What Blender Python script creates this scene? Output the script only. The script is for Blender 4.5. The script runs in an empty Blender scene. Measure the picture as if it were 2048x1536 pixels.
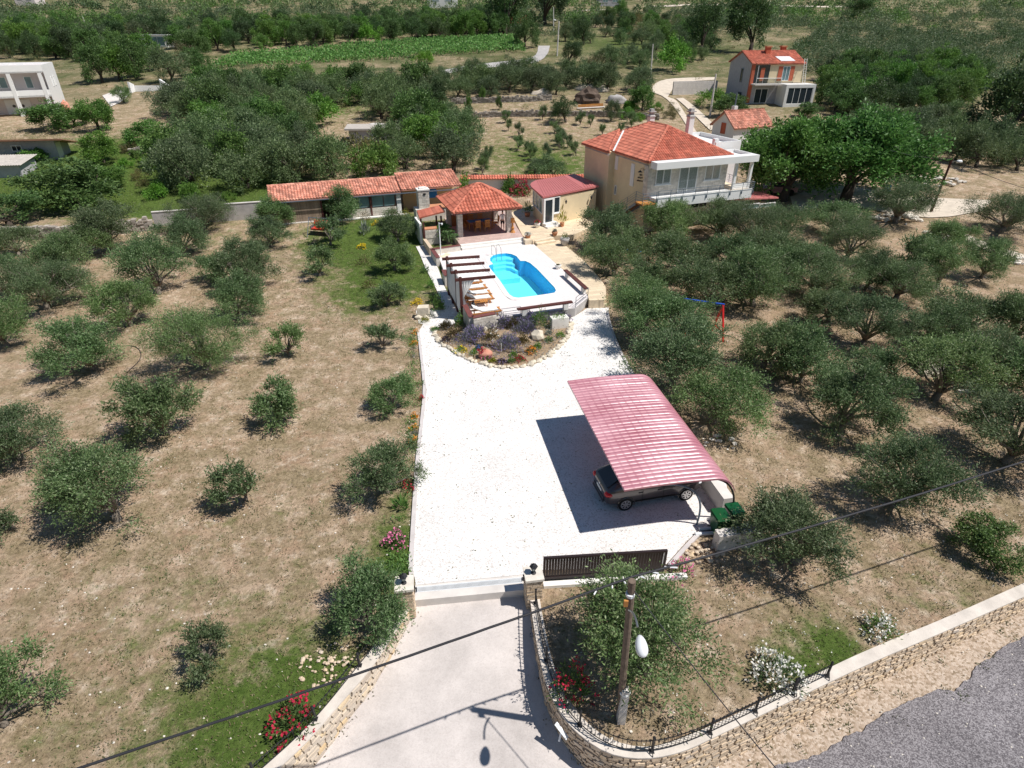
import bpy, bmesh, math, random
import numpy as np
from mathutils import Vector, Matrix
R = math.radians
random.seed(7); rng = np.random.default_rng(7)
sc = bpy.context.scene
col = sc.collection

# ------------------------------------------------------------------ camera, sky, sun, exposure
CAM_H = 17.0; PITCH = 30.5; FOC = 1200.0
cam = bpy.data.objects.new("camera", bpy.data.cameras.new("camera"))
cam.location = (0, 0, CAM_H); cam.rotation_euler = (R(90 - PITCH), 0, 0)
cam.data.sensor_width = 36; cam.data.lens = FOC / 2048 * 36; cam.data.clip_end = 3000; cam.data.clip_start = 0.1
col.objects.link(cam); sc.camera = cam
SUN_V = Vector((0.50, -0.129, 0.857)).normalized()
world = bpy.data.worlds.new("World"); sc.world = world; world.use_nodes = True
wn = world.node_tree
sky = wn.nodes.new("ShaderNodeTexSky"); sky.sky_type = 'NISHITA'; sky.sun_disc = False
sky.sun_elevation = math.asin(SUN_V.z); sky.sun_rotation = math.atan2(SUN_V.x, SUN_V.y)
sky.air_density = 1.3; sky.dust_density = 0.0; sky.ozone_density = 4.0
bgn = wn.nodes["Background"]; bgn.inputs[1].default_value = 0.055
wn.links.new(sky.outputs[0], bgn.inputs[0])
sl = bpy.data.lights.new("sun", 'SUN'); sl.energy = 4.6; sl.angle = R(0.5); sl.color = (1, 0.955, 0.89)
so = bpy.data.objects.new("sun", sl); so.rotation_euler = SUN_V.to_track_quat('Z', 'Y').to_euler(); so.location = (20, -10, 60)
col.objects.link(so)
sc.view_settings.view_transform = 'Standard'; sc.view_settings.look = 'None'
sc.view_settings.exposure = 0.22; sc.view_settings.gamma = 1; sc.view_settings.use_curve_mapping = False
sc.cycles.max_bounces = 6; sc.cycles.transparent_max_bounces = 8

# ------------------------------------------------------------------ terrain and picture-to-ground helpers
TS, TC = math.sin(R(PITCH)), math.cos(R(PITCH))
def sm(a, b, x):
    t = min(1, max(0, (x - a) / (b - a))); return t * t * (3 - 2 * t)
def g(x, y):
    z = 0.3 * sm(38, 46, y) + 0.6 * sm(51.5, 58, y)
    if y > 62:
        d = y - 62
        z += 0.1 * (d * d / 16 if d < 8 else d - 4)
        k = sm(72, 95, y)
        z += k * (0.35 * math.sin(x * 0.07 + 1) + 0.3 * math.sin(y * 0.11 + x * 0.03) )
    if x > 30 and 40 < y < 75: z -= 0.0
    return z
def ray(u, v):
    d = (v - 768) / FOC
    return (u - 1024) / FOC, TC - d * TS, -TS - d * TC
def P(u, v, z=0.0):
    x, y, w = ray(u, v); t = (z - CAM_H) / w
    return Vector((x * t, y * t, z))
def G(u, v, dz=0.0):
    x, y, w = ray(u, v); t = 12.0
    while t < 900:
        if CAM_H + w * t < g(x * t, y * t): break
        t += 0.5
    a, b = t - 0.5, t
    for _ in range(14):
        m = (a + b) / 2
        if CAM_H + w * m < g(x * m, y * m): b = m
        else: a = m
    return Vector((x * b, y * b, g(x * b, y * b) + dz))
def pxm(p):                       # picture pixels per metre at a point
    return FOC / (p.y * TC + (CAM_H - p.z) * TS)
def Z(px, ox, oy, k):             # points read in an enlarged crop -> picture pixels
    return [(ox + x / k, oy + y / k) for x, y in px]
def z1(*p): return Z(p, 820, 460, 5.12)
def inpoly(x, y, poly):
    r = False; n = len(poly)
    for i in range(n):
        x1, y1 = poly[i][0], poly[i][1]; x2, y2 = poly[i - 1][0], poly[i - 1][1]
        if (y1 > y) != (y2 > y) and x < (x2 - x1) * (y - y1) / (y2 - y1) + x1: r = not r
    return r
def frame(o, deg):
    c, s = math.cos(R(deg)), math.sin(R(deg))
    return lambda a, b, z=0.0: Vector((o[0] + a * c - b * s, o[1] + a * s + b * c, z))
def resample(pts, n):
    pts = [Vector(p) for p in pts]; L = [0]
    for a, b in zip(pts, pts[1:]): L.append(L[-1] + (b - a).length)
    out = []
    for i in range(n):
        s = L[-1] * i / (n - 1); k = 0
        while k < len(L) - 2 and L[k + 1] < s: k += 1
        f = (s - L[k]) / max(1e-9, L[k + 1] - L[k]); out.append(pts[k].lerp(pts[k + 1], f))
    return out
def smooth(pts, n=2):
    pts = [Vector(p) for p in pts]
    for _ in range(n):
        o = [pts[0]]
        for a, b in zip(pts, pts[1:]): o += [a.lerp(b, .25), a.lerp(b, .75)]
        pts = o + [pts[-1]]
    return pts

# ------------------------------------------------------------------ materials
MATS = {}
def mat(name, c, rough=0.8, var=0.18, scale=3.0, bump=0.0, bscale=30.0, metal=0.0, spec=0.3, rnd=None, rv=0.25, c2=None, transl=0.0, coat=0.0):
    m = bpy.data.materials.new(name); m.use_nodes = True; nt = m.node_tree; N = nt.nodes; Lk = nt.links
    b = N["Principled BSDF"]; b.inputs["Roughness"].default_value = rough; b.inputs["Metallic"].default_value = metal
    b.inputs["Specular IOR Level"].default_value = spec
    if coat: b.inputs["Coat Weight"].default_value = coat
    tc = N.new("ShaderNodeTexCoord"); no = N.new("ShaderNodeTexNoise"); no.inputs["Scale"].default_value = scale; no.inputs["Detail"].default_value = 6; no.inputs["Roughness"].default_value = 0.65
    Lk.new(tc.outputs["Object"], no.inputs["Vector"])
    rp = N.new("ShaderNodeValToRGB"); e = rp.color_ramp.elements
    lo = [x * (1 - var) for x in c]; hi = [min(1, x * (1 + var)) for x in (c2 or c)]
    e[0].position = 0.3; e[1].position = 0.7; e[0].color = (*lo, 1); e[1].color = (*hi, 1)
    Lk.new(no.outputs["Fac"], rp.inputs["Fac"]); out = rp.outputs["Color"]
    if rnd:
        if rnd == 'obj': rs = N.new("ShaderNodeObjectInfo").outputs["Random"]
        else: rs = N.new("ShaderNodeNewGeometry").outputs["Random Per Island"]
        mr = N.new("ShaderNodeMapRange"); mr.inputs[3].default_value = 1 - rv; mr.inputs[4].default_value = 1 + rv
        Lk.new(rs, mr.inputs[0])
        mx = N.new("ShaderNodeVectorMath"); mx.operation = 'SCALE'
        Lk.new(out, mx.inputs[0]); Lk.new(mr.outputs[0], mx.inputs["Scale"]); out = mx.outputs[0]
    Lk.new(out, b.inputs["Base Color"])
    if bump:
        n2 = N.new("ShaderNodeTexNoise"); n2.inputs["Scale"].default_value = bscale; n2.inputs["Detail"].default_value = 5
        Lk.new(tc.outputs["Object"], n2.inputs["Vector"])
        bp = N.new("ShaderNodeBump"); bp.inputs["Strength"].default_value = bump; bp.inputs["Distance"].default_value = 0.03
        Lk.new(n2.outputs["Fac"], bp.inputs["Height"]); Lk.new(bp.outputs[0], b.inputs["Normal"])
    if transl:
        tr = N.new("ShaderNodeBsdfTranslucent"); Lk.new(out, tr.inputs["Color"])
        ms = N.new("ShaderNodeMixShader"); ms.inputs[0].default_value = transl
        Lk.new(b.outputs[0], ms.inputs[1]); Lk.new(tr.outputs[0], ms.inputs[2]); Lk.new(ms.outputs[0], N["Material Output"].inputs[0])
    MATS[name] = m
    return m
def stone_mat(name, stops, isl):
    m = mat(name, (.5, .45, .4), .9, .16, 7, .4, 22, c2=(.5, .45, .4)); nt = m.node_tree; N = nt.nodes; Lk = nt.links
    b = N["Principled BSDF"]; old = b.inputs["Base Color"].links[0].from_socket
    rs = N.new("ShaderNodeNewGeometry").outputs["Random Per Island"] if isl else N.new("ShaderNodeObjectInfo").outputs["Random"]
    rp = N.new("ShaderNodeValToRGB"); e = rp.color_ramp.elements
    for i, (p, c) in enumerate(stops):
        q = e[i] if i < 2 else e.new(p)
        q.position = p; q.color = (*c, 1)
    Lk.new(rs, rp.inputs[0]); mx = N.new("ShaderNodeVectorMath"); mx.operation = 'MULTIPLY'; m2 = N.new("ShaderNodeVectorMath"); m2.operation = 'SCALE'; m2.inputs["Scale"].default_value = 2.15
    Lk.new(rp.outputs[0], mx.inputs[0]); Lk.new(old, mx.inputs[1]); Lk.new(mx.outputs[0], m2.inputs[0]); Lk.new(m2.outputs[0], b.inputs["Base Color"])
def leafmat(name, stops, transl=0.22, rough=0.5, spec=0.35):
    m = bpy.data.materials.new(name); m.use_nodes = True; nt = m.node_tree; N = nt.nodes; Lk = nt.links
    b = N["Principled BSDF"]; b.inputs["Roughness"].default_value = rough; b.inputs["Specular IOR Level"].default_value = spec
    ge = N.new("ShaderNodeNewGeometry"); rp = N.new("ShaderNodeValToRGB"); e = rp.color_ramp.elements
    for i, (p, c) in enumerate(stops):
        q = e[i] if i < 2 else e.new(p)
        q.position = p; q.color = (*c, 1)
    Lk.new(ge.outputs["Random Per Island"], rp.inputs[0])
    oi = N.new("ShaderNodeObjectInfo"); mr = N.new("ShaderNodeMapRange"); mr.inputs[3].default_value = 0.78; mr.inputs[4].default_value = 1.22
    Lk.new(oi.outputs["Random"], mr.inputs[0])
    mx = N.new("ShaderNodeVectorMath"); mx.operation = 'SCALE'; Lk.new(rp.outputs[0], mx.inputs[0]); Lk.new(mr.outputs[0], mx.inputs["Scale"])
    tc = N.new("ShaderNodeTexCoord"); no = N.new("ShaderNodeTexNoise"); no.inputs["Scale"].default_value = 1.1; no.inputs["Detail"].default_value = 2
    Lk.new(tc.outputs["Object"], no.inputs["Vector"])
    m2 = N.new("ShaderNodeMapRange"); m2.inputs[1].default_value = .3; m2.inputs[2].default_value = .7; m2.inputs[3].default_value = 0.8; m2.inputs[4].default_value = 1.2
    Lk.new(no.outputs["Fac"], m2.inputs[0])
    my = N.new("ShaderNodeVectorMath"); my.operation = 'SCALE'; Lk.new(mx.outputs[0], my.inputs[0]); Lk.new(m2.outputs[0], my.inputs["Scale"])
    hv = N.new("ShaderNodeMath"); hv.operation = 'FRACT'; h7 = N.new("ShaderNodeMath"); h7.operation = 'MULTIPLY'; h7.inputs[1].default_value = 7.31; Lk.new(oi.outputs["Random"], h7.inputs[0]); Lk.new(h7.outputs[0], hv.inputs[0])
    hr = N.new("ShaderNodeMapRange"); hr.inputs[3].default_value = .488; hr.inputs[4].default_value = .512; Lk.new(hv.outputs[0], hr.inputs[0]); hs = N.new("ShaderNodeHueSaturation"); Lk.new(hr.outputs[0], hs.inputs["Hue"]); sr = N.new("ShaderNodeMapRange"); sr.inputs[3].default_value = .86; sr.inputs[4].default_value = 1.06; Lk.new(oi.outputs["Random"], sr.inputs[0]); Lk.new(sr.outputs[0], hs.inputs["Saturation"]); hs.inputs["Value"].default_value = 1.12; Lk.new(my.outputs[0], hs.inputs["Color"])
    class _o: outputs = [hs.outputs[0]]
    my = _o
    Lk.new(my.outputs[0], b.inputs["Base Color"])
    tr = N.new("ShaderNodeBsdfTranslucent"); Lk.new(my.outputs[0], tr.inputs["Color"])
    ms = N.new("ShaderNodeMixShader"); ms.inputs[0].default_value = transl
    Lk.new(b.outputs[0], ms.inputs[1]); Lk.new(tr.outputs[0], ms.inputs[2]); Lk.new(ms.outputs[0], N["Material Output"].inputs[0])
    MATS[name] = m
    return m
M = MATS
mat("concrete_pale", (.62, .58, .55), .9, .1, 1.2, .15, 40, c2=(.66, .62, .58))
mat("kerb_grey", (.56, .52, .51), .9, .12, 1.5, .15, 30)
mat("concrete_grey", (.42, .40, .39), .9, .2, 1.5, .2, 30)
mat("cap_concrete", (.62, .56, .5), .9, .16, 2.0, .2, 30)
stone_mat("stone_tan", [(0,(.45,.39,.32)),(.4,(.56,.49,.40)),(.7,(.61,.56,.49)),(.88,(.57,.48,.35)),(1,(.56,.54,.52))], False)
stone_mat("stone_grey", [(0,(.46,.43,.40)),(.4,(.58,.55,.50)),(.7,(.52,.51,.49)),(.92,(.62,.52,.36)),(1,(.62,.58,.52))], False)
stone_mat("stone_isl", [(0,(.45,.39,.32)),(.4,(.56,.49,.40)),(.7,(.61,.56,.49)),(.88,(.57,.48,.35)),(1,(.56,.54,.52))], True)
mat("stone_white", (.66, .61, .54), .9, .15, 5, .3, 25, rnd='isl', rv=.16)
mat("stone_dry", (.36, .32, .28), .95, .2, 5, .4, 20, rnd='isl', rv=.3)
mat("mortar", (.52, .46, .38), .95, .15, 6, .3, 30)
mat("boulder", (.62, .55, .44), .9, .22, 2.5, .4, 12, rnd='obj', rv=.15)
mat("plaster_cream", (.72, .60, .40), .85, .12, .55, .08, 60)
mat("plaster_white", (.76, .75, .73), .85, .08, .8, .05, 60)
mat("plaster_lilac", (.64, .58, .58), .85, .05, .6, .05, 60)
mat("white_paint", (.80, .80, .79), .5, .03, 1)
mat("white_stone", (.78, .76, .72), .75, .05, 2)
mat("roof_tile", (.48, .135, .085), .7, .16, .9, .1, 40, rnd='isl', rv=.24, c2=(.55, .19, .125))
mat("roof_tile_pale", (.50, .19, .125), .8, .16, 1.2, .1, 40, rnd='isl', rv=.34, c2=(.60, .30, .22))
mat("roof_red", (.48, .16, .155), .45, .08, 1.5, .05, 30)
mat("carport_red", (.40, .105, .145), .37, .12, .5, 0, 30, spec=1.0, coat=.7, c2=(.54, .27, .31))
mat("cap_brown", (.17, .06, .055), .6, .12, 3, .1, 30)
mat("gravel_dummy", (.7, .68, .66))
mat("terracotta", (.52, .24, .13), .8, .12, 3, .1, 40)
mat("tile_pink", (.55, .40, .36), .7, .1, 1.5, .05, 20, c2=(.58, .44, .39))
mat("deck_tile", (.74, .69, .68), .7, .05, 1.5, .05, 30)
mat("sandstone", (.70, .57, .40), .85, .14, 1.6, .15, 30, c2=(.74, .64, .5))
mat("wood_dark", (.10, .035, .03), .6, .2, 6, .1, 40)
mat("wood_teak", (.36, .15, .05), .6, .2, 5, .1, 40)
mat("wood_orange", (.50, .22, .06), .6, .15, 5, .1, 40)
mat("wood_pole", (.175, .13, .10), .9, .3, 6, .3, 30)
mat("bark", (.13, .105, .08), .95, .3, 6, .4, 25, c2=(.22, .19, .16))
mat("fabric_white", (.80, .79, .77), .95, .03, 4)
mat("fabric_red", (.62, .06, .03), .9, .1, 4)
mat("iron_black", (.02, .02, .023), .5, .1, 5, spec=.4)
mat("metal_grey", (.30, .32, .34), .35, .06, 4, metal=.8)
mat("metal_slate", (.16, .20, .25), .5, .06, 4, metal=.3)
mat("metal_white", (.74, .76, .78), .4, .04, 3)
mat("lamp_white", (.72, .74, .76), .35, .03, 3, spec=.5)
mat("cable_black", (.03, .03, .035), .6, .1, 3)
mat("gate_brown", (.026, .016, .017), .45, .1, 5, spec=.4)
mat("glass_dark", (.03, .04, .05), .08, .1, 1, spec=.6)
mat("glass_blue", (.16, .25, .27), .1, .15, 1, spec=.6)
mat("curtain", (.66, .62, .56), .9, .2, 14)
mat("car_paint", (.085, .076, .078), .28, .03, 1, metal=.55, spec=.5, coat=.8)
mat("rubber", (.015, .015, .016), .9, .1, 5)
mat("alloy", (.55, .55, .56), .3, .05, 5, metal=.8)
mat("taillight", (.55, .01, .012), .15, .05, 5, spec=.6)
mat("bin_green", (.006, .075, .022), .3, .08, 4, spec=.5)
mat("swing_red", (.62, .015, .015), .4, .06, 4, spec=.5)
mat("swing_blue", (.02, .09, .55), .4, .06, 4, spec=.5)
mat("tarp_blue", (.02, .2, .55), .6, .1, 4)
mat("pool_shell", (.07, .47, .80), .4, .02, .6)  # wall blue set deeper than the floor, shade put into the colour
mat("pool_floor", (.36, .88, .95), .4, .02, .6)
mat("pool_step", (.30, .82, .95), .4, .02, .6)
mat("skin", (.55, .33, .24), .6, .05, 5)
mat("shirt", (.75, .74, .76), .9, .05, 5)
mat("shorts", (.02, .02, .03), .9, .05, 5)
mat("cinder", (.42, .41, .43), .95, .12, 2, .3, 20)
mat("rust", (.30, .16, .10), .8, .25, 3)
mat("asbestos", (.46, .42, .38), .95, .18, 2, .2, 20)
mat("slat_beige", (.30, .23, .17), .85, .2, 9, rnd='isl', rv=.2)
mat("bank_brown", (.13, .095, .075), 1, .4, 2.5, .8, 8)
mat("soil", (.33, .24, .155), 1, .25, 3, .6, 25)
mat("dirt_pale", (.60, .52, .43), 1, .15, 1.2, .4, 15)
mat("trunk_dark", (.07, .055, .045), .95, .3, 6, .4, 25)
mat("plaster_yellow", (.55, .42, .24), .9, .08, 1)
mat("brick_red", (.50, .13, .07), .8, .12, 3)
mat("panel_white", (.8, .8, .83), .3, .02, 1)
mat("petal_red", (.48, .02, .06), .7, .2, 5, rnd='isl', rv=.3, transl=.2)
mat("petal_crimson", (.34, .03, .06), .7, .2, 5, rnd='isl', rv=.4, transl=.2)
mat("petal_pink", (.75, .22, .40), .7, .2, 5, rnd='isl', rv=.3, transl=.2)
mat("petal_white", (.82, .80, .74), .7, .1, 5, rnd='isl', rv=.15, transl=.2)
mat("petal_yellow", (.85, .62, .02), .7, .1, 5, rnd='isl', rv=.2, transl=.2)
mat("petal_orange", (.85, .30, .02), .7, .1, 5, rnd='isl', rv=.2, transl=.2)
mat("petal_violet", (.24, .19, .38), .8, .2, 5, rnd='isl', rv=.3, transl=.2)
mat("petal_blue", (.12, .16, .6), .8, .2, 5, rnd='isl', rv=.3, transl=.2)
OL = [(0, (.058, .112, .036)), (.45, (.108, .18, .062)), (.8, (.185, .265, .11)), (1, (.27, .33, .18))]
leafmat("leaf_olive", OL, .36)
leafmat("leaf_olive_far", [(0, (.064, .112, .042)), (.5, (.118, .182, .07)), (1, (.21, .27, .13))], .34)
leafmat("leaf_broad", [(0, (0.052, 0.117, 0.025)), (.5, (0.090, 0.186, 0.039)), (1, (0.166, 0.276, 0.069))], .35)
leafmat("leaf_walnut", [(0, (0.044, 0.117, 0.025)), (.5, (0.080, 0.179, 0.041)), (1, (0.152, 0.276, 0.083))], .35)
leafmat("leaf_dark", [(0, (0.030, 0.069, 0.022)), (.5, (0.055, 0.108, 0.033)), (1, (0.103, 0.159, 0.058))], .25)
leafmat("leaf_bright", [(0, (0.083, 0.193, 0.028)), (.5, (0.138, 0.290, 0.041)), (1, (0.235, 0.386, 0.076))], .4)
leafmat("leaf_vine", [(0, (.10, .26, .035)), (.5, (.15, .35, .045)), (1, (.22, .42, .08))], .4)
leafmat("leaf_yellow", [(0, (.16, .18, .02)), (.5, (.25, .26, .03)), (1, (.35, .36, .06))], .3)
leafmat("leaf_scrub", [(0, (0.069, 0.076, 0.030)), (.5, (0.131, 0.124, 0.048)), (1, (0.235, 0.207, 0.083))], .2)
leafmat("leaf_bronze", [(0, (.07, .05, .02)), (.5, (.12, .09, .03)), (1, (.16, .14, .045))], .25)
leafmat("leaf_lavender", [(0, (.13, .16, .12)), (.5, (.19, .21, .19)), (1, (.29, .26, .38))], .2)
leafmat("leaf_silver", [(0, (.13, .16, .13)), (.5, (.2, .23, .19)), (1, (.3, .33, .29))], .2)
leafmat("leaf_purple", [(0, (.03, .018, .028)), (.5, (.05, .03, .045)), (1, (.08, .06, .07))], .2)
leafmat("grass_blade", [(0, (.15, .14, .055)), (.4, (.27, .22, .11)), (.75, (.42, .34, .20)), (1, (.16, .19, .06))], .2)
leafmat("grass_green", [(0, (.075, .115, .025)), (.5, (.115, .155, .045)), (1, (.17, .20, .08))], .3)

def ground_mat(name, far=False):
    m = bpy.data.materials.new(name); m.use_nodes = True; nt = m.node_tree; N = nt.nodes; Lk = nt.links
    b = N["Principled BSDF"]; b.inputs["Roughness"].default_value = 1; b.inputs["Specular IOR Level"].default_value = .1
    tc = N.new("ShaderNodeTexCoord")
    def noise(s, d=6, r=.65, dist=0):
        n = N.new("ShaderNodeTexNoise"); n.inputs["Scale"].default_value = s; n.inputs["Detail"].default_value = d; n.inputs["Roughness"].default_value = r; n.inputs["Distortion"].default_value = dist
        Lk.new(tc.outputs["Object"], n.inputs["Vector"]); return n.outputs["Fac"]
    def ramp(f, a, c):
        r = N.new("ShaderNodeMapRange"); r.inputs[1].default_value = a; r.inputs[2].default_value = c; Lk.new(f, r.inputs[0]); return r.outputs[0]
    def mix(f, a, c):
        x = N.new("ShaderNodeMix"); x.data_type = 'RGBA'
        if isinstance(f, float): x.inputs[0].default_value = f
        else: Lk.new(f, x.inputs[0])
        for s, i in ((a, 6), (c, 7)):
            if isinstance(s, tuple): x.inputs[i].default_value = (*s, 1)
            else: Lk.new(s, x.inputs[i])
        return x.outputs[2]
    def math2(op, a, c):
        x = N.new("ShaderNodeMath"); x.operation = op
        for s, i in ((a, 0), (c, 1)):
            if isinstance(s, float): x.inputs[i].default_value = s
            else: Lk.new(s, x.inputs[i])
        return x.outputs[0]
    at = N.new("ShaderNodeAttribute"); at.attribute_name = "green"
    sep = N.new("ShaderNodeSeparateColor"); Lk.new(at.outputs["Color"], sep.inputs[0])
    soil = mix(ramp(noise(.45, 4), .38, .62), (.385, .265, .175), (.50, .38, .27))
    soil = mix(ramp(noise(1.6, 8, .75), .50, .62), soil, (.61, .50, .385))
    soil = mix(ramp(noise(2.3, 9, .75), .50, .66), soil, (.30, .21, .145))
    dry = mix(ramp(noise(3.1, 8, .7), .38, .62), (.225, .172, .10), (.375, .293, .19))
    c = mix(ramp(noise(.7, 9, .74), .44, .56), soil, dry)
    grn = mix(ramp(noise(4.0, 8, .7), .35, .65), (.12, .145, .045), (.215, .22, .095))
    f = math2('ADD', math2('MULTIPLY', noise(1.1, 10, .76), 1.35), sep.outputs[0])
    f2 = ramp(f, .82, 1.06)
    lawn_c = mix(ramp(noise(3.0, 8, .7), .35, .65), (.062, .105, .02), (.115, .165, .04))
    grn = mix(ramp(sep.outputs[0], .18, .40), grn, lawn_c)
    c = mix(f2, c, grn)
    c = mix(math2('MULTIPLY', sep.outputs[1], ramp(noise(.12, 6), .30, .6)), c, (.085, .105, .04))
    fine = ramp(noise(6.5, 5, .9), .38, .62)
    vm = N.new("ShaderNodeMapRange"); vm.inputs[3].default_value = .68; vm.inputs[4].default_value = 1.26; Lk.new(fine, vm.inputs[0])
    sc_ = N.new("ShaderNodeVectorMath"); sc_.operation = 'SCALE'; Lk.new(c, sc_.inputs[0]); Lk.new(vm.outputs[0], sc_.inputs["Scale"]); c = sc_.outputs[0]
    c = mix(ramp(noise(11, 4, .7), .67, .72), c, (.62, .55, .46))
    c = mix(ramp(noise(8, 5, .8), .66, .74), c, (.15, .125, .07))
    if not far: c = mix(math2('MULTIPLY', sep.outputs[2], ramp(noise(.9, 6), .35, .6)), c, (.33, .22, .145))
    Lk.new(c, b.inputs["Base Color"])
    n2 = noise(7, 8, .75); bp = N.new("ShaderNodeBump"); bp.inputs["Strength"].default_value = .9; bp.inputs["Distance"].default_value = .12
    Lk.new(n2, bp.inputs["Height"]); Lk.new(bp.outputs[0], b.inputs["Normal"])
    M[name] = m
    return m
ground_mat("lawn_ground")
def speck_mat(name, base, dark, pale, s1, s2, bumpd=.02, thr=(.60, .68), bs=.6, tone=(.88, 1.08)):
    m = bpy.data.materials.new(name); m.use_nodes = True; nt = m.node_tree; N = nt.nodes; Lk = nt.links
    b = N["Principled BSDF"]; b.inputs["Roughness"].default_value = .95; b.inputs["Specular IOR Level"].default_value = .15
    tc = N.new("ShaderNodeTexCoord"); vo = N.new("ShaderNodeTexVoronoi"); vo.inputs["Scale"].default_value = s1; Lk.new(tc.outputs["Object"], vo.inputs["Vector"])
    sp = N.new("ShaderNodeSeparateColor"); Lk.new(vo.outputs["Color"], sp.inputs[0])
    r = N.new("ShaderNodeValToRGB"); e = r.color_ramp.elements; e[0].color = (*dark, 1); e[1].color = (*pale, 1); e[1].position = .9
    q = e.new(.3); q.color = (*base, 1); Lk.new(sp.outputs[0], r.inputs[0])
    n = N.new("ShaderNodeTexNoise"); n.inputs["Scale"].default_value = s2; n.inputs["Detail"].default_value = 8; n.inputs["Roughness"].default_value = .7; Lk.new(tc.outputs["Object"], n.inputs["Vector"])
    mr = N.new("ShaderNodeMapRange"); mr.inputs[1].default_value = .3; mr.inputs[2].default_value = .7; mr.inputs[3].default_value = tone[0]; mr.inputs[4].default_value = tone[1]; Lk.new(n.outputs["Fac"], mr.inputs[0])
    mx = N.new("ShaderNodeVectorMath"); mx.operation = 'SCALE'; Lk.new(r.outputs[0], mx.inputs[0]); Lk.new(mr.outputs[0], mx.inputs["Scale"]); Lk.new(mx.outputs[0], b.inputs["Base Color"])
    bp = N.new("ShaderNodeBump"); bp.inputs["Strength"].default_value = bs; bp.inputs["Distance"].default_value = bumpd; Lk.new(vo.outputs["Distance"], bp.inputs["Height"]); bp.invert = True; Lk.new(bp.outputs[0], b.inputs["Normal"])
    M[name] = m
speck_mat("gravel_white", (.76, .73, .71), (.52, .48, .45), (.80, .78, .76), 24, .4, tone=(.88, 1.06))
speck_mat("asphalt", (.145, .132, .14), (.10, .092, .10), (.33, .31, .32), 34, .5, tone=(.72, 1.2))
speck_mat("verge", (.40, .31, .235), (.25, .19, .13), (.54, .45, .37), 16, 1.6)
speck_mat("driveway_concrete", (.575, .525, .50), (.54, .49, .465), (.61, .56, .535), 30, .55, .006, bs=.3, tone=(.76, 1.10))
def tile_lines(name, base, line, sx, sy, bumpd=.01, var=.1):
    m = bpy.data.materials.new(name); m.use_nodes = True; nt = m.node_tree; N = nt.nodes; Lk = nt.links
    b = N["Principled BSDF"]; b.inputs["Roughness"].default_value = .75
    tc = N.new("ShaderNodeTexCoord"); br = N.new("ShaderNodeTexBrick"); br.inputs["Scale"].default_value = 1
    br.inputs["Brick Width"].default_value = sx; br.inputs["Row Height"].default_value = sy; br.inputs["Mortar Size"].default_value = .012
    br.inputs["Color1"].default_value = (*[c * (1 - var) for c in base], 1); br.inputs["Color2"].default_value = (*[min(1, c * (1 + var)) for c in base], 1); br.inputs["Mortar"].default_value = (*line, 1)
    mp = N.new("ShaderNodeMapping"); mp.inputs["Rotation"].default_value[2] = R(-18); Lk.new(tc.outputs["Object"], mp.inputs[0]); Lk.new(mp.outputs[0], br.inputs["Vector"])
    Lk.new(br.outputs["Color"], b.inputs["Base Color"]); M[name] = m
tile_lines("floor_pink", (.52, .38, .34), (.40, .30, .27), .4, .4)
tile_lines("floor_deck", (.73, .68, .67), (.62, .57, .56), .45, .45, var=.03)
tile_lines("floor_sand", (.69, .56, .40), (.50, .40, .28), .6, .4, var=.12)
def water_mat():
    m = bpy.data.materials.new("pool_water"); m.use_nodes = True; nt = m.node_tree; N = nt.nodes; Lk = nt.links
    t = N.new("ShaderNodeBsdfTransparent"); t.inputs[0].default_value = (.66, .97, 1, 1)
    gl = N.new("ShaderNodeBsdfGlossy"); gl.inputs["Roughness"].default_value = .03
    fr = N.new("ShaderNodeFresnel"); fr.inputs[0].default_value = 1.33
    n = N.new("ShaderNodeTexNoise"); n.inputs["Scale"].default_value = 3.5; n.inputs["Detail"].default_value = 4; bp = N.new("ShaderNodeBump"); bp.inputs["Strength"].default_value = .5; bp.inputs["Distance"].default_value = .05
    tc = N.new("ShaderNodeTexCoord"); Lk.new(tc.outputs["Object"], n.inputs["Vector"]); Lk.new(n.outputs["Fac"], bp.inputs["Height"])
    Lk.new(bp.outputs[0], gl.inputs["Normal"]); Lk.new(bp.outputs[0], fr.inputs["Normal"])
    ms = N.new("ShaderNodeMixShader"); Lk.new(fr.outputs[0], ms.inputs[0]); Lk.new(t.outputs[0], ms.inputs[1]); Lk.new(gl.outputs[0], ms.inputs[2]); Lk.new(ms.outputs[0], N["Material Output"].inputs[0])
    M["pool_water"] = m
water_mat()
def pane_mat(name, tint, alpha):
    m = bpy.data.materials.new(name); m.use_nodes = True; nt = m.node_tree; N = nt.nodes; Lk = nt.links
    t = N.new("ShaderNodeBsdfTransparent"); t.inputs[0].default_value = (*tint, 1)
    gl = N.new("ShaderNodeBsdfGlossy"); gl.inputs["Roughness"].default_value = .04
    ms = N.new("ShaderNodeMixShader"); ms.inputs[0].default_value = alpha
    Lk.new(t.outputs[0], ms.inputs[1]); Lk.new(gl.outputs[0], ms.inputs[2]); Lk.new(ms.outputs[0], N["Material Output"].inputs[0]); M[name] = m
pane_mat("pane_clear", (.84, .88, .90), .12)

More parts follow.
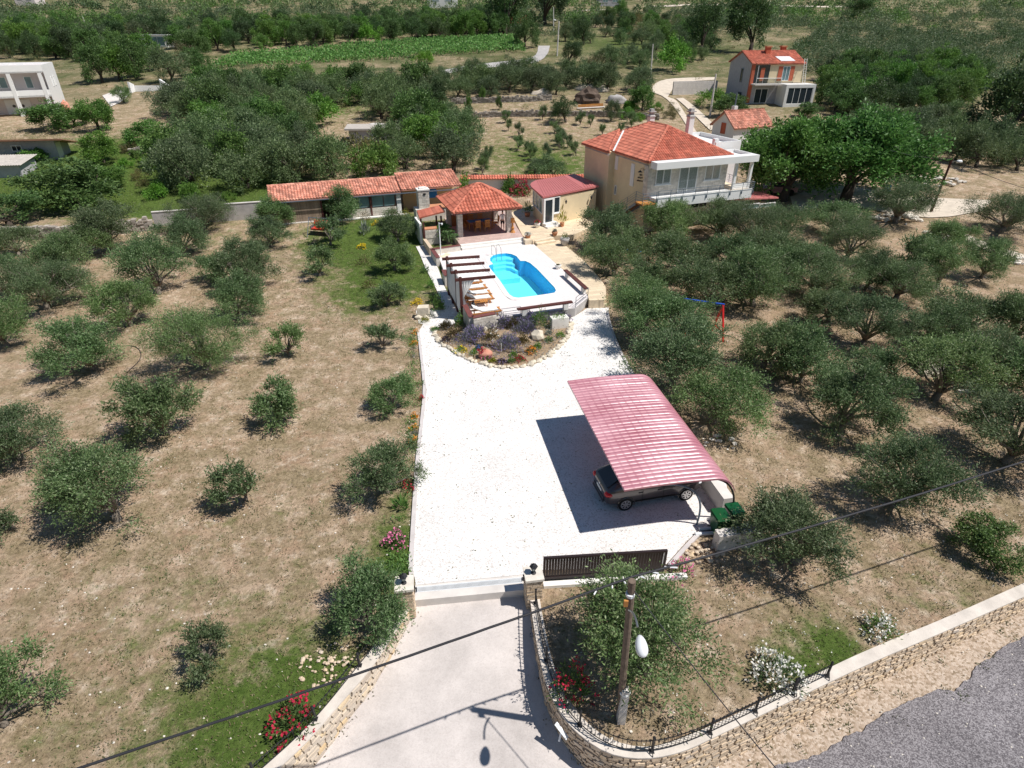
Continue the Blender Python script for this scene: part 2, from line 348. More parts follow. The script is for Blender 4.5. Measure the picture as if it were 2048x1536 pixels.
# ------------------------------------------------------------------ mesh helpers
class MB:
    def __init__(s): s.v = []; s.f = []; s.fm = []; s.mi = 0
    def add(s, vs, fs):
        n = len(s.v); s.v += [tuple(v) for v in vs]; s.f += [tuple(i + n for i in f) for f in fs]; s.fm += [s.mi] * len(fs); return s
    def hexa(s, p):          # 4 bottom + 4 top points
        return s.add(p, [(3, 2, 1, 0), (4, 5, 6, 7), (0, 1, 5, 4), (1, 2, 6, 5), (2, 3, 7, 6), (3, 0, 4, 7)])
    def box(s, c, size, rz=0.0, M4=None):
        x, y, z = size[0] / 2, size[1] / 2, size[2] / 2; cr, sr = math.cos(rz), math.sin(rz); p = []
        for dz in (-z, z):
            for dx, dy in ((-x, -y), (x, -y), (x, y), (-x, y)): p.append(Vector((c[0] + dx * cr - dy * sr, c[1] + dx * sr + dy * cr, c[2] + dz)))
        if M4: p = [M4 @ q for q in p]
        return s.hexa(p)
    def fbox(s, F, a0, a1, b0, b1, z0, z1):      # box in a rotated frame
        return s.hexa([F(a0, b0, z0), F(a1, b0, z0), F(a1, b1, z0), F(a0, b1, z0), F(a0, b0, z1), F(a1, b0, z1), F(a1, b1, z1), F(a0, b1, z1)])
    def tube(s, pts, r, n=8, cap=True):
        pts = [Vector(p) for p in pts]; rs = r if isinstance(r, (list, tuple)) else [r] * len(pts); rings = []; up = Vector((0, 0, 1)); base = len(s.v); vs = []
        for i, p in enumerate(pts):
            t = (pts[min(i + 1, len(pts) - 1)] - pts[max(i - 1, 0)]).normalized()
            a = t.cross(up if abs(t.z) < .95 else Vector((1, 0, 0))).normalized(); b = t.cross(a)
            for k in range(n):
                w = 2 * math.pi * k / n; vs.append(p + (a * math.cos(w) + b * math.sin(w)) * rs[i])
        fs = []
        for i in range(len(pts) - 1):
            for k in range(n): fs.append((i * n + k, i * n + (k + 1) % n, (i + 1) * n + (k + 1) % n, (i + 1) * n + k))
        if cap: fs += [tuple(range(n - 1, -1, -1)), tuple((len(pts) - 1) * n + k for k in range(n))]
        return s.add(vs, fs)
    def bar(s, a, b, w, h):                      # rectangular beam from a to b
        a, b = Vector(a), Vector(b); t = (b - a).normalized(); x = t.cross(Vector((0, 0, 1)))
        x = (x if x.length > .05 else Vector((1, 0, 0))).normalized(); y = x.cross(t)
        p = []
        for q in (a, b): p += [q + x * sx * w / 2 + y * sy * h / 2 for sx, sy in ((-1, -1), (1, -1), (1, 1), (-1, 1))]
        return s.hexa(p)
    def lathe(s, c, prof, n=14):
        vs = []; fs = []
        for r, z in prof:
            for k in range(n): w = 2 * math.pi * k / n; vs.append((c[0] + r * math.cos(w), c[1] + r * math.sin(w), c[2] + z))
        for i in range(len(prof) - 1):
            for k in range(n): fs.append((i * n + k, i * n + (k + 1) % n, (i + 1) * n + (k + 1) % n, (i + 1) * n + k))
        fs += [tuple(range(n - 1, -1, -1)), tuple((len(prof) - 1) * n + k for k in range(n))]
        return s.add(vs, fs)
    def prism(s, poly, z0, z1):
        n = len(poly); fz0 = z0 if callable(z0) else (lambda p: z0); fz1 = z1 if callable(z1) else (lambda p: z1)
        vs = [(p[0], p[1], fz0(p)) for p in poly] + [(p[0], p[1], fz1(p)) for p in poly]
        return s.add(vs, [tuple(range(n - 1, -1, -1)), tuple(range(n, 2 * n))] + [(i, (i + 1) % n, n + (i + 1) % n, n + i) for i in range(n)])
    def sweep(s, A, B, z0, z1):                  # solid strip between two paired polylines
        n = len(A); vs = []
        for p, q in zip(A, B):
            for w in (p, q):
                vs.append((w[0], w[1], z0(w) if callable(z0) else z0)); vs.append((w[0], w[1], z1(w) if callable(z1) else z1))
        fs = []
        for i in range(n - 1):
            a = 4 * i; c = a + 4
            fs += [(a + 1, c + 1, c + 3, a + 3), (a, a + 2, c + 2, c), (a, c, c + 1, a + 1), (a + 2, a + 3, c + 3, c + 2)]
        fs += [(0, 1, 3, 2), (4 * n - 4, 4 * n - 2, 4 * n - 1, 4 * n - 3)]
        return s.add(vs, fs)
    def ribbon(s, A, B, dz):                     # sheet that follows the ground between two paired polylines
        vs = []
        for p, q in zip(A, B):
            for k in range(5):
                w = Vector(p[:2]).lerp(Vector(q[:2]), k / 4); vs.append((w.x, w.y, g(w.x, w.y) + dz))
        return s.add(vs, [(5 * i + k, 5 * i + k + 1, 5 * i + 6 + k, 5 * i + 5 + k) for i in range(len(A) - 1) for k in range(4)])
    def blob(s, c, r, seed=0, n=2, jag=.25):
        bm = bmesh.new(); bmesh.ops.create_icosphere(bm, subdivisions=n, radius=1); rr = random.Random(seed)
        dirs = [Vector((rr.gauss(0, 1), rr.gauss(0, 1), rr.gauss(0, 1))).normalized() for _ in range(7)]; offs = [rr.uniform(.55, .95) for _ in dirs]
        vs = []
        for v in bm.verts:
            q = v.co.copy()
            for d, o in zip(dirs, offs):
                k = q.dot(d) - o
                if k > 0: q -= d * k * .85
            q *= 1 + rr.uniform(-jag, jag) * .25
            vs.append((c[0] + q.x * r[0], c[1] + q.y * r[1], c[2] + q.z * r[2]))
        fs = [tuple(v.index for v in f.verts) for f in bm.faces]; bm.free()
        return s.add(vs, fs)
    def build(s, name, m, parent=None, smooth_=False):
        me = bpy.data.meshes.new(name); me.from_pydata(s.v, [], s.f)
        ms = m if isinstance(m, (list, tuple)) else [m]
        for x in ms: me.materials.append(M[x] if isinstance(x, str) else x)
        if len(ms) > 1: me.polygons.foreach_set("material_index", s.fm)
        if smooth_: me.polygons.foreach_set("use_smooth", [True] * len(me.polygons))
        me.update()
        return link(name, me, parent)
def link(name, me, parent=None, loc=None):
    o = bpy.data.objects.new(name, me); col.objects.link(o)
    if parent: o.parent = parent
    if loc is not None: o.location = loc
    return o
def tag(o, label=None, cat=None, group=None, kind=None):
    if label: o["label"] = label
    if cat: o["category"] = cat
    if group: o["group"] = group
    if kind: o["kind"] = kind
    return o
def thing(name, label, cat, loc=(0, 0, 0), rz=0, group=None):
    o = bpy.data.objects.new(name, None); col.objects.link(o); o.location = loc; o.rotation_euler = (0, 0, rz); o.empty_display_size = .2
    return tag(o, label, cat, group)
def wpart(name, mb, m, root, smooth_=False):     # part built in world coordinates under a placed root
    inv = root.matrix_basis.inverted()
    mb.v = [tuple(inv @ Vector(v)) for v in mb.v]
    return mb.build(name, m, root, smooth_)
def spart(name, mb, m, part, root, smooth_=False):  # sub-part, world coordinates, part sits at root's origin
    inv = root.matrix_basis.inverted(); mb.v = [tuple(inv @ Vector(v)) for v in mb.v]
    return mb.build(name, m, part, smooth_)
def copy_tree(o, parent=None):
    c = o.copy(); col.objects.link(c)
    if parent: c.parent = parent
    for ch in o.children: copy_tree(ch, c)
    return c
def quads(name, V, m):          # V: (n,4,3) array of quads
    n = len(V); me = bpy.data.meshes.new(name); me.vertices.add(4 * n); me.vertices.foreach_set("co", V.reshape(-1).astype(np.float32))
    me.loops.add(4 * n); me.loops.foreach_set("vertex_index", np.arange(4 * n, dtype=np.int32)); me.polygons.add(n)
    me.polygons.foreach_set("loop_start", np.arange(0, 4 * n, 4, dtype=np.int32))
    me.materials.append(M[m]); me.update(calc_edges=True); return me
def poly_sheet(name, outer, holes, z, m, parent=None, kind=None):
    bm = bmesh.new(); es = []
    for loop in [outer] + holes:
        vs = [bm.verts.new((p[0], p[1], z if not callable(z) else z(p))) for p in loop]
        es += [bm.edges.new((vs[i], vs[(i + 1) % len(vs)])) for i in range(len(vs))]
    bmesh.ops.triangle_fill(bm, use_beauty=True, edges=es)
    for f in bm.faces:
        if f.normal.z < 0: f.normal_flip()
    me = bpy.data.meshes.new(name); bm.to_mesh(me); bm.free(); me.materials.append(M[m])
    o = link(name, me, parent)
    if kind: o["kind"] = kind
    return o
def norm(a): return a / np.maximum(1e-9, np.linalg.norm(a, axis=-1, keepdims=True))
def leaf_quads(C, D, L, W, rg):
    S = norm(np.cross(D, rg.normal(size=D.shape))); L = np.broadcast_to(np.asarray(L), (len(C),))[:, None]; W = np.broadcast_to(np.asarray(W), (len(C),))[:, None]
    return np.stack([C, C + D * L * .5 + S * W * .5, C + D * L, C + D * L * .5 - S * W * .5], axis=1)
def crown_mesh(name, seed, m, lobes=30, shoots=900, lv=9, L=.12, W=.045, ln=.42, rx=1.0, rz=.62, zc=.85, up=.5, rl=(.16, .30), fill=.1, shell=(.42, .95), lean=.12, droop=.25):
    rg = np.random.default_rng(seed)
    d = norm(rg.normal(size=(lobes, 3))); d[:, 2] = np.where(d[:, 2] < -.85, -d[:, 2] * .6, d[:, 2])
    ang = np.arctan2(d[:, 1], d[:, 0]); k1, k2 = rg.uniform(0, 6.28, 2); irr = (1 + .20 * np.sin(2 * ang + k1) + .12 * np.sin(3 * ang + k2))[:, None]
    rad = rg.uniform(*shell, (lobes, 1)) * irr; lc = d * rad * np.array([rx, rx, rz]) + np.array([0, 0, zc]) + np.append(rg.normal(size=2) * lean, 0); lc[:, 2] = np.maximum(lc[:, 2], .2); lr = rg.uniform(*rl, lobes)
    w = lr ** 2; k = rg.choice(lobes, shoots, p=w / w.sum()); out = norm(lc - np.array([0, 0, zc * .55]))
    dd = norm(rg.normal(size=(shoots, 3)) + .7 * out[k]); r = lr[k][:, None] * rg.uniform(fill, 1.0, (shoots, 1))
    s0 = lc[k] + dd * r; sd = norm(dd * .8 + .6 * out[k] + np.array([0, 0, up]) + .4 * rg.normal(size=(shoots, 3)))
    t = np.linspace(.05, 1, lv)[None, :, None]; sl_ = rg.uniform(.35, 1.25, (shoots, 1, 1)) * ln
    C = s0[:, None] + sd[:, None] * t * sl_ + rg.normal(size=(shoots, lv, 3)) * .022; C[..., 2] -= (t[..., 0] ** 2) * sl_[..., 0] * droop
    C = C.reshape(-1, 3); D = norm(np.repeat(sd, lv, 0) + .75 * rg.normal(size=(shoots * lv, 3)))
    keep = C[:, 2] > .06; C, D = C[keep], D[keep]
    V = leaf_quads(C, D, L * rg.uniform(.7, 1.25, len(C)), W * rg.uniform(.8, 1.2, len(C)), rg)
    order = np.argsort(-lr); return quads(name, V, m), lc[order]
def trunk_mesh(name, seed, lc, m="bark", r0=.075, fork=.26, nl=7, twigs=True):
    rr = random.Random(seed); mb = MB(); base = Vector((0, 0, -.25)); fk = Vector((rr.uniform(-.06, .06), rr.uniform(-.06, .06), fork))
    mb.tube([base, Vector((0, 0, .05)), fk], [r0 * 1.5, r0 * 1.1, r0 * .85], 8)
    for i in range(min(nl, len(lc))):  # limbs reach into the clumps
        e = Vector(lc[i]); mid = fk.lerp(e, .5) + Vector((rr.uniform(-.1, .1), rr.uniform(-.1, .1), rr.uniform(-.02, .14)))
        mb.tube([fk - Vector((0, 0, .05)), fk.lerp(mid, .5) + Vector((rr.uniform(-.04, .04), 0, .03)), mid, e], [r0 * .6, r0 * .5, r0 * .36, r0 * .12], 6)
        if twigs:
            for _ in range(3):
                f = e + Vector((rr.uniform(-.3, .3), rr.uniform(-.3, .3), rr.uniform(0, .3))); mb.tube([mid.lerp(e, .6), f], [r0 * .16, r0 * .05], 4)
    me = bpy.data.meshes.new(name); me.from_pydata(mb.v, [], mb.f); me.materials.append(M[m]); me.polygons.foreach_set("use_smooth", [True] * len(me.polygons)); me.update(); return me
#@@STRUCT
# ------------------------------------------------------------------ ground, frontage, walls
def z3(*p): return Z(p, 780, 1050, 3.593)
def z4(*p): return Z(p, 480, 1150, 3.938)
def z5(*p): return Z(p, 1000, 1150, 3.938)
def z6(*p): return Z(p, 800, 340, 4.954)
def z7(*p): return Z(p, 1040, 220, 3.938)
def z8(*p): return Z(p, 1450, 1100, 3.425)
CT = 0.12                                                        # height of the wall coping
RO = [P(u, v, CT) for u, v in z5((232, 150), (262, 380), (300, 600), (350, 830), (430, 1020), (540, 1180), (700, 1320), (880, 1420), (1100, 1450), (1300, 1430), (1500, 1370), (1700, 1270), (2000, 1130)) + z8((600, 960), (1000, 770), (1500, 560), (2048, 320), (2500, 120), (3000, -100))]
RI = [P(u, v, CT) for u, v in z5((305, 140), (345, 380), (400, 640), (480, 880), (600, 1080), (760, 1230), (900, 1310), (1080, 1355), (1250, 1345), (1420, 1290), (1700, 1170), (2020, 1020)) + z8((740, 790), (1100, 630), (1500, 470), (2048, 225), (2500, 25), (3000, -195))]
LO = [P(u, v, CT) for u, v in z4((1360, 215), (1270, 380), (1150, 560), (1000, 780), (850, 940), (730, 1080), (560, 1280), (330, 1500), (60, 1750), (-260, 2000))]
LI = [P(u, v, CT) for u, v in z4((1240, 250), (1050, 560), (860, 790), (650, 1060), (430, 1290), (190, 1500), (-60, 1720), (-380, 1960))]
RO, RI = resample(smooth(RO), 90), resample(smooth(RI), 90); LO, LI = resample(smooth(LO), 50), resample(smooth(LI), 50)
LMID = [a.lerp(b, .5) for a, b in zip(LO, LI)]; RMID = [a.lerp(b, .5) for a, b in zip(RO, RI)]
GL, GR = P(826, 1190, 0), P(1052, 1160, 0)
TA_, TB_ = P(833, 1184, 0), P(1045, 1164, 0); tq = (TB_ - TA_).normalized(); tn = Vector((-tq.y, tq.x, 0))
FRONT = [(p.x, p.y) for p in reversed(LMID)] + [(TA_ + tn * .36 - tq * .1).to_tuple()[:2], (TB_ + tn * .36 + tq * .1).to_tuple()[:2]] + [(p.x, p.y) for p in RMID] + [(60, 30), (60, -6), (LMID[-1].x - .5, -6)]
def zlow(x, y):
    drv = max(-1.9, -0.34 - 0.165 * max(0, 14.1 - y))
    road = max(-2.2, min(-.5, -1.95 + 0.062 * (x - 3.4) - .02 * (8 - y)))
    k = sm(1.2, 5.0, x); return drv * (1 - k) + road * k

# lawn and terrain: one sheet, fine near the house, coarse to the far slope
GREEN = [(770, 520, 6.5, .5), (740, 600, 4, .32), (730, 470, 5, .3), (600, 480, 5, .12), (820, 440, 6, .3), (870, 560, 3, .25), (560, 1440, 3.2, .26), (420, 1510, 3, .2), (640, 1360, 2, .18), (1660, 1300, 1.6, .45), (1560, 1350, 1.5, .2), (1900, 1180, 3, .16), (800, 1080, 1.6, .4), (815, 980, 1.4, .3), (825, 880, 1.0, .2), (790, 1160, 1.5, .3), (830, 790, .8, .2), (100, 1500, 3, .1), (250, 1250, 3, .08), (500, 1250, 3, .08),
         (1050, 300, 9, .16), (1120, 340, 8, .2), (260, 350, 12, .8), (300, 330, 11, .6), (480, 395, 8, .5), (330, 390, 8, .6), (560, 1000, 2.5, .06), (350, 1120, 4, .08), (430, 480, 6, .1), (300, 530, 5, .1), (680, 210, 10, .2), (1250, 90, 25, .3), (300, 190, 18, -.1), (1430, 660, 2, .15), (1200, 1230, 3, .1), (1700, 1000, 5, .0)]
GB = [(G(u, v), r, w) for u, v, r, w in GREEN]
# ground that is plain soil between and under the rows of trees
def terrain_sheet(name, xs, ys, skip):
    nx, ny = len(xs), len(ys); V = np.zeros((ny, nx, 3)); A = np.zeros((ny, nx, 4), np.float32)
    for j, y in enumerate(ys):
        for i, x in enumerate(xs):
            V[j, i] = (x, y, g(x, y))
    X, Y = V[..., 0], V[..., 1]; gr = np.zeros((ny, nx))
    for c, r, w in GB: gr += w * np.exp(-((X - c.x) ** 2 + (Y - c.y) ** 2) / (r * r))
    far = np.clip((Y - 66) / 12, 0, 1); gr += far * .14; A[..., 1] = np.clip((Y - 104 + np.clip(X - 20, 0, 40) * .3) / 32, 0, 1) * .92; A[..., 0] = gr; A[..., 3] = 1
    orch = np.clip((X - 9) / 3, 0, 1) * np.clip((Y - 22) / 6, 0, 1) * np.clip((60 - Y) / 6, 0, 1); A[..., 2] = .35 * orch
    f = []
    for j in range(ny - 1):
        for i in range(nx - 1):
            if skip and skip((xs[i] + xs[i + 1]) / 2, (ys[j] + ys[j + 1]) / 2): continue
            a = j * nx + i; f.append((a, a + 1, a + nx + 1, a + nx))
    me = bpy.data.meshes.new(name); me.from_pydata(V.reshape(-1, 3).tolist(), [], f); me.materials.append(M["lawn_ground"])
    ca = me.color_attributes.new("green", 'FLOAT_COLOR', 'POINT'); ca.data.foreach_set("color", A.reshape(-1))
    me.polygons.foreach_set("use_smooth", [True] * len(me.polygons)); me.update()
    return tag(link(name, me), kind="structure")
xs = [-900, -600, -400, -300, -220, -160, -120, -90, -70, -50, -38] + list(np.arange(-30, 34.01, .25)) + [38, 45, 55, 70, 90, 120, 160, 220, 300, 400, 600, 900]
ys = [-6, -3, 0, 3] + list(np.arange(4, 17.01, .25)) + list(np.arange(18, 66, 1.0)) + list(np.arange(66, 130, 2.5)) + list(np.arange(130, 300, 6)) + [310, 340, 380, 430, 500, 600, 800, 1100, 1500]
POOLHOLE = []
def skipf(x, y):
    if y < 18 and inpoly(x, y, FRONT): return True
    return False
# low ground in front of the walls
def low_sheet(name, A, B, n, m, dz):
    mb = MB(); A, B = resample(A, n), resample(B, n); vs = []
    K = 16
    for p, q in zip(A, B):
        for k in range(K + 1):
            w = p.lerp(q, k / K); vs.append((w.x, w.y, zlow(w.x, w.y) + dz))
    mb.add(vs, [((K + 1) * i + k, (K + 1) * i + k + 1, (K + 1) * i + K + 2 + k, (K + 1) * i + K + 1 + k) for i in range(n - 1) for k in range(K)])
    return tag(mb.build(name, m, None, True), kind="structure")
low_sheet("roadside_ground", [LMID[-1] + Vector((-6, 0, 0))] + list(reversed(LMID)) + [GL, GR] + RMID, [Vector((-30, -5, 0)), Vector((0, -5, 0)), Vector((12, -3, 0)), Vector((35, 8, 0)), Vector((60, 20, 0))], 90, "verge", -.02)
# concrete driveway between the walls
dl = list(LO[:34]); dr = [p for p in RO[:42]]
dd = MB(); A = resample([TA_ - tn * .1 - tq * .25, TA_ - tn * .3 - tq * .15] + dl[3:] + [Vector((-4.6, 4, 0)), Vector((-7, -4, 0))], 60); B = resample([TB_ - tn * .1 + tq * .25, TB_ - tn * .3 + tq * .15] + dr[4:30] + [Vector((3.2, 7.0, 0)), Vector((5, 4, 0)), Vector((7, -4, 0))], 60)
vs = []
for p, q in zip(A, B):
    for k in range(13):
        w = p.lerp(q, k / 12); vs.append((w.x, w.y, zlow(w.x, w.y) + .012))
dd.add(vs, [(13 * i + k, 13 * i + k + 1, 13 * i + 14 + k, 13 * i + 13 + k) for i in range(59) for k in range(12)])
tag(dd.build("driveway", "driveway_concrete", None, True), kind="structure")
# old asphalt road, ragged edge
ra = [Vector(P(u, v, -1.3)) for u, v in z8((-200, 1640), (215, 1490), (420, 1400), (560, 1390), (800, 1270), (1000, 1140), (1220, 1050), (1430, 1000), (1600, 920), (1760, 760), (1900, 670), (2048, 665), (2500, 500), (3000, 300))]
ra = resample(smooth(ra, 2), 400)
nz = sum(a * np.convolve(rng.normal(size=460), np.hanning(k) / np.hanning(k).sum() ** .5 / 1.2, 'same') for k, a in ((61, .085), (21, .05), (7, .03)))
for i, p in enumerate(ra): p.y += nz[i + 30]
mb = MB(); vs = []; rb = resample([Vector((2, -4, 0)), Vector((14, -2, 0)), Vector((40, 10, 0))], 400)
for p, q in zip(ra, rb):
    for k in range(11):
        w = p.lerp(q, k / 10); vs.append((w.x, w.y, zlow(w.x, w.y) + .03))
mb.add(vs, [(11 * i + k, 11 * i + k + 1, 11 * i + 12 + k, 11 * i + 11 + k) for i in range(399) for k in range(10)])
tag(mb.build("road", "asphalt", None, True), kind="structure")
# loose stones on the verge and the road
def scatter_stones(name, pts, smin, smax, m, zf):
    mb = MB()
    for i, p in enumerate(pts):
        s = random.uniform(smin, smax); mb.blob((p[0], p[1], zf(p[0], p[1]) + s * .25), (s, s * random.uniform(.6, 1), s * .5), i, 1)
    return tag(mb.build(name, m), kind="stuff")
vp = []
for _ in range(900):
    i = random.randrange(0, 399); w = ra[i].lerp(rb[i], random.uniform(-.35, .5)); vp.append((w.x, w.y))
vp = [p for p in vp if inpoly(p[0], p[1], FRONT)]
scatter_stones("loose_stones", vp, .012, .04, "stone_white", lambda x, y: zlow(x, y) + .02)

ew = []
for i in range(0, 60):
    for q, w_ in ((A[i], B[i]), (B[i], A[i])):
        d_ = (w_ - q).normalized()
        if math.sin(i * 1.9 + q.x) > .25 and zlow(q.x, q.y) > -1.7:
            for _ in range(14): r_ = q + d_ * abs(random.gauss(.02, .06)) + Vector((random.gauss(0, .12), random.gauss(0, .12), 0)); ew.append((r_.x, r_.y, zlow(r_.x, r_.y) + .02))
ew = np.array(ew); tag(link("edge_weeds", quads("edge_weeds", leaf_quads(ew, norm(rng.normal(size=ew.shape) * .6 + np.array([0, 0, 1])), .09, .03, rng), "leaf_scrub")), kind="stuff")
# retaining walls: core, coping and single stones on the outer face
unit = []
for k in range(6):
    mb = MB(); rr = random.Random(k)
    p = [Vector((x * .5 * rr.uniform(.66, 1.0), y * .5 * rr.uniform(.8, 1), z * .5 * rr.uniform(.62, 1.0))) for z in (-1, 1) for x, y in ((-1, -1), (1, -1), (1, 1), (-1, 1))]
    mb.hexa(p); me = bpy.data.meshes.new("stone"); me.from_pydata(mb.v, [], mb.f); unit.append(me)
def stone_mesh(m):
    L = []
    for u in unit:
        c = u.copy(); c.materials.append(M[m]); L.append(c)
    return L
UT = stone_mesh("stone_tan"); UG = stone_mesh("stone_grey")
def retaining_wall(name, label, O, I, h0, hs, ls, meshes, limit, near, side, dep=.16):
    root = thing(name, label, "wall")
    mb = MB(); ins = [a.lerp(b, .12) for a, b in zip(O, I)]
    mb.sweep(ins, I, -2.4, CT - .06); mb.build("core", "mortar", root)
    mb = MB(); mb.sweep(O, I, CT - .055, CT); mb.build("coping", "cap_concrete", root)
    L = [0]
    for a, b in zip(O, O[1:]): L.append(L[-1] + (b - a).length)
    def at_s(s):
        k = 0
        while k < len(L) - 2 and L[k + 1] < s: k += 1
        f = (s - L[k]) / max(1e-6, L[k + 1] - L[k]); return O[k].lerp(O[k + 1], f), (O[k + 1] - O[k]).normalized()
    st = []; z = CT - .07; row = 0
    while z > -2.2:
        h = random.uniform(*hs); s = random.uniform(0, .2)
        while s < L[-1] - .1:
            l = random.uniform(*ls); p, t = at_s(min(L[-1], s + l / 2)); zz = z - h / 2 + random.uniform(-.025, .025)
            if zz > h0(p.x, p.y) - .12: st.append((p, t, zz, l, h * random.uniform(.8, 1.12)))
            s += l + .012
        z -= h + .006; row += 1
    st.sort(key=lambda q: (q[0] - Vector(near)).length)
    rest = MB()
    for i, (p, t, zz, l, h) in enumerate(st):
        nrm = Vector((t.y, -t.x, 0)) * side; c = Vector((p.x, p.y, zz)) - nrm * (dep / 2 - random.uniform(.0, .035))
        rot = Matrix.Rotation(math.atan2(t.y, t.x), 4, 'Z') @ Matrix.Rotation(random.uniform(-.14, .14), 4, 'Y') @ Matrix.Rotation(random.uniform(-.08, .08), 4, 'Z')
        MX = Matrix.Translation(c) @ rot @ Matrix.Diagonal((l, dep, h, 1))
        if i < limit:
            o = link("stone", random.choice(meshes), root); o.matrix_basis = MX
        else:
            rest.add([MX @ v.co for v in unit[i % 6].vertices], [tuple(f.vertices) for f in unit[i % 6].polygons])
    if rest.v: tag(rest.build("stonework", "stone_isl", root), kind="stuff")
    return root
retaining_wall("stone_wall", "curved tan stone retaining wall from the right gate pillar along the road", RO, RI, zlow, (.075, .15), (.12, .36), UT, 299, (7, 8.5, 0), 1)
retaining_wall("stone_wall", "stone retaining wall on the left of the concrete driveway", LO, LI, zlow, (.10, .24), (.16, .5), UG, 299, (-4.5, 11, 0), -1)

# iron railings
def railing(name, label, path, h, posts, bar_step, m="iron_black", z0=CT, cross=False):
    root = thing(name, label, "railing"); n = len(path); L = [0]
    for a, b in zip(path, path[1:]): L.append(L[-1] + (b - a).length)
    def at_s(s):
        k = 0
        while k < n - 2 and L[k + 1] < s: k += 1
        f = (s - L[k]) / max(1e-6, L[k + 1] - L[k]); return path[k].lerp(path[k + 1], f)
    for z in (z0 + .07, z0 + h):
        MB().tube([Vector((p.x, p.y, z)) for p in path], .016, 6).build("rail", m, root)
    me = None; s = .05
    while s < L[-1]:
        p = at_s(s)
        if me is None:
            b = MB(); b.tube([(0, 0, .07), (0, 0, h)], .008, 5); b.lathe((0, 0, h), [(.014, 0), (.02, .02), (.004, .075)], 5); o = b.build("bar", m, root); me = o.data
        else: o = link("bar", me, root)
        o.location = (p.x, p.y, z0); s += bar_step
    pm = None
    for s in posts:
        p = at_s(min(L[-1], s))
        if pm is None:
            b = MB(); b.box((0, 0, h / 2 + .05), (.05, .05, h + .1)); b.box((0, 0, .006), (.14, .14, .012)); b.lathe((0, 0, h + .1), [(.03, 0), (.045, .04), (.01, .09)], 8); b.bar((0, 0, .3), (.0, -.16, .012), .02, .02); o = b.build("post", m, root); pm = o.data
        else: o = link("post", pm, root)
        o.location = (p.x, p.y, z0)
    return root
def path_len(p): return sum((b - a).length for a, b in zip(p, p[1:]))
rp = resample([a.lerp(b, .5) for a, b in zip(RO, RI)], 300); rl = path_len(rp)
endi = min(range(300), key=lambda i: (rp[i] - P(1662, 1352, CT)).length); rp = rp[4:endi]
railing("iron_railing", "black iron railing on the curved stone wall at the right of the driveway", rp, .52, [0, 2.2, 4.4, 6.5, 8.3, 9.9, 11.3, path_len(rp) - 1.3, path_len(rp)], .125)
lp = resample([a.lerp(b, .85) for a, b in zip(LO, LI)], 80)[6:]
railing("iron_railing", "black iron railing above the left driveway wall", lp, .45, [0.1, 1.8, 3.7, 5.6, 7.6, 9.5], .15)

# gate pillars, lanterns, sliding gate, drain
FG = frame((GL.x, GL.y), 8.5)
def pillar(px, label, zb, lanlab):
    c = P(*px, 1.12); root = thing("gate_pillar", label, "pillar", (c.x, c.y, zb), R(8.5)); H_ = 1.12 - zb
    MB().box((0, 0, (H_ - .1) / 2), (.46, .46, H_ - .1)).build("core", "mortar", root)
    rr = random.Random(len(label)); st = MB()
    for f in range(4):
        w = f * math.pi / 2; z = .02
        while z < H_ - .12:
            h = rr.uniform(.06, .1); s = -.27
            while s < .25:
                l = min(rr.uniform(.12, .26), .27 - s); c_ = Vector((s + l / 2, -.235 - rr.uniform(0, .02), z + h / 2)); c_.rotate(Matrix.Rotation(w, 3, 'Z'))
                st.box(c_, (l - .012, .07, h - .01), w); s += l
            z += h
    tag(st.build("stonework", "stone_isl", root), kind="stuff")
    MB().box((0, 0, H_ - .05), (.64, .64, .1)).build("capstone", "stone_white", root)
    ln = thing("lantern", lanlab, "lantern", (c.x, c.y, 1.12), 0, "lanterns on the gate pillars")
    b = MB(); b.lathe((0, 0, 0), [(.09, 0), (.09, .03), (.03, .05), (.03, .12)], 10); b.build("base", "iron_black", ln)
    MB().lathe((0, 0, .12), [(.05, 0), (.11, .2), (.11, .2)], 6).build("glass", "glass_blue", ln)
    b = MB(); b.lathe((0, 0, .32), [(.15, 0), (.06, .09), (.02, .1), (.025, .14), (.002, .16)], 6)
    for k in range(6):
        w = k * math.pi / 3; b.tube([(.052 * math.cos(w), .052 * math.sin(w), .12), (.113 * math.cos(w), .113 * math.sin(w), .32)], .008, 4)
    b.build("frame", "iron_black", ln)
    return c
pillar((1067, 1146), "square stone gate pillar standing at the right of the drain grate", -.35, "black lantern on the right gate pillar beside the brown sliding gate")
pillar((808, 1166), "square stone gate pillar at the left end of the drain grate", -.35, "black lantern on the left gate pillar by the olive tree")
gk = [P(u, v, .02) for u, v in z3((1102, 440), (1800, 395))]
dx = (gk[1] - gk[0]).normalized(); FS = frame((gk[0].x, gk[0].y), math.degrees(math.atan2(dx.y, dx.x)))
mb = MB(); mb.fbox(FS, 0, 5.2, -.1, .12, -.2, .13); tag(mb.build("gate_kerb", "white_stone"), "low white kerb beneath the opened brown sliding gate", "kerb")
gt = thing("sliding_gate", "dark brown slatted sliding gate standing open beside the right pillar", "gate", FS(0, .2, .18), math.atan2(dx.y, dx.x))
b = MB(); b.box((2.2, 0, 1.02), (4.4, .09, .08)); b.box((2.2, 0, .05), (4.4, .09, .1)); b.box((.04, 0, .52), (.08, .09, .94)); b.box((4.36, 0, .52), (.08, .09, .94)); b.build("frame", "gate_brown", gt)
b = MB(); b.box((0, 0, 0), (.09, .03, .92)); o = b.build("slat", "gate_brown", gt); o.location = (.14, 0, .535)
for k in range(1, 42):
    c = link("slat", o.data, gt); c.location = (.14 + k * .1, 0, .535)
a, b_ = TA_, TB_; t = (b_ - a).normalized(); FD = frame((a.x, a.y), math.degrees(math.atan2(t.y, t.x))); W = (b_ - a).length
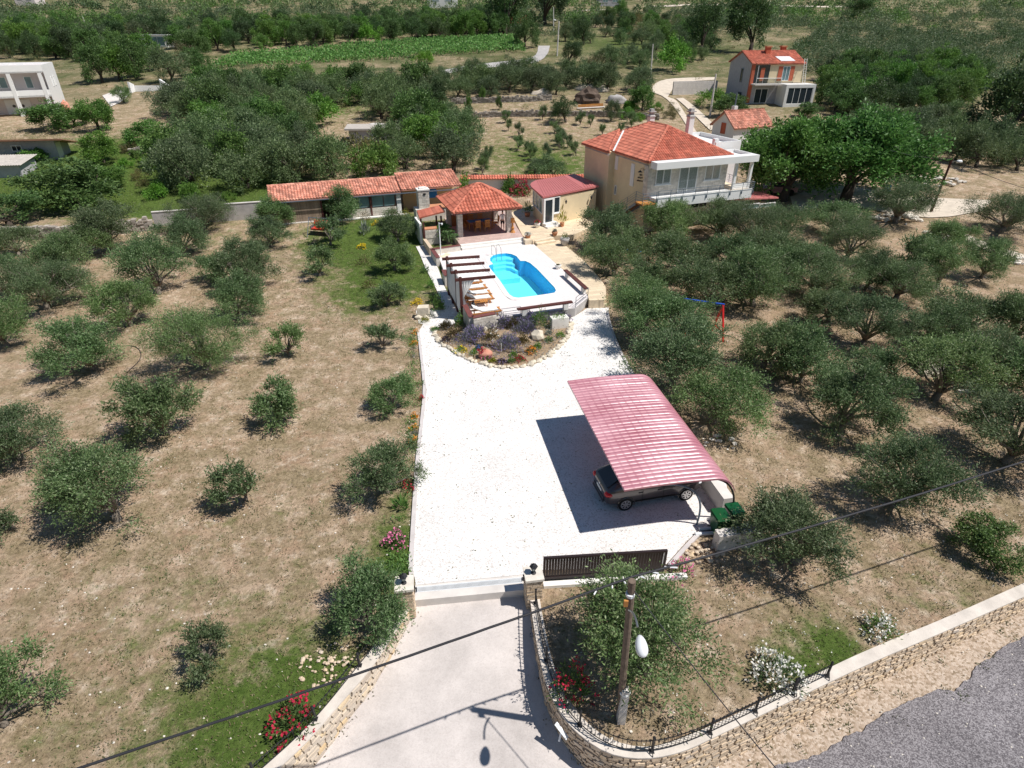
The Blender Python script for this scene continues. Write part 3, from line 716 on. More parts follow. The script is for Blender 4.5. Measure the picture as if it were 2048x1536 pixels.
mb = MB(); mb.fbox(FD, -.05, W + .05, -.36, -.03, -.6, .005); mb.fbox(FD, -.05, W + .05, -.03, .22, -.25, -.1)
mb.fbox(FD, -.05, W + .05, .22, .42, -.25, .012)
ds = mb.build("gate_threshold", "concrete_pale"); tag(ds, "pale concrete threshold strip across the driveway at the gate", "threshold")
dg = thing("drain_grate", "long metal drain grate across the driveway between the pillars", "drain", a)
mb = MB(); n = 96
for k in range(n): mb.fbox(FD, .02 + k * (W - .04) / n, .02 + k * (W - .04) / n + .022, -.02, .21, -.03, .008)
tag(wpart("grate_bars", mb, "metal_white", dg), kind="stuff")
mb = MB(); mb.fbox(FD, 0, W, -.028, -.008, -.05, .01); mb.fbox(FD, 0, W, .198, .218, -.05, .014); wpart("frame", mb, "metal_white", dg)
mb = MB(); mb.fbox(FD, 0, W, -.02, .2, -.098, -.07); wpart("channel", mb, "iron_black", dg)

# gravel yard and its kerbs
LK = [(828, 1150), (826, 1130), (831, 1040), (838, 920), (846, 850), (853, 780), (849, 740), (843, 690), (839, 660)]
YARD = LK + [(848, 645), (880, 632), (900, 640), (935, 655), (1000, 660), (1100, 650), (1150, 632), (1190, 606), (1218, 605), (1216, 640), (1232, 690), (1262, 745), (1300, 800), (1380, 880), (1450, 960), (1464, 1010), (1450, 1040), (1398, 1058), (1365, 1092), (1333, 1128), (1260, 1135), (1086, 1140), (1045, 1149), (832, 1170)]
poly_sheet("gravel_yard", [P(u, v, .03) for u, v in YARD], [], .03, "gravel_white", kind="structure")
def kerb(name, label, px, w, z1_, m="kerb_grey"):
    A = smooth([P(u, v, z1_) for u, v in px], 1); B = []
    for i, p in enumerate(A):
        t = (A[min(i + 1, len(A) - 1)] - A[max(0, i - 1)]).normalized(); B.append(p + Vector((-t.y, t.x, 0)) * w)
    mb = MB(); mb.sweep(A, B, -.1, z1_); return tag(mb.build(name, m), label, "kerb")
kerb("kerb", "pale concrete kerb along the left edge of the gravel yard", LK, .17, .10)
kerb("kerb", "pale concrete kerb between the gravel yard and the right olive grove", [(1213, 622), (1216, 640), (1232, 690), (1262, 745), (1275, 765)], .15, .09)
kerb("kerb", "short slanting concrete kerb below the low carport wall", [(1398, 1060), (1365, 1094), (1335, 1128)], .16, .1)
# dry leaves and bits lying on the gravel
yw = [P(u, v, .04) for u, v in YARD]; C = []
while len(C) < 750:
    x, y = random.uniform(-7, 9), random.uniform(15, 39)
    if inpoly(x, y, yw):
        if random.random() < .4 or y > 29:
            for _ in range(random.choice((1, 1, 2, 3))): C.append((x + random.gauss(0, .12), y + random.gauss(0, .1), .05))
C = np.array([c for c in C if inpoly(c[0], c[1], yw)]); D = norm(rng.normal(size=C.shape) * np.array([1, 1, .15]))
tag(link("leaf_litter", quads("leaf_litter", leaf_quads(C, D, .09, .04, rng), "leaf_scrub")), kind="stuff")

# ------------------------------------------------------------------ pool terrace
DK = .65; FP = frame((-2.67, 35.5), 17.5)                         # pool frame: a to the right, b away
def D(*p, z=DK): return [P(u, v, z) for u, v in z1(*p)]
deck = D((640, 900), (870, 900), (1620, 805), (1690, 800), (1825, 690), (1780, 600), (1560, 400), (1290, 165), (1245, 120), (1160, 100), (520, 165), (500, 150), (250, 200), (300, 290), (340, 400), (460, 600))
PO = D((850, 350), (822, 320), (818, 290), (850, 262), (905, 246), (980, 240), (1040, 248), (1090, 270), (1130, 318), (1180, 318), (1230, 340), (1300, 400), (1400, 505), (1480, 590), (1495, 622), (1480, 645), (1420, 656), (1250, 680), (1110, 697), (1060, 690), (1020, 665), (1000, 640), (920, 520), (850, 432), (805, 375), (815, 360))
PO = [p for p in PO]
def ccw(P_): return P_
deckm = poly_sheet("pool_terrace", deck, [PO], DK, "floor_deck", kind="structure")
mb = MB()
for i in range(len(deck)):
    a, b = deck[i], deck[(i + 1) % len(deck)]; mb.add([(a.x, a.y, -.1), (b.x, b.y, -.1), (b.x, b.y, DK - .002), (a.x, a.y, DK - .002)], [(0, 1, 2, 3)])
pl = thing("terrace_plinth", "pale plastered base wall under the pool terrace", "wall"); mb.build("plinth_face", "concrete_grey", pl)
# white coping ring, 35 cm wide
cen = sum(PO, Vector()) / len(PO)
def offset(loop, d):
    out = []; n = len(loop)
    for i in range(n):
        t = (loop[(i + 1) % n] - loop[i - 1]).normalized(); nn = Vector((t.y, -t.x, 0)); out.append(loop[i] + nn * d)
    return out
area = sum(PO[i].x * PO[(i + 1) % len(PO)].y - PO[(i + 1) % len(PO)].x * PO[i].y for i in range(len(PO)))
OUTER = offset(PO, .36 if area > 0 else -.36)
pool = thing("swimming_pool", "turquoise swimming pool with rounded step end set in the white terrace", "pool", (cen.x, cen.y, DK))
mb = MB()
n = len(PO)
for i in range(n):
    j = (i + 1) % n; a, b, c, d = PO[i], PO[j], OUTER[j], OUTER[i]
    mb.add([(a.x, a.y, DK + .03), (b.x, b.y, DK + .03), (c.x, c.y, DK + .022), (d.x, d.y, DK + .022), (c.x, c.y, DK - .01), (d.x, d.y, DK - .01), (a.x, a.y, DK - .1), (b.x, b.y, DK - .1)], [(0, 1, 2, 3), (3, 2, 4, 5), (0, 1, 7, 6)])
wpart("coping", mb, "white_stone", pool)
IN = offset(PO, -.1 if area > 0 else .1); mb = MB()
for i in range(n):
    j = (i + 1) % n; mb.add([(PO[i].x, PO[i].y, DK + .01), (PO[j].x, PO[j].y, DK + .01), (IN[j].x, IN[j].y, DK - 1.25), (IN[i].x, IN[i].y, DK - 1.25)], [(0, 1, 2, 3)])
wpart("basin_wall", mb, "pool_shell", pool, True)
bl = poly_sheet("basin_floor", [p - Vector((cen.x, cen.y, 0)) for p in IN], [], -1.25, "pool_floor", pool)
wl = poly_sheet("water", [p - Vector((cen.x, cen.y, 0)) for p in PO], [], -.09, "pool_water", pool)
# curved steps in the rounded end
def lerp_loop(pts, c, k): return [Vector(c).lerp(p, k) for p in pts]
for pts, zt in (([(828, 296), (850, 262), (905, 246), (980, 240), (1040, 248), (1062, 262), (1040, 276), (980, 272), (900, 280)], -.24), ([(828, 318), (828, 296), (900, 280), (980, 272), (1040, 276), (1075, 300), (1050, 302), (985, 292), (900, 300)], -.44),
                ([(842, 330), (828, 318), (900, 300), (985, 292), (1050, 302), (1110, 345), (1085, 345), (1040, 320), (985, 310), (880, 320)], -.62), ([(805, 378), (842, 330), (880, 320), (985, 310), (1040, 320), (1085, 345), (1125, 372), (1128, 386), (960, 402), (840, 418)], -.86)):
    mb = MB(); mb.prism(D(*pts), DK - 1.24, DK + zt); wpart("step", mb, "pool_step", pool)
# pool ladder rail and terrace drain line
lr_ = thing("pool_handrail", "thin steel ladder handrail at the rounded end of the pool", "handrail", D((850, 240))[0])
h0, h1 = D((838, 250))[0], D((880, 268))[0]
for dx_ in (0, .45):
    o_ = Vector((dx_ * .95, dx_ * .3 - .2, 0)); wpart("rail", MB().tube([h0 + o_, h0 + o_ + Vector((0, 0, .85)), h0 + o_ + Vector((.15, -.15, .95)), h0 + o_ + Vector((.35, -.55, .75)), h0 + o_ + Vector((.42, -.7, -.3))], .02, 6), "metal_grey", lr_)
dp = smooth(D((790, 300), (800, 340)) + D((845, 460), (960, 645), (1000, 700), (1040, 718), (1090, 722)), 2)
tag(MB().sweep(dp, [p + Vector((.03, .01, 0)) for p in dp], DK, DK + .006).build("drain_channel", "metal_slate"), "narrow dark slot drain following the left edge of the pool", "drain")

# terrace walls with red-brown caps, L shaped at the pergola corner
def cap_wall(name, label, runs, zb, zt, w, body="stone_white", cap="cap_brown"):
    root = thing(name, label, "wall", runs[0][0])
    for a, b in runs:
        t = (b - a).normalized(); nn = Vector((-t.y, t.x, 0)) * w / 2; mb = MB()
        mb.hexa([Vector((*(p).xy, zb)) for p in (a - nn, b - nn, b + nn, a + nn)] + [Vector((*(p).xy, zt - .05)) for p in (a - nn, b - nn, b + nn, a + nn)])
        wpart("wall_body", mb, body, root)
        if cap:
            nn *= 1.2; mb = MB(); mb.hexa([Vector((*(p).xy, zt - .05)) for p in (a - nn - t * .04, b - nn + t * .04, b + nn + t * .04, a + nn - t * .04)] + [Vector((*(p).xy, zt)) for p in (a - nn - t * .04, b - nn + t * .04, b + nn + t * .04, a + nn - t * .04)])
            wpart("cap", mb, cap, root)
    return root
E_ = lambda x, y: D((x, y), z=DK + .5)[0]
cw = cap_wall("parapet_wall", "low stone parapet with brown cap round the pergola corner of the terrace", [(E_(628, 885), E_(535, 720)), (E_(645, 888), E_(860, 848))], -.1, DK + .5, .3)
cap_wall("parapet_wall", "short brown capped parapet behind the first pergola posts", [(E_(372, 455), E_(345, 400))], -.1, DK + .45, .28)
cap_wall("parapet_wall", "brown capped wall stub beside the slim white lamp post", [(E_(285, 272), E_(225, 185))], 0, DK + .45, .28)
cap_wall("planter_wall", "brown capped stone planter wall in front of the sago palms", [(D((235, 190), z=1.15)[0], D((510, 152), z=1.15)[0])], .3, 1.15, .25)
cap_wall("garden_edge_wall", "narrow tan kerb wall along the planting bed left of the pavilion", [(D((215, 175), z=1.1)[0], D((150, 85), z=1.1)[0])], .2, 1.1, .3, "stone_tan", None)
# stonework facing on the parapet front
fr = random.Random(3); mb = MB(); a, b = E_(640, 893), E_(866, 851); a.z = b.z = 0; t = (b - a).normalized(); nn = Vector((t.y, -t.x, 0)); z = -.05
while z < 1.05:
    h = fr.uniform(.1, .16); s = 0
    while s < (b - a).length:
        l = fr.uniform(.15, .4); c = a + t * (s + l / 2) + nn * .15; mb.box((c.x, c.y, z + h / 2), (l - .015, .06, h - .015), math.atan2(t.y, t.x)); s += l
    z += h
tag(wpart("stonework", mb, "stone_white", cw), kind="stuff")
# bench beams on short posts
for lab, pa, pb, cx in (("long brown beam bench on white posts along the front of the terrace", (1100, 812), (1660, 735), .5), ("brown beam bench on white posts on the right side of the pool", (1590, 410), (1808, 602), .5)):
    a, b = D(pa, z=DK + .48)[0], D(pb, z=DK + .48)[0]; root = thing("beam_bench", lab, "bench", (a.x, a.y, DK)); wpart("seat", MB().bar(a, b, .3, .1), "wood_dark", root)
    for f in (.12, .88):
        c = a.lerp(b, f); wpart("leg", MB().box((c.x, c.y, DK + .215), (.32, .28, .43), R(17)), "white_stone", root)
# steel guard rails at the terrace edge
def guard(label, pts, h, zz):
    root = thing("guard_rail", label, "railing", pts[0])
    for z in (zz + h, zz + h * .6, zz + h * .3): wpart("rail", MB().tube([Vector((p.x, p.y, z)) for p in pts], .018, 6), "metal_grey", root)
    L = path_len(pts); n = max(2, int(L / 1.2) + 1)
    for p in resample(pts, n): wpart("post", MB().tube([(p.x, p.y, zz), (p.x, p.y, zz + h)], .022, 6), "metal_slate", root)
guard("steel guard rail beside the corner parapet at the front of the terrace", [D((872, 897))[0], D((1130, 862))[0]], .55, DK)
guard("steel guard rail on the angled corner of the terrace above the gravel", [D((1695, 795))[0], D((1820, 692))[0]], .75, DK)
# pavilion steps, floor and the sandstone court
PF = [P(u, v, 1.0) for u, v in z6((592, 735), (1219, 662), (1080, 440), (1000, 380), (420, 400), (470, 560))]
mb = MB(); mb.prism(PF, .2, 1.0); tag(mb.build("pavilion_floor", "floor_pink"), kind="structure")
st = thing("terrace_steps", "two broad white steps from the pool terrace to the pavilion floor", "steps", D((520, 190))[0])
a, b = PF[0].copy(), PF[1].copy()
t = (b - a).normalized(); nn = Vector((t.y, -t.x, 0))
for k, zt in enumerate((.985, .83)):
    q = [a + nn * (.37 * k - .06), b + nn * (.37 * k - .06), b + nn * (.37 * k + .37), a + nn * (.37 * k + .37)]; wpart("step", MB().prism(q, DK - .05, zt), "white_stone", st)
SANDL = [P(u, v, .64) for u, v in z1((1280, 165), (1560, 395), (1780, 600), (1830, 680), (1835, 720))]
SANDR = [P(u, v, .64) for u, v in z1((1520, 100), (1800, 330), (2000, 560), (2010, 660), (1990, 715))]
mb = MB(); mb.sweep(resample(SANDL, 12), resample(SANDR, 12), -.2, .64); tag(mb.build("sandstone_path", "floor_sand"), kind="structure")
q0, q1 = P(*z1((1830, 705))[0], .4), P(*z1((2000, 700))[0], .4); t = (q1 - q0).normalized(); nn = Vector((t.y, -t.x, 0)); ss = thing("path_steps", "sandstone steps from the gravel yard up to the court", "steps", q0)
for k, zt in enumerate((.44, .22)):
    wpart("step", MB().prism([q0 + nn * (.36 * k - .1), q1 + nn * (.36 * k - .1), q1 + nn * (.36 * k + .36), q0 + nn * (.36 * k + .36)], -.1, zt), "sandstone", ss)
CT_ = [P(u, v, 1.0) for u, v in z6((1215, 650), (1320, 700), (1500, 650), (1720, 640), (2000, 520), (1700, 330), (1330, 340), (1100, 420))]
mb = MB(); mb.prism(CT_, .2, .99); tag(mb.build("sandstone_court", "floor_sand"), kind="structure")
a, b = P(*z6((1325, 690))[0], 1.0), P(*z6((1510, 660))[0], 1.0); t = (b - a).normalized(); nn = Vector((t.y, -t.x, 0)); s2 = thing("court_steps", "two pale sandstone steps between court and lower path", "steps", a)
for k, zt in enumerate((.98, .81)):
    wpart("step", MB().prism([a + nn * (.34 * k - .1), b + nn * (.34 * k - .1), b + nn * (.34 * k + .34), a + nn * (.34 * k + .34)], .5, zt), "sandstone", s2)
# white path left of the terrace
A = [P(u, v, .3) for u, v in z1((62, 178), (100, 250), (160, 400), (265, 590), (330, 720), (360, 840))]; B = [P(u, v, .3) for u, v in z1((165, 165), (200, 250), (290, 400), (345, 560), (460, 760), (500, 860))]
tag(MB().ribbon(resample(A, 30), resample(B, 30), .06).build("white_path", "gravel_white"), kind="structure")
bm_ = [P(u, v, 0) for u, v in z1((60, 830), (360, 820), (500, 850), (520, 930), (400, 1000), (90, 960))]
poly_sheet("white_path_end", bm_, [], .036, "gravel_white", kind="structure")
def skip2(x, y):
    if skipf(x, y): return True
    return 36 < y < 51 and all(inpoly(x + sx * .13, y + sy * .52, deck) for sx in (-1, 1) for sy in (-1, 1))
terrain_sheet("lawn", xs, ys, skip2)

# ------------------------------------------------------------------ tiled roofs
def clip2(poly, o, n):
    out = []
    for i in range(len(poly)):
        p, q = poly[i - 1], poly[i]; dp, dq = (p - o).dot(n), (q - o).dot(n)
        if (dp >= 0) != (dq >= 0): out.append(p.lerp(q, dp / (dp - dq)))
        if dq >= 0: out.append(q)
    return out
def tiles(mb, poly, u, tw=.24, tl=.36, h=.06, lift=.05):
    """barrel tiles on a planar polygon; u runs along the eave, rows climb the slope"""
    poly = [Vector(p) for p in poly]; nrm = (poly[1] - poly[0]).cross(poly[2] - poly[0]).normalized()
    if nrm.z < 0: nrm = -nrm
    u = (u - nrm * u.dot(nrm)).normalized(); v = nrm.cross(u)
    if v.z < 0: v = -v
    o = poly[0]; loc = [((p - o).dot(u), (p - o).dot(v)) for p in poly]
    u0, u1 = min(a for a, b in loc), max(a for a, b in loc); v0, v1 = min(b for a, b in loc), max(b for a, b in loc)
    j = 0; y = v0
    while y < v1:
        x = u0
        while x < u1:
            cx, cy = x + tw / 2, y + tl / 2
            if inpoly(cx, cy, loc):
                vs = []
                for yy, zz in ((0, h * .75), (tl + .03, h * .1)):
                    for k in range(6):
                        f = k / 5; hz = h * (math.sin(math.pi * min(1, f / .62)) if f < .62 else -.55 * math.sin(math.pi * (f - .62) / .38))
                        vs.append(o + u * (x + tw * f * 1.02) + v * (y + yy) + nrm * (lift + zz + hz))
                vs += [o + u * (x + tw * k / 5 * 1.02) + v * y + nrm * (lift - .02) for k in range(6)]
                mb.add(vs, [(k, k + 1, k + 7, k + 6) for k in range(5)] + [(k + 1, k, k + 12, k + 13) for k in range(5)])
            x += tw
        y += tl; j += 1
def ridge(mb, a, b, r=.13, step=.36):
    a, b = Vector(a), Vector(b); n = max(1, int((b - a).length / step)); t = (b - a) / n; up = Vector((0, 0, 1)); s = t.cross(up).normalized(); w = s.cross(t).normalized()
    for i in range(n):
        vs = []
        for p, rr in ((a + t * i, r * 1.12), (a + t * (i + 1.06), r * .95)):
            for k in range(7):
                q = math.pi * k / 6; vs.append(p + s * math.cos(q) * rr + w * (math.sin(q) * rr + .02))
        mb.add(vs, [(k, k + 1, k + 8, k + 7) for k in range(6)] + [(6, 5, 4, 3, 2, 1, 0)])
def roof_part(root, planes, ridges, m="roof_tile", thick=.08, rr=.13, tw=.24, tl=.36):
    base = MB()
    for poly, u in planes:
        n = len(poly); low = [Vector(p) - Vector((0, 0, thick)) for p in poly]
        base.add(list(poly) + low, [tuple(range(n)), tuple(range(2 * n - 1, n - 1, -1))] + [(i, (i + 1) % n, n + (i + 1) % n, n + i) for i in range(n)])
    r = wpart("roof", base, m, root)
    t = MB()
    for poly, u in planes: tiles(t, poly, u, tw, tl)
    tag(spart("roof_tiles", t, m, r, root), kind="stuff")
    if ridges:
        k = MB()
        for a, b in ridges: ridge(k, a, b, rr)
        tag(spart("ridge_tiles", k, m, r, root), kind="stuff")
    return r
def window(root, F, a0, a1, b, z0, z1_, n=2, side=-1, frame_m="white_paint", glass="glass_dark", cur=False, name="window", ax='a'):
    """framed window in the plane b=const (ax='a') or a=const (ax='b'); side = outward sign"""
    def bx(mb, s0, s1, d0, d1, q0, q1):
        d0, d1 = sorted((d0, d1))
        if ax == 'a': mb.fbox(F, s0, s1, b + d0, b + d1, q0, q1)
        else: mb.fbox(F, b + d0, b + d1, s0, s1, q0, q1)
    w = .07; mb = MB(); bx(mb, a0, a1, -.04 * side, .07 * side, z0, z0 + w); bx(mb, a0, a1, -.04 * side, .07 * side, z1_ - w, z1_)
    for k in range(n + 1):
        c = a0 + (a1 - a0) * k / n; lo = max(a0, c - w / 2); hi = min(a1, c + w / 2)
        if k == 0: hi = a0 + w
        if k == n: lo = a1 - w
        bx(mb, lo, hi, -.035 * side, .065 * side, z0 + w, z1_ - w)
    f = wpart(name, mb, frame_m, root)
    for k in range(n):
        mb = MB(); s0 = a0 + (a1 - a0) * k / n; s1 = a0 + (a1 - a0) * (k + 1) / n; bx(mb, s0 + .03, s1 - .03, .012 * side, .022 * side, z0 + .05, z1_ - .05); spart("pane", mb, glass if not cur else "pane_clear", f, root)
        if cur:
            mb = MB(); m_ = 10
            for q in range(m_):
                x0 = s0 + (s1 - s0) * q / m_; x1 = s0 + (s1 - s0) * (q + 1) / m_; xm = (x0 + x1) / 2
                for (xa, da), (xb, db) in (((x0, -.02), (xm, .0)), ((xm, .0), (x1, -.02))):
                    if ax == 'a': mb.add([F(xa, b + da * side, z0), F(xb, b + db * side, z0), F(xb, b + db * side, z1_), F(xa, b + da * side, z1_)], [(0, 1, 2, 3)])
                    else: mb.add([F(b + da * side, xa, z0), F(b + db * side, xb, z0), F(b + db * side, xb, z1_), F(b + da * side, xa, z1_)], [(0, 1, 2, 3)])
            spart("curtain", mb, "curtain", f, root)
    return f

# ------------------------------------------------------------------ main house
F = frame((12.2, 55.7), 21.5); ZF, ZE = 4.0, 7.0
hs = thing("house", "two storey cream house with red hip roof and long white balcony", "house", F(4.4, 5, 0), R(21.5))
mb = MB(); mb.fbox(F, 0, 8.6, 0, 11, -.2, 6.95); mb.fbox(F, -.65, 0, 6, 11, -.2, 6.95); wpart("wall", mb, "plaster_cream", hs)
mb = MB(); mb.fbox(F, -.03, 8.63, -.02, .0, -.2, 6.95)
fw = wpart("front_wall", mb, "stone_white", hs)
mb = MB(); rr = random.Random(5); z = ZF
while z < 6.5:
    h = .17; s = rr.uniform(-.3, 0)
    while s < 8.6:
        l = rr.uniform(.3, .55); s0, s1 = max(-.02, s), min(8.62, s + l - .018)
        if s1 > s0 + .05 and not any(x0 - .12 < (s0 + s1) / 2 < x1 + .12 and zz0 - .1 < z + h / 2 < zz1 + .15 for x0, x1, zz0, zz1 in ((.75, 2.5, 4.95, 6.35), (3.2, 5.4, 4.05, 6.35), (6.0, 7.9, 4.95, 6.35))): mb.fbox(F, s0, s1, -.05, -.02, z + .012, z + h)
        s += l
    z += h
tag(spart("stone_facing", mb, "stone_white", fw, hs), kind="stuff")
mb = MB(); z = ZF
while z < 6.6:
    mb.fbox(F, -.05, -.0, .0, rr.uniform(.5, .75), z + .012, z + .17); z += .17
tag(spart("corner_stones", mb, "stone_white", fw, hs), kind="stuff")
window(hs, F, .75, 2.35, -.06, 4.95, 6.3, 2, -1, cur=True); window(hs, F, 3.25, 5.25, -.06, 4.03, 6.35, 2, -1, cur=True, name="balcony_door"); window(hs, F, 6.1, 7.8, -.06, 4.95, 6.3, 2, -1, cur=True)
for a0, a1 in ((.75, 2.35), (6.1, 7.8)): wpart("window_sill", MB().fbox(F, a0 - .1, a1 + .1, -.16, -.03, 4.87, 4.95), "white_paint", hs)
window(hs, F, 5.0, 6.9, -.03, 2.45, 3.1, 2, -1); window(hs, F, 1.6, 3.8, -.03, 2.3, 3.1, 2, -1)
for b0, b1, z0, zz, a in ((2.3, 2.9, 4.4, 6.4, -.001), (5.35, 5.85, 5.35, 6.6, -.001)):   # closed white shutters on the left wall
    s_ = wpart("window_shutter", MB().fbox(F, a - .06, a, b0, b1, z0, zz), "white_paint", hs); k = MB()
    for q in range(int((zz - z0) / .09)): k.fbox(F, a - .075, a - .06, b0 + .04, b1 - .04, z0 + .05 + q * .09, z0 + .11 + q * .09)
    tag(spart("louvre", k, "white_paint", s_, hs), kind="stuff")
window(hs, F, 5.2, 5.55, -.01, 3.0, 3.9, 1, -1, ax='b')
# hip roof with a raised bay at the back left
e = [F(-.25, -.15, ZE), F(8.95, -.15, ZE), F(8.95, 11.3, ZE), F(-.25, 11.3, ZE)]; r0, r1 = F(4.35, 4.2, 9.2), F(4.35, 7.1, 9.2)
ua, ub = F(1, 0) - F(0, 0), F(0, 1) - F(0, 0)
bay = [F(-.95, 5.75, ZE), F(-.95, 11.4, ZE), F(1.9, 8.9, 8.42)]
roof_part(hs, [([e[0], e[1], r0], ua), ([e[1], e[2], r1, r0], ub), ([e[2], e[3], r1], ua), ([e[3], e[0], r0, r1], ub), (bay, ub)], [(e[0], r0), (e[1], r0), (r0, r1), (e[3], r1), (e[2], r1), (bay[0], bay[2])], tl=.4)
mb = MB(); mb.add([bay[0], bay[2], bay[2] + Vector((0, 0, -.5)), bay[0] + Vector((0, 0, -.4))], [(0, 1, 2, 3)]); k = F(.09, -.09) - F(0, 0)
mb.bar(F(-.45, 5.65, ZE + .08), F(2.2, 8.5, 8.4), .16, .05); wpart("valley_flashing", mb, "white_paint", hs)
mb = MB(); mb.fbox(F, -.3, -.02, -.1, 5.7, ZE - .12, ZE - .02); mb.fbox(F, -1.0, -.68, 5.75, 11.3, ZE - .12, ZE - .02); wpart("eave_gutter", mb, "roof_tile", hs)
wpart("cornice_band", MB().fbox(F, -.05, -.002, .02, 5.98, 6.6, 6.72).fbox(F, -.7, -.652, 5.98, 11, 6.6, 6.72), "concrete_grey", hs)
# white fascia slab and terrace roof on the right
mb = MB(); mb.fbox(F, -.02, 11.1, -1.2, -.24, 6.5, 7.08); mb.fbox(F, 8.98, 11.1, -.24, 2.3, 6.5, 6.8); mb.fbox(F, 10.95, 11.1, -.24, 2.3, 6.8, 7.08); mb.fbox(F, 8.98, 10.95, 2.15, 2.3, 6.8, 7.08); wpart("fascia_slab", mb, "white_paint", hs)
mb = MB(); mb.fbox(F, 8.98, 12.0, 2.6, 9, 3.2, 7.35)
for a0, a1, b0, b1 in ((8.98, 12, 2.6, 2.75), (11.85, 12, 2.75, 9), (8.98, 11.85, 8.85, 9)): mb.fbox(F, a0, a1, b0, b1, 7.35, 7.75)
wpart("rear_block", mb, "white_paint", hs)
for a in (9.0, 10.75): wpart("terrace_column", MB().fbox(F, a, a + .24, -.75, -.5, ZF, 6.5), "white_paint", hs)
wpart("terrace_sill", MB().fbox(F, 9.24, 10.75, -.72, -.53, ZF, ZF + .5), "white_paint", hs)
ac = wpart("roof_unit", MB().fbox(F, 9.3, 9.8, 3.2, 3.6, 7.36, 7.95), "white_paint", hs)
for a, b, top in ((8.35, 6.3, 10.15), (5.9, 9.6, 9.9)):
    c = wpart("chimney", MB().fbox(F, a, a + .55, b, b + .55, 7.2, top - .35), "plaster_white", hs)
    k = MB(); k.fbox(F, a - .06, a + .61, b - .06, b + .61, top - .55, top - .45); k.fbox(F, a - .08, a + .63, b - .08, b + .63, top - .1, top); k.fbox(F, a + .08, a + .47, b + .08, b + .47, top - .35, top + .22); spart("chimney_cap", k, "concrete_grey", c, hs)
# balcony
mb = MB(); mb.fbox(F, .25, 10.9, -1.35, -.06, 3.25, ZF - .004); mb.fbox(F, .25, 10.9, -1.35, -1.2, ZF - .004, ZF + .1); mb.fbox(F, 8.66, 10.9, -.06, 2.58, 3.25, ZF - .003); wpart("balcony_slab", mb, "white_paint", hs)
wpart("terrace_floor", MB().fbox(F, 8.7, 10.8, -.9, 2.5, ZF, ZF + .012), "sandstone", hs)
rl_ = MB()
for z in (4.2, 4.36, 4.52): rl_.tube([F(.3, -1.42, z), F(10.95, -1.42, z), F(10.95, 2.5, z)], .014, 6)
rl_.tube([F(.3, -1.42, 4.72), F(10.95, -1.42, 4.72), F(10.95, 2.5, 4.72)], .03, 8)
br = wpart("balcony_rail", rl_, "metal_grey", hs)
for k in range(9): spart("rail_post", MB().tube([F(.3 + k * 1.33, -1.42, 3.72), F(.3 + k * 1.33, -1.42, 4.72)], .022, 6).fbox(F, .27 + k * 1.33, .33 + k * 1.33, -1.44, -1.34, 3.7, 3.95), "metal_slate", br, hs)
for k in range(3): spart("rail_post", MB().tube([F(10.95, -.2 + k * 1.2, ZF), F(10.95, -.2 + k * 1.2, 4.72)], .022, 6), "metal_slate", br, hs)
# dark script lettering and lamp on the left wall (too small to read in the photograph)
mb = MB(); rr = random.Random(9)
for r_, (b0, n_, z) in enumerate(((.95, 5, 5.62), (.85, 8, 5.38), (.8, 9, 5.12))):
    for q in range(n_):
        b = b0 + q * .105; zz = z - q * .012; hh = rr.choice((.1, .13, .18))
        mb.fbox(F, -.035, -.02, b, b + .022, zz, zz + hh); mb.fbox(F, -.036, -.021, b + .022, b + .085, zz + rr.choice((0, .05, .08)), zz + rr.choice((.1, .11)) + .0)
wpart("wall_lettering", mb, "iron_black", hs)
wl_ = thing("wall_lamp", "black gooseneck lamp high on the left wall of the cream house", "lamp", F(-.02, .9, 6.25)); mb = MB(); mb.tube([F(-.02, .75, 6.15), F(-.15, .75, 6.35), F(-.3, .85, 6.3), F(-.32, .9, 6.12)], .018, 6); wpart("arm", mb, "iron_black", wl_); p = F(-.32, .9, 5.98); wpart("shade", MB().lathe(p, [(.22, 0), (.14, .06), (.04, .15)], 10), "iron_black", wl_)
# outside stair to the balcony
so_ = thing("outside_stair", "steel and wood stair climbing to the left end of the balcony", "stairs", F(-.9, -.7, 1)); mb = MB(); mb.fbox(F, -1.2, .22, -1.35, -.1, 3.55, 3.68); wpart("landing", mb, "wood_orange", so_)
mb = MB(); mb.bar(F(-1.15, -.2, 3.5), F(-1.15, 4.0, 1.0), .06, .22); mb.bar(F(-.2, -.2, 3.5), F(-.2, 4.0, 1.0), .06, .22); wpart("stringer", mb, "metal_slate", so_)
for k in range(13): wpart("tread", MB().fbox(F, -1.1, -.25, -.1 + k * .31, .2 + k * .31, 3.42 - k * .185, 3.46 - k * .185), "wood_teak", so_)
mb = MB()
for q in range(4):
    z = .25 + q * .22; mb.tube([F(-1.2, -1.35, 3.68 + z), F(-1.2, -.2, 3.68 + z), F(-1.2, 4.0, 1.2 + z)], .015, 6); mb.tube([F(-1.2, -1.36, 3.68 + z), F(.2, -1.36, 3.68 + z)], .018, 6)
for b, z in ((-1.35, 3.6), (-.2, 3.6), (1.2, 2.75), (2.6, 1.95), (4.0, 1.1)): mb.tube([F(-1.2, b, z), F(-1.2, b, z + 1.0)], .025, 6)
mb.tube([F(.2, -1.36, 3.6), F(.2, -1.36, 4.65)], .025, 6); wpart("stair_rail", mb, "metal_slate", so_)
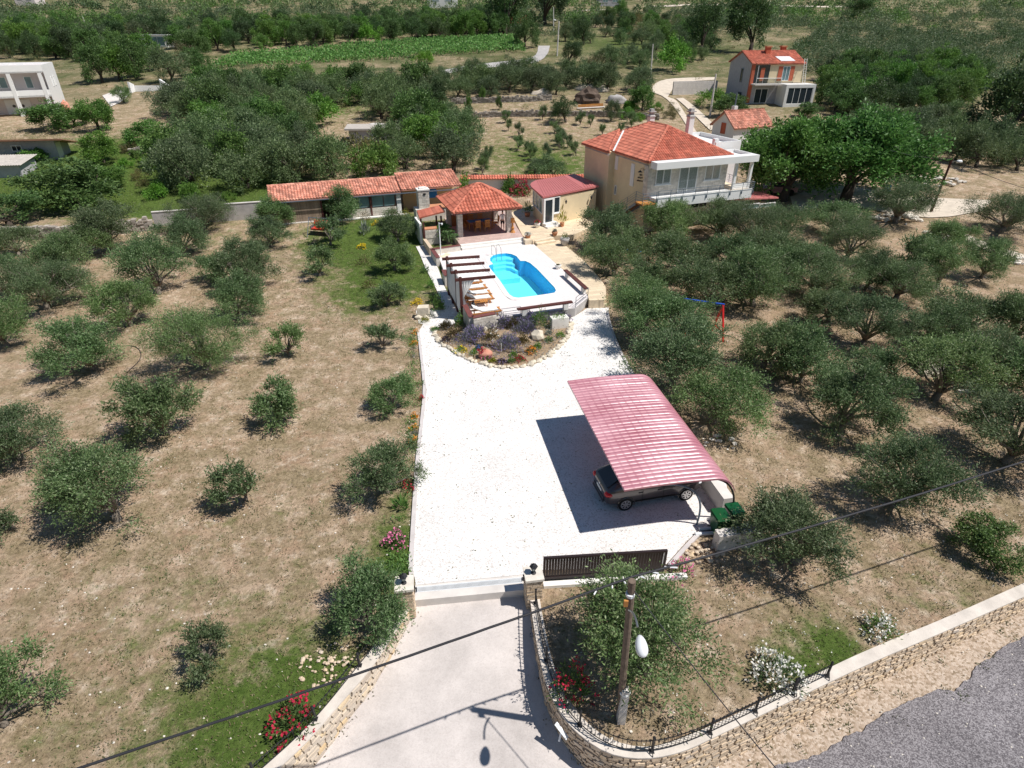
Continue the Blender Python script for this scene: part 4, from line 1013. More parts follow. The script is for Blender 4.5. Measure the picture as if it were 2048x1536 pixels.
# porch roof right of the house
pr = thing("side_porch", "low red roofed glazed porch right of the cream house", "porch", F(10, -1, 1)); mb = MB(); mb.hexa([F(8.9, -1.0, 3.05), F(15.5, -.2, 2.5), F(15.5, 2.6, 2.5), F(8.9, 2.6, 3.05), F(8.9, -1.0, 3.15), F(15.5, -.2, 2.62), F(15.5, 2.6, 2.62), F(8.9, 2.6, 3.15)]); wpart("roof", mb, "roof_red", pr)
wpart("wall", MB().fbox(F, 8.7, 15, -.6, 2.4, .2, 1.9), "plaster_cream", pr)
for k in range(3): window(pr, F, 8.9 + 2 * k, 10.85 + 2 * k, -.55, 1.9, 2.5 - .1 * k, 1, -1, glass="glass_blue")

# ------------------------------------------------------------------ annex
FA = frame((2.9, 56.65), 35.3); an = thing("annex", "small cream annex with flat red roof and glazed rounded corner", "annex", FA(3, 2, 1)); W_, Dp = 6.75, 4.7
AP = [Vector((p.x, p.y, 0)) for p in [P(u, v, 3.66) for u, v in z6((1418, 274), (1972, 176), (1880, 128), (1725, 72), (1345, 128), (1302, 148), (1290, 166), (1302, 186))]]
bp = [FA(.12, .2, 0), AP[6].lerp(AP[0], .08) + Vector((.22, 0, 0)), AP[4] + Vector((.35, -.25, 0))]
wpart("wall", MB().prism([bp[0], FA(.94, .15, 0), FA(W_, .15, 0), AP[2] + Vector((-.3, -.1, 0)), AP[3] + Vector((-.1, -.25, 0)), bp[2], bp[1]], .4, 3.52), "plaster_cream", an)
for p, q, nw in ((bp[0], bp[1], 3), (bp[1], bp[2], 1)):
    t = (q - p); Fq = frame((p.x, p.y), math.degrees(math.atan2(t.y, t.x))); window(an, Fq, .03, t.length - .03, 0, 2.05, 3.5, nw, 1, glass="glass_blue")
roofp = AP
rz = lambda p: 3.56 + .03 * (p[1] - 56)
ro = wpart("roof", MB().prism(roofp, lambda p: rz(p), lambda p: rz(p) + .16), "roof_red", an)
mb = MB()
for k in range(22):
    f = (k + .5) / 22; q0, q1 = AP[0].lerp(AP[1], f), AP[4].lerp(AP[3], f) if f < .72 else AP[3].lerp(AP[1], (f - .72) / .28)
    mb.hexa([Vector((*(w).xy, rz(w) + zz)) for zz in (.158, .185) for w in (q0, q0 + (FA(.05, 0) - FA(0, 0)), q1 + (FA(.05, 0) - FA(0, 0)), q1)])
tag(spart("roof_seams", mb, "roof_red", ro, an), kind="stuff")
dr_ = wpart("door", MB().fbox(FA, .28, 1.12, .02, .1, 1.3, 3.35), "glass_dark", an)
spart("door_frame", MB().fbox(FA, .1, .28, -.02, .12, 1.2, 3.5).fbox(FA, 1.12, 1.3, -.02, .12, 1.2, 3.5).fbox(FA, .28, 1.12, -.02, .12, 3.35, 3.5), "white_paint", dr_, an)
window(an, FA, 1.35, 2.1, .13, 2.0, 3.5, 1, -1); wpart("window_sill", MB().fbox(FA, 1.3, 2.15, -.02, .14, 1.92, 2.0), "white_paint", an)
sp_ = thing("door_steps", "two cream stone steps at the annex door", "steps", FA(.7, -.5, 1)); wpart("step", MB().fbox(FA, .0, 1.5, -.5, .1, .9, 1.28), "white_stone", sp_); wpart("step", MB().fbox(FA, -.15, 1.65, -.95, -.5, .9, 1.14), "white_stone", sp_)
for a, lb in ((2.7, "black wall lantern beside the annex window"), (5.9, "black wall lantern at the shaded right end of the annex wall")):
    w_ = thing("wall_lantern", lb, "lantern", FA(a, .1, 2.9)); p = FA(a, -.1, 2.75); wpart("arm", MB().tube([FA(a, .14, 3.1), FA(a, -.1, 3.2), FA(a, -.1, 3.1)], .015, 5), "iron_black", w_); wpart("body", MB().lathe(p, [(.05, 0), (.1, .22), (.12, .24), (.02, .35)], 6), "iron_black", w_)

# ------------------------------------------------------------------ pavilion
FV = frame((-5.14, 52.11), 18.8); pv = thing("pavilion", "open garden pavilion with red hip roof on stone pillars", "pavilion", FV(3.2, 3, 1)); ZV = 3.4
e = [FV(0, 0, ZV), FV(6.35, 0, ZV), FV(6.35, 6.1, ZV), FV(0, 6.1, ZV)]; r0, r1 = FV(3.0, 2.95, 5.05), FV(3.4, 2.95, 5.05)
ua, ub = FV(1, 0) - FV(0, 0), FV(0, 1) - FV(0, 0)
roof_part(pv, [([e[0], e[1], r1, r0], ua), ([e[1], e[2], r1], ub), ([e[2], e[3], r0, r1], ua), ([e[3], e[0], r0], ub)], [(e[0], r0), (e[1], r1), (r0, r1), (e[2], r1), (e[3], r0)], tw=.3, tl=.4)
wpart("gutter", MB().fbox(FV, .02, 6.33, .02, .1, ZV - .16, ZV - .085), "wood_dark", pv)
for a, b in ((.85, 1.05), (5.45, 1.05), (.85, 5.1), (5.45, 5.1)):
    c = wpart("pillar", MB().fbox(FV, a - .2, a + .2, b - .2, b + .2, .99, ZV - .1), "mortar", pv); k = MB(); rr = random.Random(int(a * 10 + b)); z = 1.0
    while z < 3.2:
        h = rr.uniform(.1, .17)
        for w in range(4):
            s = -.23
            while s < .2:
                l = min(rr.uniform(.12, .3), .23 - s); off = Vector((s + l / 2, -.21, 0)); off.rotate(Matrix.Rotation(w * math.pi / 2, 3, 'Z')); q = FV(a + off.x, b + off.y, z + h / 2); k.box(q, (l - .012, .05, h - .012), R(18.8) + w * math.pi / 2); s += l
        z += h
    tag(spart("stonework", k, "stone_white", c, pv), kind="stuff")
mb = MB()
for a0, b0, a1, b1 in ((.6, 1.05, 5.7, 1.05), (.6, 5.1, 5.7, 5.1), (.85, .8, .85, 5.4), (5.45, .8, 5.45, 5.4)): mb.bar(FV(a0, b0, 3.2), FV(a1, b1, 3.2), .16, .2)
wpart("beam", mb, "wood_dark", pv)
wpart("back_screen", MB().fbox(FV, 2.6, 5.2, 5.15, 5.25, 1.0, 3.1), "slat_beige", pv)
bs = wpart("back_cabinet", MB().fbox(FV, 1.0, 2.5, 4.5, 5.1, 1.0, 1.95), "wood_teak", pv)
# dining table and armchairs in the pavilion
tb = thing("dining_table", "long dining table with blue cloth in the shade of the pavilion", "table", FV(3.2, 2.9, 1.0), R(18.8))
MB().box((0, 0, .73), (2.4, 1.0, .05)).build("tabletop", "wood_teak", tb); MB().box((0, 0, .762), (2.2, .9, .012)).build("table_mat", "tarp_blue", tb)
for sx in (-1, 1):
    for sy in (-1, 1): MB().box((sx * 1.1, sy * .42, .35), (.08, .08, .7)).build("leg", "wood_teak", tb)
def chair_proto(label):
    r = thing("garden_chair", label, "chair", group="teak chairs round the pavilion table")
    MB().box((0, 0, .42), (.52, .5, .05)).build("seat", "wood_orange", r)
    b = MB()
    for k in range(5): b.box((-.19 + k * .095, .27, .75), (.055, .03, .55))
    b.box((0, .28, 1.04), (.52, .04, .09)); b.box((0, .28, .5), (.52, .04, .07)); b.build("backrest", "wood_orange", r)
    for sx in (-1, 1):
        for sy in (-1, 1): MB().box((sx * .24, sy * .23, .2), (.05, .05, .4)).build("leg", "wood_orange", r)
        MB().box((sx * .27, 0, .64), (.06, .52, .03)).box((sx * .27, -.22, .52), (.05, .05, .22)).build("armrest", "wood_orange", r)
    return r
chs = [(2.75, 2.0, 180, "teak armchair seen from behind, left of the two nearest the pool"), (3.65, 2.0, 180, "teak armchair seen from behind, right of the two nearest the pool"), (1.6, 2.9, 90, "teak armchair at the left end of the pavilion table"), (4.8, 2.9, -90, "teak armchair at the right end of the pavilion table"), (2.7, 3.8, 0, "teak armchair behind the pavilion table on the left"), (3.6, 3.8, 0, "teak armchair behind the pavilion table on the right")]
c0 = chair_proto("x")
for i, (a, b, w, lb) in enumerate(chs):
    c = c0 if i == 0 else copy_tree(c0); c["label"] = lb; c.location = FV(a, b, 1.0); c.rotation_euler = (0, 0, R(18.8 + w))
# carved wooden stand by the right pillar
cs = thing("wooden_sculpture", "orange carved wooden stand at the right front pillar of the pavilion", "sculpture", FV(5.75, .75, 1.0)); MB().lathe((0, 0, 0), [(.26, 0), (.2, .1), (.1, .25), (.16, .42), (.08, .55), (.07, .9)], 8).build("pedestal", "wood_orange", cs); MB().box((0, 0, 1.1), (.34, .1, .42)).box((0, 0, .93), (.42, .2, .06)).build("carving", "wood_orange", cs)
# person standing under the pavilion eave
def skin_body(name, J, Ed, rad, m, root, sub=2):
    me = bpy.data.meshes.new(name); me.from_pydata(J, Ed, []); o = link(name, me, root); me.materials.append(M[m])
    s = o.modifiers.new("s", 'SKIN'); me.skin_vertices[0].data[0].use_root = True
    for i, r in enumerate(rad): me.skin_vertices[0].data[i].radius = (r, r)
    o.modifiers.new("u", 'SUBSURF').levels = sub; o.modifiers["u"].render_levels = sub; return o
ps = thing("person", "person in white shirt and dark shorts standing under the pavilion roof edge", "person", FV(5.1, 1.75, 1.0), R(10))
J = [(0, 0, .92), (0, 0, 1.1), (0, 0, 1.32), (0, 0, 1.45), (0, -.01, 1.53), (0, -.02, 1.63), (0, -.01, 1.72), (-.1, 0, .86), (-.11, 0, .5), (-.11, .02, .08), (-.11, -.14, .03), (.1, 0, .86), (.11, -.03, .5), (.12, 0, .08), (.12, -.16, .03), (-.19, 0, 1.38), (-.25, .02, 1.12), (-.22, -.14, .9), (-.2, -.24, .86), (.19, 0, 1.38), (.25, .03, 1.12), (.26, -.06, .86), (.26, -.1, .77)]
Ed = [(0, 1), (1, 2), (2, 3), (3, 4), (4, 5), (5, 6), (0, 7), (7, 8), (8, 9), (9, 10), (0, 11), (11, 12), (12, 13), (13, 14), (3, 15), (15, 16), (16, 17), (17, 18), (3, 19), (19, 20), (20, 21), (21, 22)]
skin_body("body", J, Ed, [.12, .125, .13, .1, .05, .085, .07, .085, .06, .04, .035, .085, .06, .04, .035, .05, .04, .03, .028, .05, .04, .03, .028], "skin", ps)
skin_body("shirt", [(0, 0, .95), (0, 0, 1.15), (0, 0, 1.35), (0, 0, 1.44), (-.2, 0, 1.39), (-.25, .02, 1.2), (.2, 0, 1.39), (.25, .03, 1.2)], [(0, 1), (1, 2), (2, 3), (3, 4), (4, 5), (3, 6), (6, 7)], [.155, .15, .155, .1, .075, .07, .075, .07], "shirt", ps)
skin_body("shorts", [(0, 0, .95), (-.1, 0, .84), (-.115, 0, .55), (.1, 0, .84), (.115, -.02, .55)], [(0, 1), (1, 2), (0, 3), (3, 4)], [.145, .11, .09, .11, .09], "shorts", ps)
MB().blob((0, .0, 1.70), (.095, .11, .1), 2, 2, .1).build("hair", "trunk_dark", ps, True)

# outdoor kitchen: barbecue with chimney and tiled lean-to
bb = thing("barbecue", "white stone barbecue with square chimney left of the pavilion", "barbecue", P(*z6((240, 390))[0], 1.0)); FB = frame((-9.2, 58.6), 18.8)
mb = MB(); mb.fbox(FB, -.1, 3.1, 0, 1.3, .8, 2.05); wpart("counter", mb, "stone_white", bb); wpart("counter_cap", MB().fbox(FB, 1.2, 3.15, -.05, 1.35, 2.05, 2.14), "terracotta", bb)
ch = wpart("chimney", MB().fbox(FB, .3, 1.3, .25, 1.1, 2.05, 3.75), "mortar", bb); k = MB(); rr = random.Random(8); z = 2.06
while z < 3.7:
    h = rr.uniform(.13, .2)
    for (x0, x1, fn) in ((.26, 1.34, 0), (.2, 1.14, 1)):
        s = x0
        while s < x1 - .02:
            l = min(rr.uniform(.25, .5), x1 - s)
            if fn == 0: k.fbox(FB, s, s + l - .015, .2, .25, z, z + h - .015)
            else: k.fbox(FB, .25, .3, s, s + l - .015, z, z + h - .015)
            s += l
    z += h
tag(spart("stonework", k, "stone_white", ch, bb), kind="stuff"); spart("chimney_cap", MB().fbox(FB, .2, 1.4, .15, 1.2, 3.75, 3.87).fbox(FB, .45, 1.15, .4, .95, 3.87, 4.0), "white_stone", ch, bb); spart("flue_opening", MB().fbox(FB, .75, .98, .15, .19, 3.35, 3.52), "iron_black", ch, bb)
ln = thing("lean_to", "small tiled lean-to roof on dark posts beside the barbecue", "shelter", (-9, 56, 1)); lt = [P(u, v, z) for (u, v), z in zip(z6((190, 475), (445, 410), (400, 350), (165, 405)), (2.5, 3.05, 3.1, 2.55))]
mb = MB(); mb.hexa([p - Vector((0, 0, .09)) for p in lt] + lt); lr0 = wpart("roof", mb, "roof_tile", ln); k = MB()
for q in range(7):
    f0, f1 = q / 7 + .01, (q + 1) / 7; A_, B_ = lt[0].lerp(lt[1], f0), lt[0].lerp(lt[1], f1); C_, D_ = lt[3].lerp(lt[2], f1), lt[3].lerp(lt[2], f0); u_ = Vector((0, 0, .03)); k.hexa([A_, B_, C_, D_, A_ + u_, B_ + u_ * 1.6, C_ + u_ * 1.6, D_ + u_])
spart("roof_sheets", k, "roof_tile", lr0, ln)
b0 = P(*z6((240, 680))[0], 1.0); FL = frame((b0.x, b0.y), 18.8)
for a, b in ((-.05, -.05), (.1, 1.9), (1.9, 1.5), (1.5, 1.7)): wpart("post", MB().fbox(FL, a, a + .14, b, b + .14, .5, 2.45), "wood_dark", ln)
mb = MB(); mb.fbox(FL, .12, 1.3, 0, .7, .4, 1.75); wpart("sink_block", mb, "stone_white", ln); wpart("sink_top", MB().fbox(FL, .1, 1.32, -.02, .72, 1.75, 1.82), "terracotta", ln)
k = MB(); z = 1.0; rr = random.Random(4)
while z < 1.7:
    s = .12
    while s < 1.28:
        l = min(rr.uniform(.2, .4), 1.3 - s); k.fbox(FL, s, s + l - .015, -.04, 0, z, z + .125); s += l
    z += .14
tag(wpart("stonework", k, "stone_white", ln), kind="stuff")
wpart("side_wall", MB().fbox(FL, -.3, -.1, .2, 2.6, .4, 2.3), "plaster_white", ln)

# ------------------------------------------------------------------ pergola with white curtains and canopies
FG2 = frame(tuple(P(*z1((530, 860))[0], .0)[:2]), 17.5)
pg = thing("pergola", "dark timber pergola with white curtains and sail canopies beside the pool", "pergola", FG2(0, 0, 0), R(17.5))
pt = [P(u, v, 3.05) for u, v in z1((515, 490), (468, 415), (420, 345), (378, 278))]; pe = [P(u, v, 3.0) for u, v in z1((858, 466), (803, 398), (747, 328), (698, 262))]
for i, (p, q) in enumerate(zip(pt, pe)):
    wpart("post", MB().box((p.x, p.y, 1.55), (.16, .16, 3.1), R(17.5)), "wood_dark", pg)
    t = (q - p).normalized(); wpart("beam", MB().bar(Vector((*p.xy, 2.92)) - t * .35, Vector((*q.xy, 2.92)) + t * .1, .12, .18), "wood_dark", pg)
ws = [Vector((*q.xy, 2.95)) for q in pe]; wpart("wire", MB().tube([w - (pe[0] - pt[0]).normalized() * .15 for w in ws], .012, 5), "metal_slate", pg)
for i in range(3):
    a0, a1 = Vector((*pt[i].xy, 2.86)), Vector((*pe[i].xy, 2.86)); b0, b1 = Vector((*pt[i + 1].xy, 2.86)), Vector((*pe[i + 1].xy, 2.86)); vs = []; fs = []; nu, nv = 14, 7
    for u in range(nu + 1):
        for v in range(nv + 1):
            f, h = .06 + .82 * u / nu, .07 + .86 * v / nv; p = a0.lerp(a1, f).lerp(b0.lerp(b1, f), h); p.z -= .10 * math.sin(math.pi * v / nv) + .025 * abs(math.sin(u * math.pi / 2)); vs.append(p)
    fs = [(u * (nv + 1) + v, u * (nv + 1) + v + 1, (u + 1) * (nv + 1) + v + 1, (u + 1) * (nv + 1) + v) for u in range(nu) for v in range(nv)]
    wpart("canopy", MB().add(vs, fs), "fabric_white", pg, True)
def curtain(p, q, z0, z1_, wave=.07, n=40, name="curtain", lift=0, bulge=0):
    vs = []; m_ = 8
    t = (q - p).normalized(); nn = Vector((-t.y, t.x, 0))
    for i in range(n + 1):
        for j in range(m_ + 1):
            f, h = i / n, j / m_; w = p.lerp(q, f); zt = z0 + (z1_ - z0) * h + lift * (1 - h) * f
            d = wave * math.sin(f * n * .9 + math.sin(i) * .6) * (1.1 - .5 * h) + bulge * math.sin(math.pi * (1 - h)) * math.sin(math.pi * f); vs.append((w.x + nn.x * d, w.y + nn.y * d, zt))
    return MB().add(vs, [(i * (m_ + 1) + j, i * (m_ + 1) + j + 1, (i + 1) * (m_ + 1) + j + 1, (i + 1) * (m_ + 1) + j) for i in range(n) for j in range(m_)])
for i in range(3):
    p, q = Vector((*pt[i].xy, 0)), Vector((*pt[i + 1].xy, 0)); wpart("curtain", curtain(p.lerp(q, .08), p.lerp(q, .95), .55 if i else .35, 2.85, bulge=.35 if i == 1 else .1, lift=.2), "fabric_white", pg, True)
# tied curtain at the front post
p0 = Vector((*pt[0].xy, 0)); t_ = (pe[0] - pt[0]).normalized(); vs = []
for j in range(13):
    h = j / 12; zt = .8 + 2.05 * h; wd = .10 + .75 * max(0, (h - .42) / .58) ** 1.1 if h > .42 else .10 + .30 * ((.42 - h) / .42)
    for i in range(15):
        f = i / 14; w = p0 + Vector((t_.x, t_.y, 0)) * (.1 + wd * f); d = .05 * math.sin(i * 1.7) * (1 if h > .1 else 1.2); vs.append((w.x + .3 * d - t_.y * d, w.y + t_.x * d, zt))
wpart("tied_curtain", MB().add(vs, [(j * 15 + i, j * 15 + i + 1, (j + 1) * 15 + i + 1, (j + 1) * 15 + i) for j in range(12) for i in range(14)]), "fabric_white", pg, True)
# loungers
def lounger(label):
    r = thing("sun_lounger", label, "sun lounger", group="teak loungers under the pergola")
    b = MB(); b.box((0, .3, .3), (2.0, .05, .1)); b.box((0, -.3, .3), (2.0, .05, .1)); b.box((-.98, 0, .3), (.05, .6, .1)); b.box((.98, 0, .3), (.05, .6, .1)); b.build("frame", "wood_orange", r)
    for sx in (-1, 1):
        for sy in (-1, 1): MB().box((sx * .72, sy * .29, .13), (.07, .06, .26)).build("leg", "wood_orange", r)
    for k in range(11): MB().box((-.25 + k * .115, 0, .36), (.08, .6, .02)).build("slat", "wood_orange", r)
    b = MB(); b.hexa([Vector(p) for p in ((-.9, -.29, .66), (-.3, -.29, .37), (-.3, .29, .37), (-.9, .29, .66), (-.92, -.29, .7), (-.32, -.29, .41), (-.32, .29, .41), (-.92, .29, .7))]); b.build("backrest", "wood_orange", r)
    b = MB(); b.hexa([Vector(p) for p in ((-.3, -.28, .385), (.78, -.28, .385), (.78, .28, .385), (-.3, .28, .385), (-.3, -.28, .45), (.78, -.28, .44), (.78, .28, .44), (-.3, .28, .45))])
    b.hexa([Vector(p) for p in ((-.92, -.28, .715), (-.31, -.28, .42), (-.31, .28, .42), (-.92, .28, .715), (-.9, -.28, .78), (-.3, -.28, .47), (-.3, .28, .47), (-.9, .28, .78))]); b.build("cushion", "fabric_white", r)
    for sy in (-1, 1): MB().box((.95, sy * .33, .33), (.22, .05, .05)).build("handle", "wood_teak", r)
    return r
lsp = [((790, 815), 1, "teak lounger nearest the front parapet of the terrace, white cushion"), ((720, 690), 1, "teak lounger second from the front parapet, beside the bare wooden table"), ((695, 640), 1, "teak lounger in the middle of the row under the pergola"), ((655, 580), 1, "teak lounger fourth from the front parapet, white cushion"), ((610, 520), 1, "teak lounger farthest back, half behind the tied curtain")]
l0 = lounger("x")
for i, (q, w, lb) in enumerate(lsp):
    c = l0 if i == 0 else copy_tree(l0); p = D(q, z=DK + .4)[0]; c.location = (p.x - .1, p.y, DK); c.rotation_euler = (0, 0, R(17.5)); c["label"] = lb
sd = thing("side_table", "small bare orange slatted table between the two nearest loungers", "table", Vector((*D((722, 735), z=DK + .3)[0].xy, DK)), R(17.5))
for k in range(7): MB().box((-.42 + k * .14, 0, .36), (.115, .5, .03)).build("slat", "wood_orange", sd)
for sx in (-1, 1):
    for sy in (-1, 1): MB().box((sx * .4, sy * .2, .17), (.05, .05, .34)).build("leg", "wood_orange", sd)
vz = thing("vase", "dark jug with dry twigs on the white shelf at the pergola corner", "vase", Vector((*D((650, 800), z=DK)[0].xy, DK))); MB().lathe((0, 0, 0), [(.1, 0), (.17, .15), (.15, .3), (.07, .4), (.09, .46)], 10).build("jug", "iron_black", vz)
mb = MB()
for k in range(7): mb.tube([(0, 0, .4), (math.cos(k) * .12, math.sin(k) * .12, .7), (math.cos(k) * .25, math.sin(k) * .25, .85)], .008, 4)
mb.build("twigs", "wood_dark", vz)

# ------------------------------------------------------------------ carport, car and bins
ca, cb = P(1249, 981, 2.5), P(1135, 763, 2.5); bd = (cb - ca); LEN = bd.length; FC = frame((ca.x, ca.y), math.degrees(math.atan2(bd.y, bd.x)) - 90); WD = 3.55
cp = thing("carport", "burgundy arched metal carport roof over the parked car", "carport", FC(2, 4, 0), 0)
def prof(a):
    if a < WD: return (a, 2.5 + .05 * math.sin(a / WD * math.pi))
    w = (a - WD) / .95; return (WD + .95 * math.sin(min(1.35, w * 1.1)) / math.sin(1.1) * .98, 2.5 - .95 * (1 - math.cos(min(1.35, w * 1.1))) / (1 - math.cos(1.1)) * .68)
mb = MB(); na = 56; nb = 336; vs = []
tot = WD + 1.0; pitch_ = .345
for i in range(na + 1):
    aa = tot * i / na
    for j in range(nb + 1):
        b = LEN * j / nb; a, z = prof(aa); flat = 1 if aa < WD + .05 else max(0, 1 - (aa - WD - .05) / .2)
        rib = .042 * abs(math.sin(b / .226 * math.pi)) ** .8; step = .006 * (1 - ((aa / pitch_) % 1)) * flat
        vs.append(FC(a, b, z + rib + step))
mb.add(vs, [(i * (nb + 1) + j, (i + 1) * (nb + 1) + j, (i + 1) * (nb + 1) + j + 1, i * (nb + 1) + j + 1) for i in range(na) for j in range(nb)])
for q, b in enumerate((0, LEN)):
    s = [prof(tot * i / 30) for i in range(31)]; vs = []
    for a, z in s: vs += [FC(a, b - .01 if q == 0 else b + .01, z + .03), FC(a, b - .01 if q == 0 else b + .01, z - .05)]
    mb.add(vs, [(2 * i, 2 * i + 1, 2 * i + 3, 2 * i + 2) for i in range(30)])
mb.fbox(FC, -.012, .004, -.01, LEN + .01, 2.46, 2.53)
wpart("roof_sheet", mb, "carport_red", cp)
for b in (.25, 2.7, 5.2, LEN - .25):
    k = MB(); A_ = [FC(WD - .55 + .0, b, 0.0)]
    arc = [FC(3.35, b, -.1), FC(3.4, b, .8), FC(3.2, b, 1.5), FC(2.7, b, 2.05), FC(1.9, b, 2.33), FC(.05, b, 2.40)]
    k.tube(smooth(arc, 2), .04, 8); wpart("frame_tube", k, "metal_slate", cp)
    arc = [FC(4.75, b, -.1), FC(4.8, b, .9), FC(4.6, b, 1.6), FC(4.2, b, 2.1), FC(3.5, b, 2.40), FC(.05, b, 2.44)]
    k = MB(); k.tube(smooth(arc, 2), .04, 8); wpart("frame_tube", k, "iron_black", cp)
for a in (.3, 1.4, 2.5, 3.4): wpart("purlin", MB().bar(FC(a, .05, 2.455), FC(a, LEN - .05, 2.455), .05, .06), "metal_slate", cp)
lw = thing("low_wall", "low grey rendered wall around the bins at the near end of the carport", "wall", FC(4, 0, 0)); mb = MB(); mb.fbox(FC, 3.45, 5.2, -1.25, -.85, -.1, .78); wpart("wall_body", mb, "concrete_pale", lw)
lw2 = thing("low_wall", "long low pinkish wall under the right side of the carport", "wall", FC(4.9, 4, 0)); mb = MB(); mb.fbox(FC, 4.55, 5.0, .6, LEN, -.1, .85); wpart("wall_body", mb, "concrete_pale", lw2)
for k, (a, b, lb) in enumerate(((3.95, -.3, "green wheeled bin on the left inside the low carport wall"), (4.65, -.1, "green wheeled bin on the right inside the low carport wall"))):
    r = thing("wheelie_bin", lb, "bin", FC(a, b, 0), R(10 + 4 * k), "green bins by the carport"); r.scale = (.95, .9, .9); m = MB(); m.hexa([Vector(p) for p in ((-.22, -.26, .08), (.22, -.26, .08), (.22, .22, .08), (-.22, .22, .08), (-.29, -.34, 1.0), (.29, -.34, 1.0), (.29, .34, 1.0), (-.29, .34, 1.0))]); m.build("body", "bin_green", r)
    m = MB(); m.hexa([Vector(p) for p in ((-.31, -.37, 1.0), (.31, -.37, 1.0), (.31, .36, 1.0), (-.31, .36, 1.0), (-.28, -.3, 1.07), (.28, -.3, 1.07), (.29, .33, 1.09), (-.29, .33, 1.09))]); m.box((0, .4, 1.02), (.5, .05, .04)); m.build("lid", "bin_green", r)
    for sx in (-1, 1): m = MB(); m.tube([(sx * .24 - .03, .26, .1), (sx * .24 + .03, .26, .1)], .1, 10); m.build("wheel", "rubber", r)
pi_ = thing("pipe", "pale grey pipe lying on the grass beside the low carport wall", "pipe", P(1440, 1065, .1), R(5), "pipes beside the carport wall"); MB().tube([(-1, 0, 0), (1.1, 0, 0)], .075, 10).build("pipe_body", "metal_white", pi_)
p2 = copy_tree(pi_); p2.location = P(1447, 1054, .1); p2.rotation_euler = (0, 0, R(7)); p2["label"] = "pale grey pipe nearest the low carport wall, behind its twin"

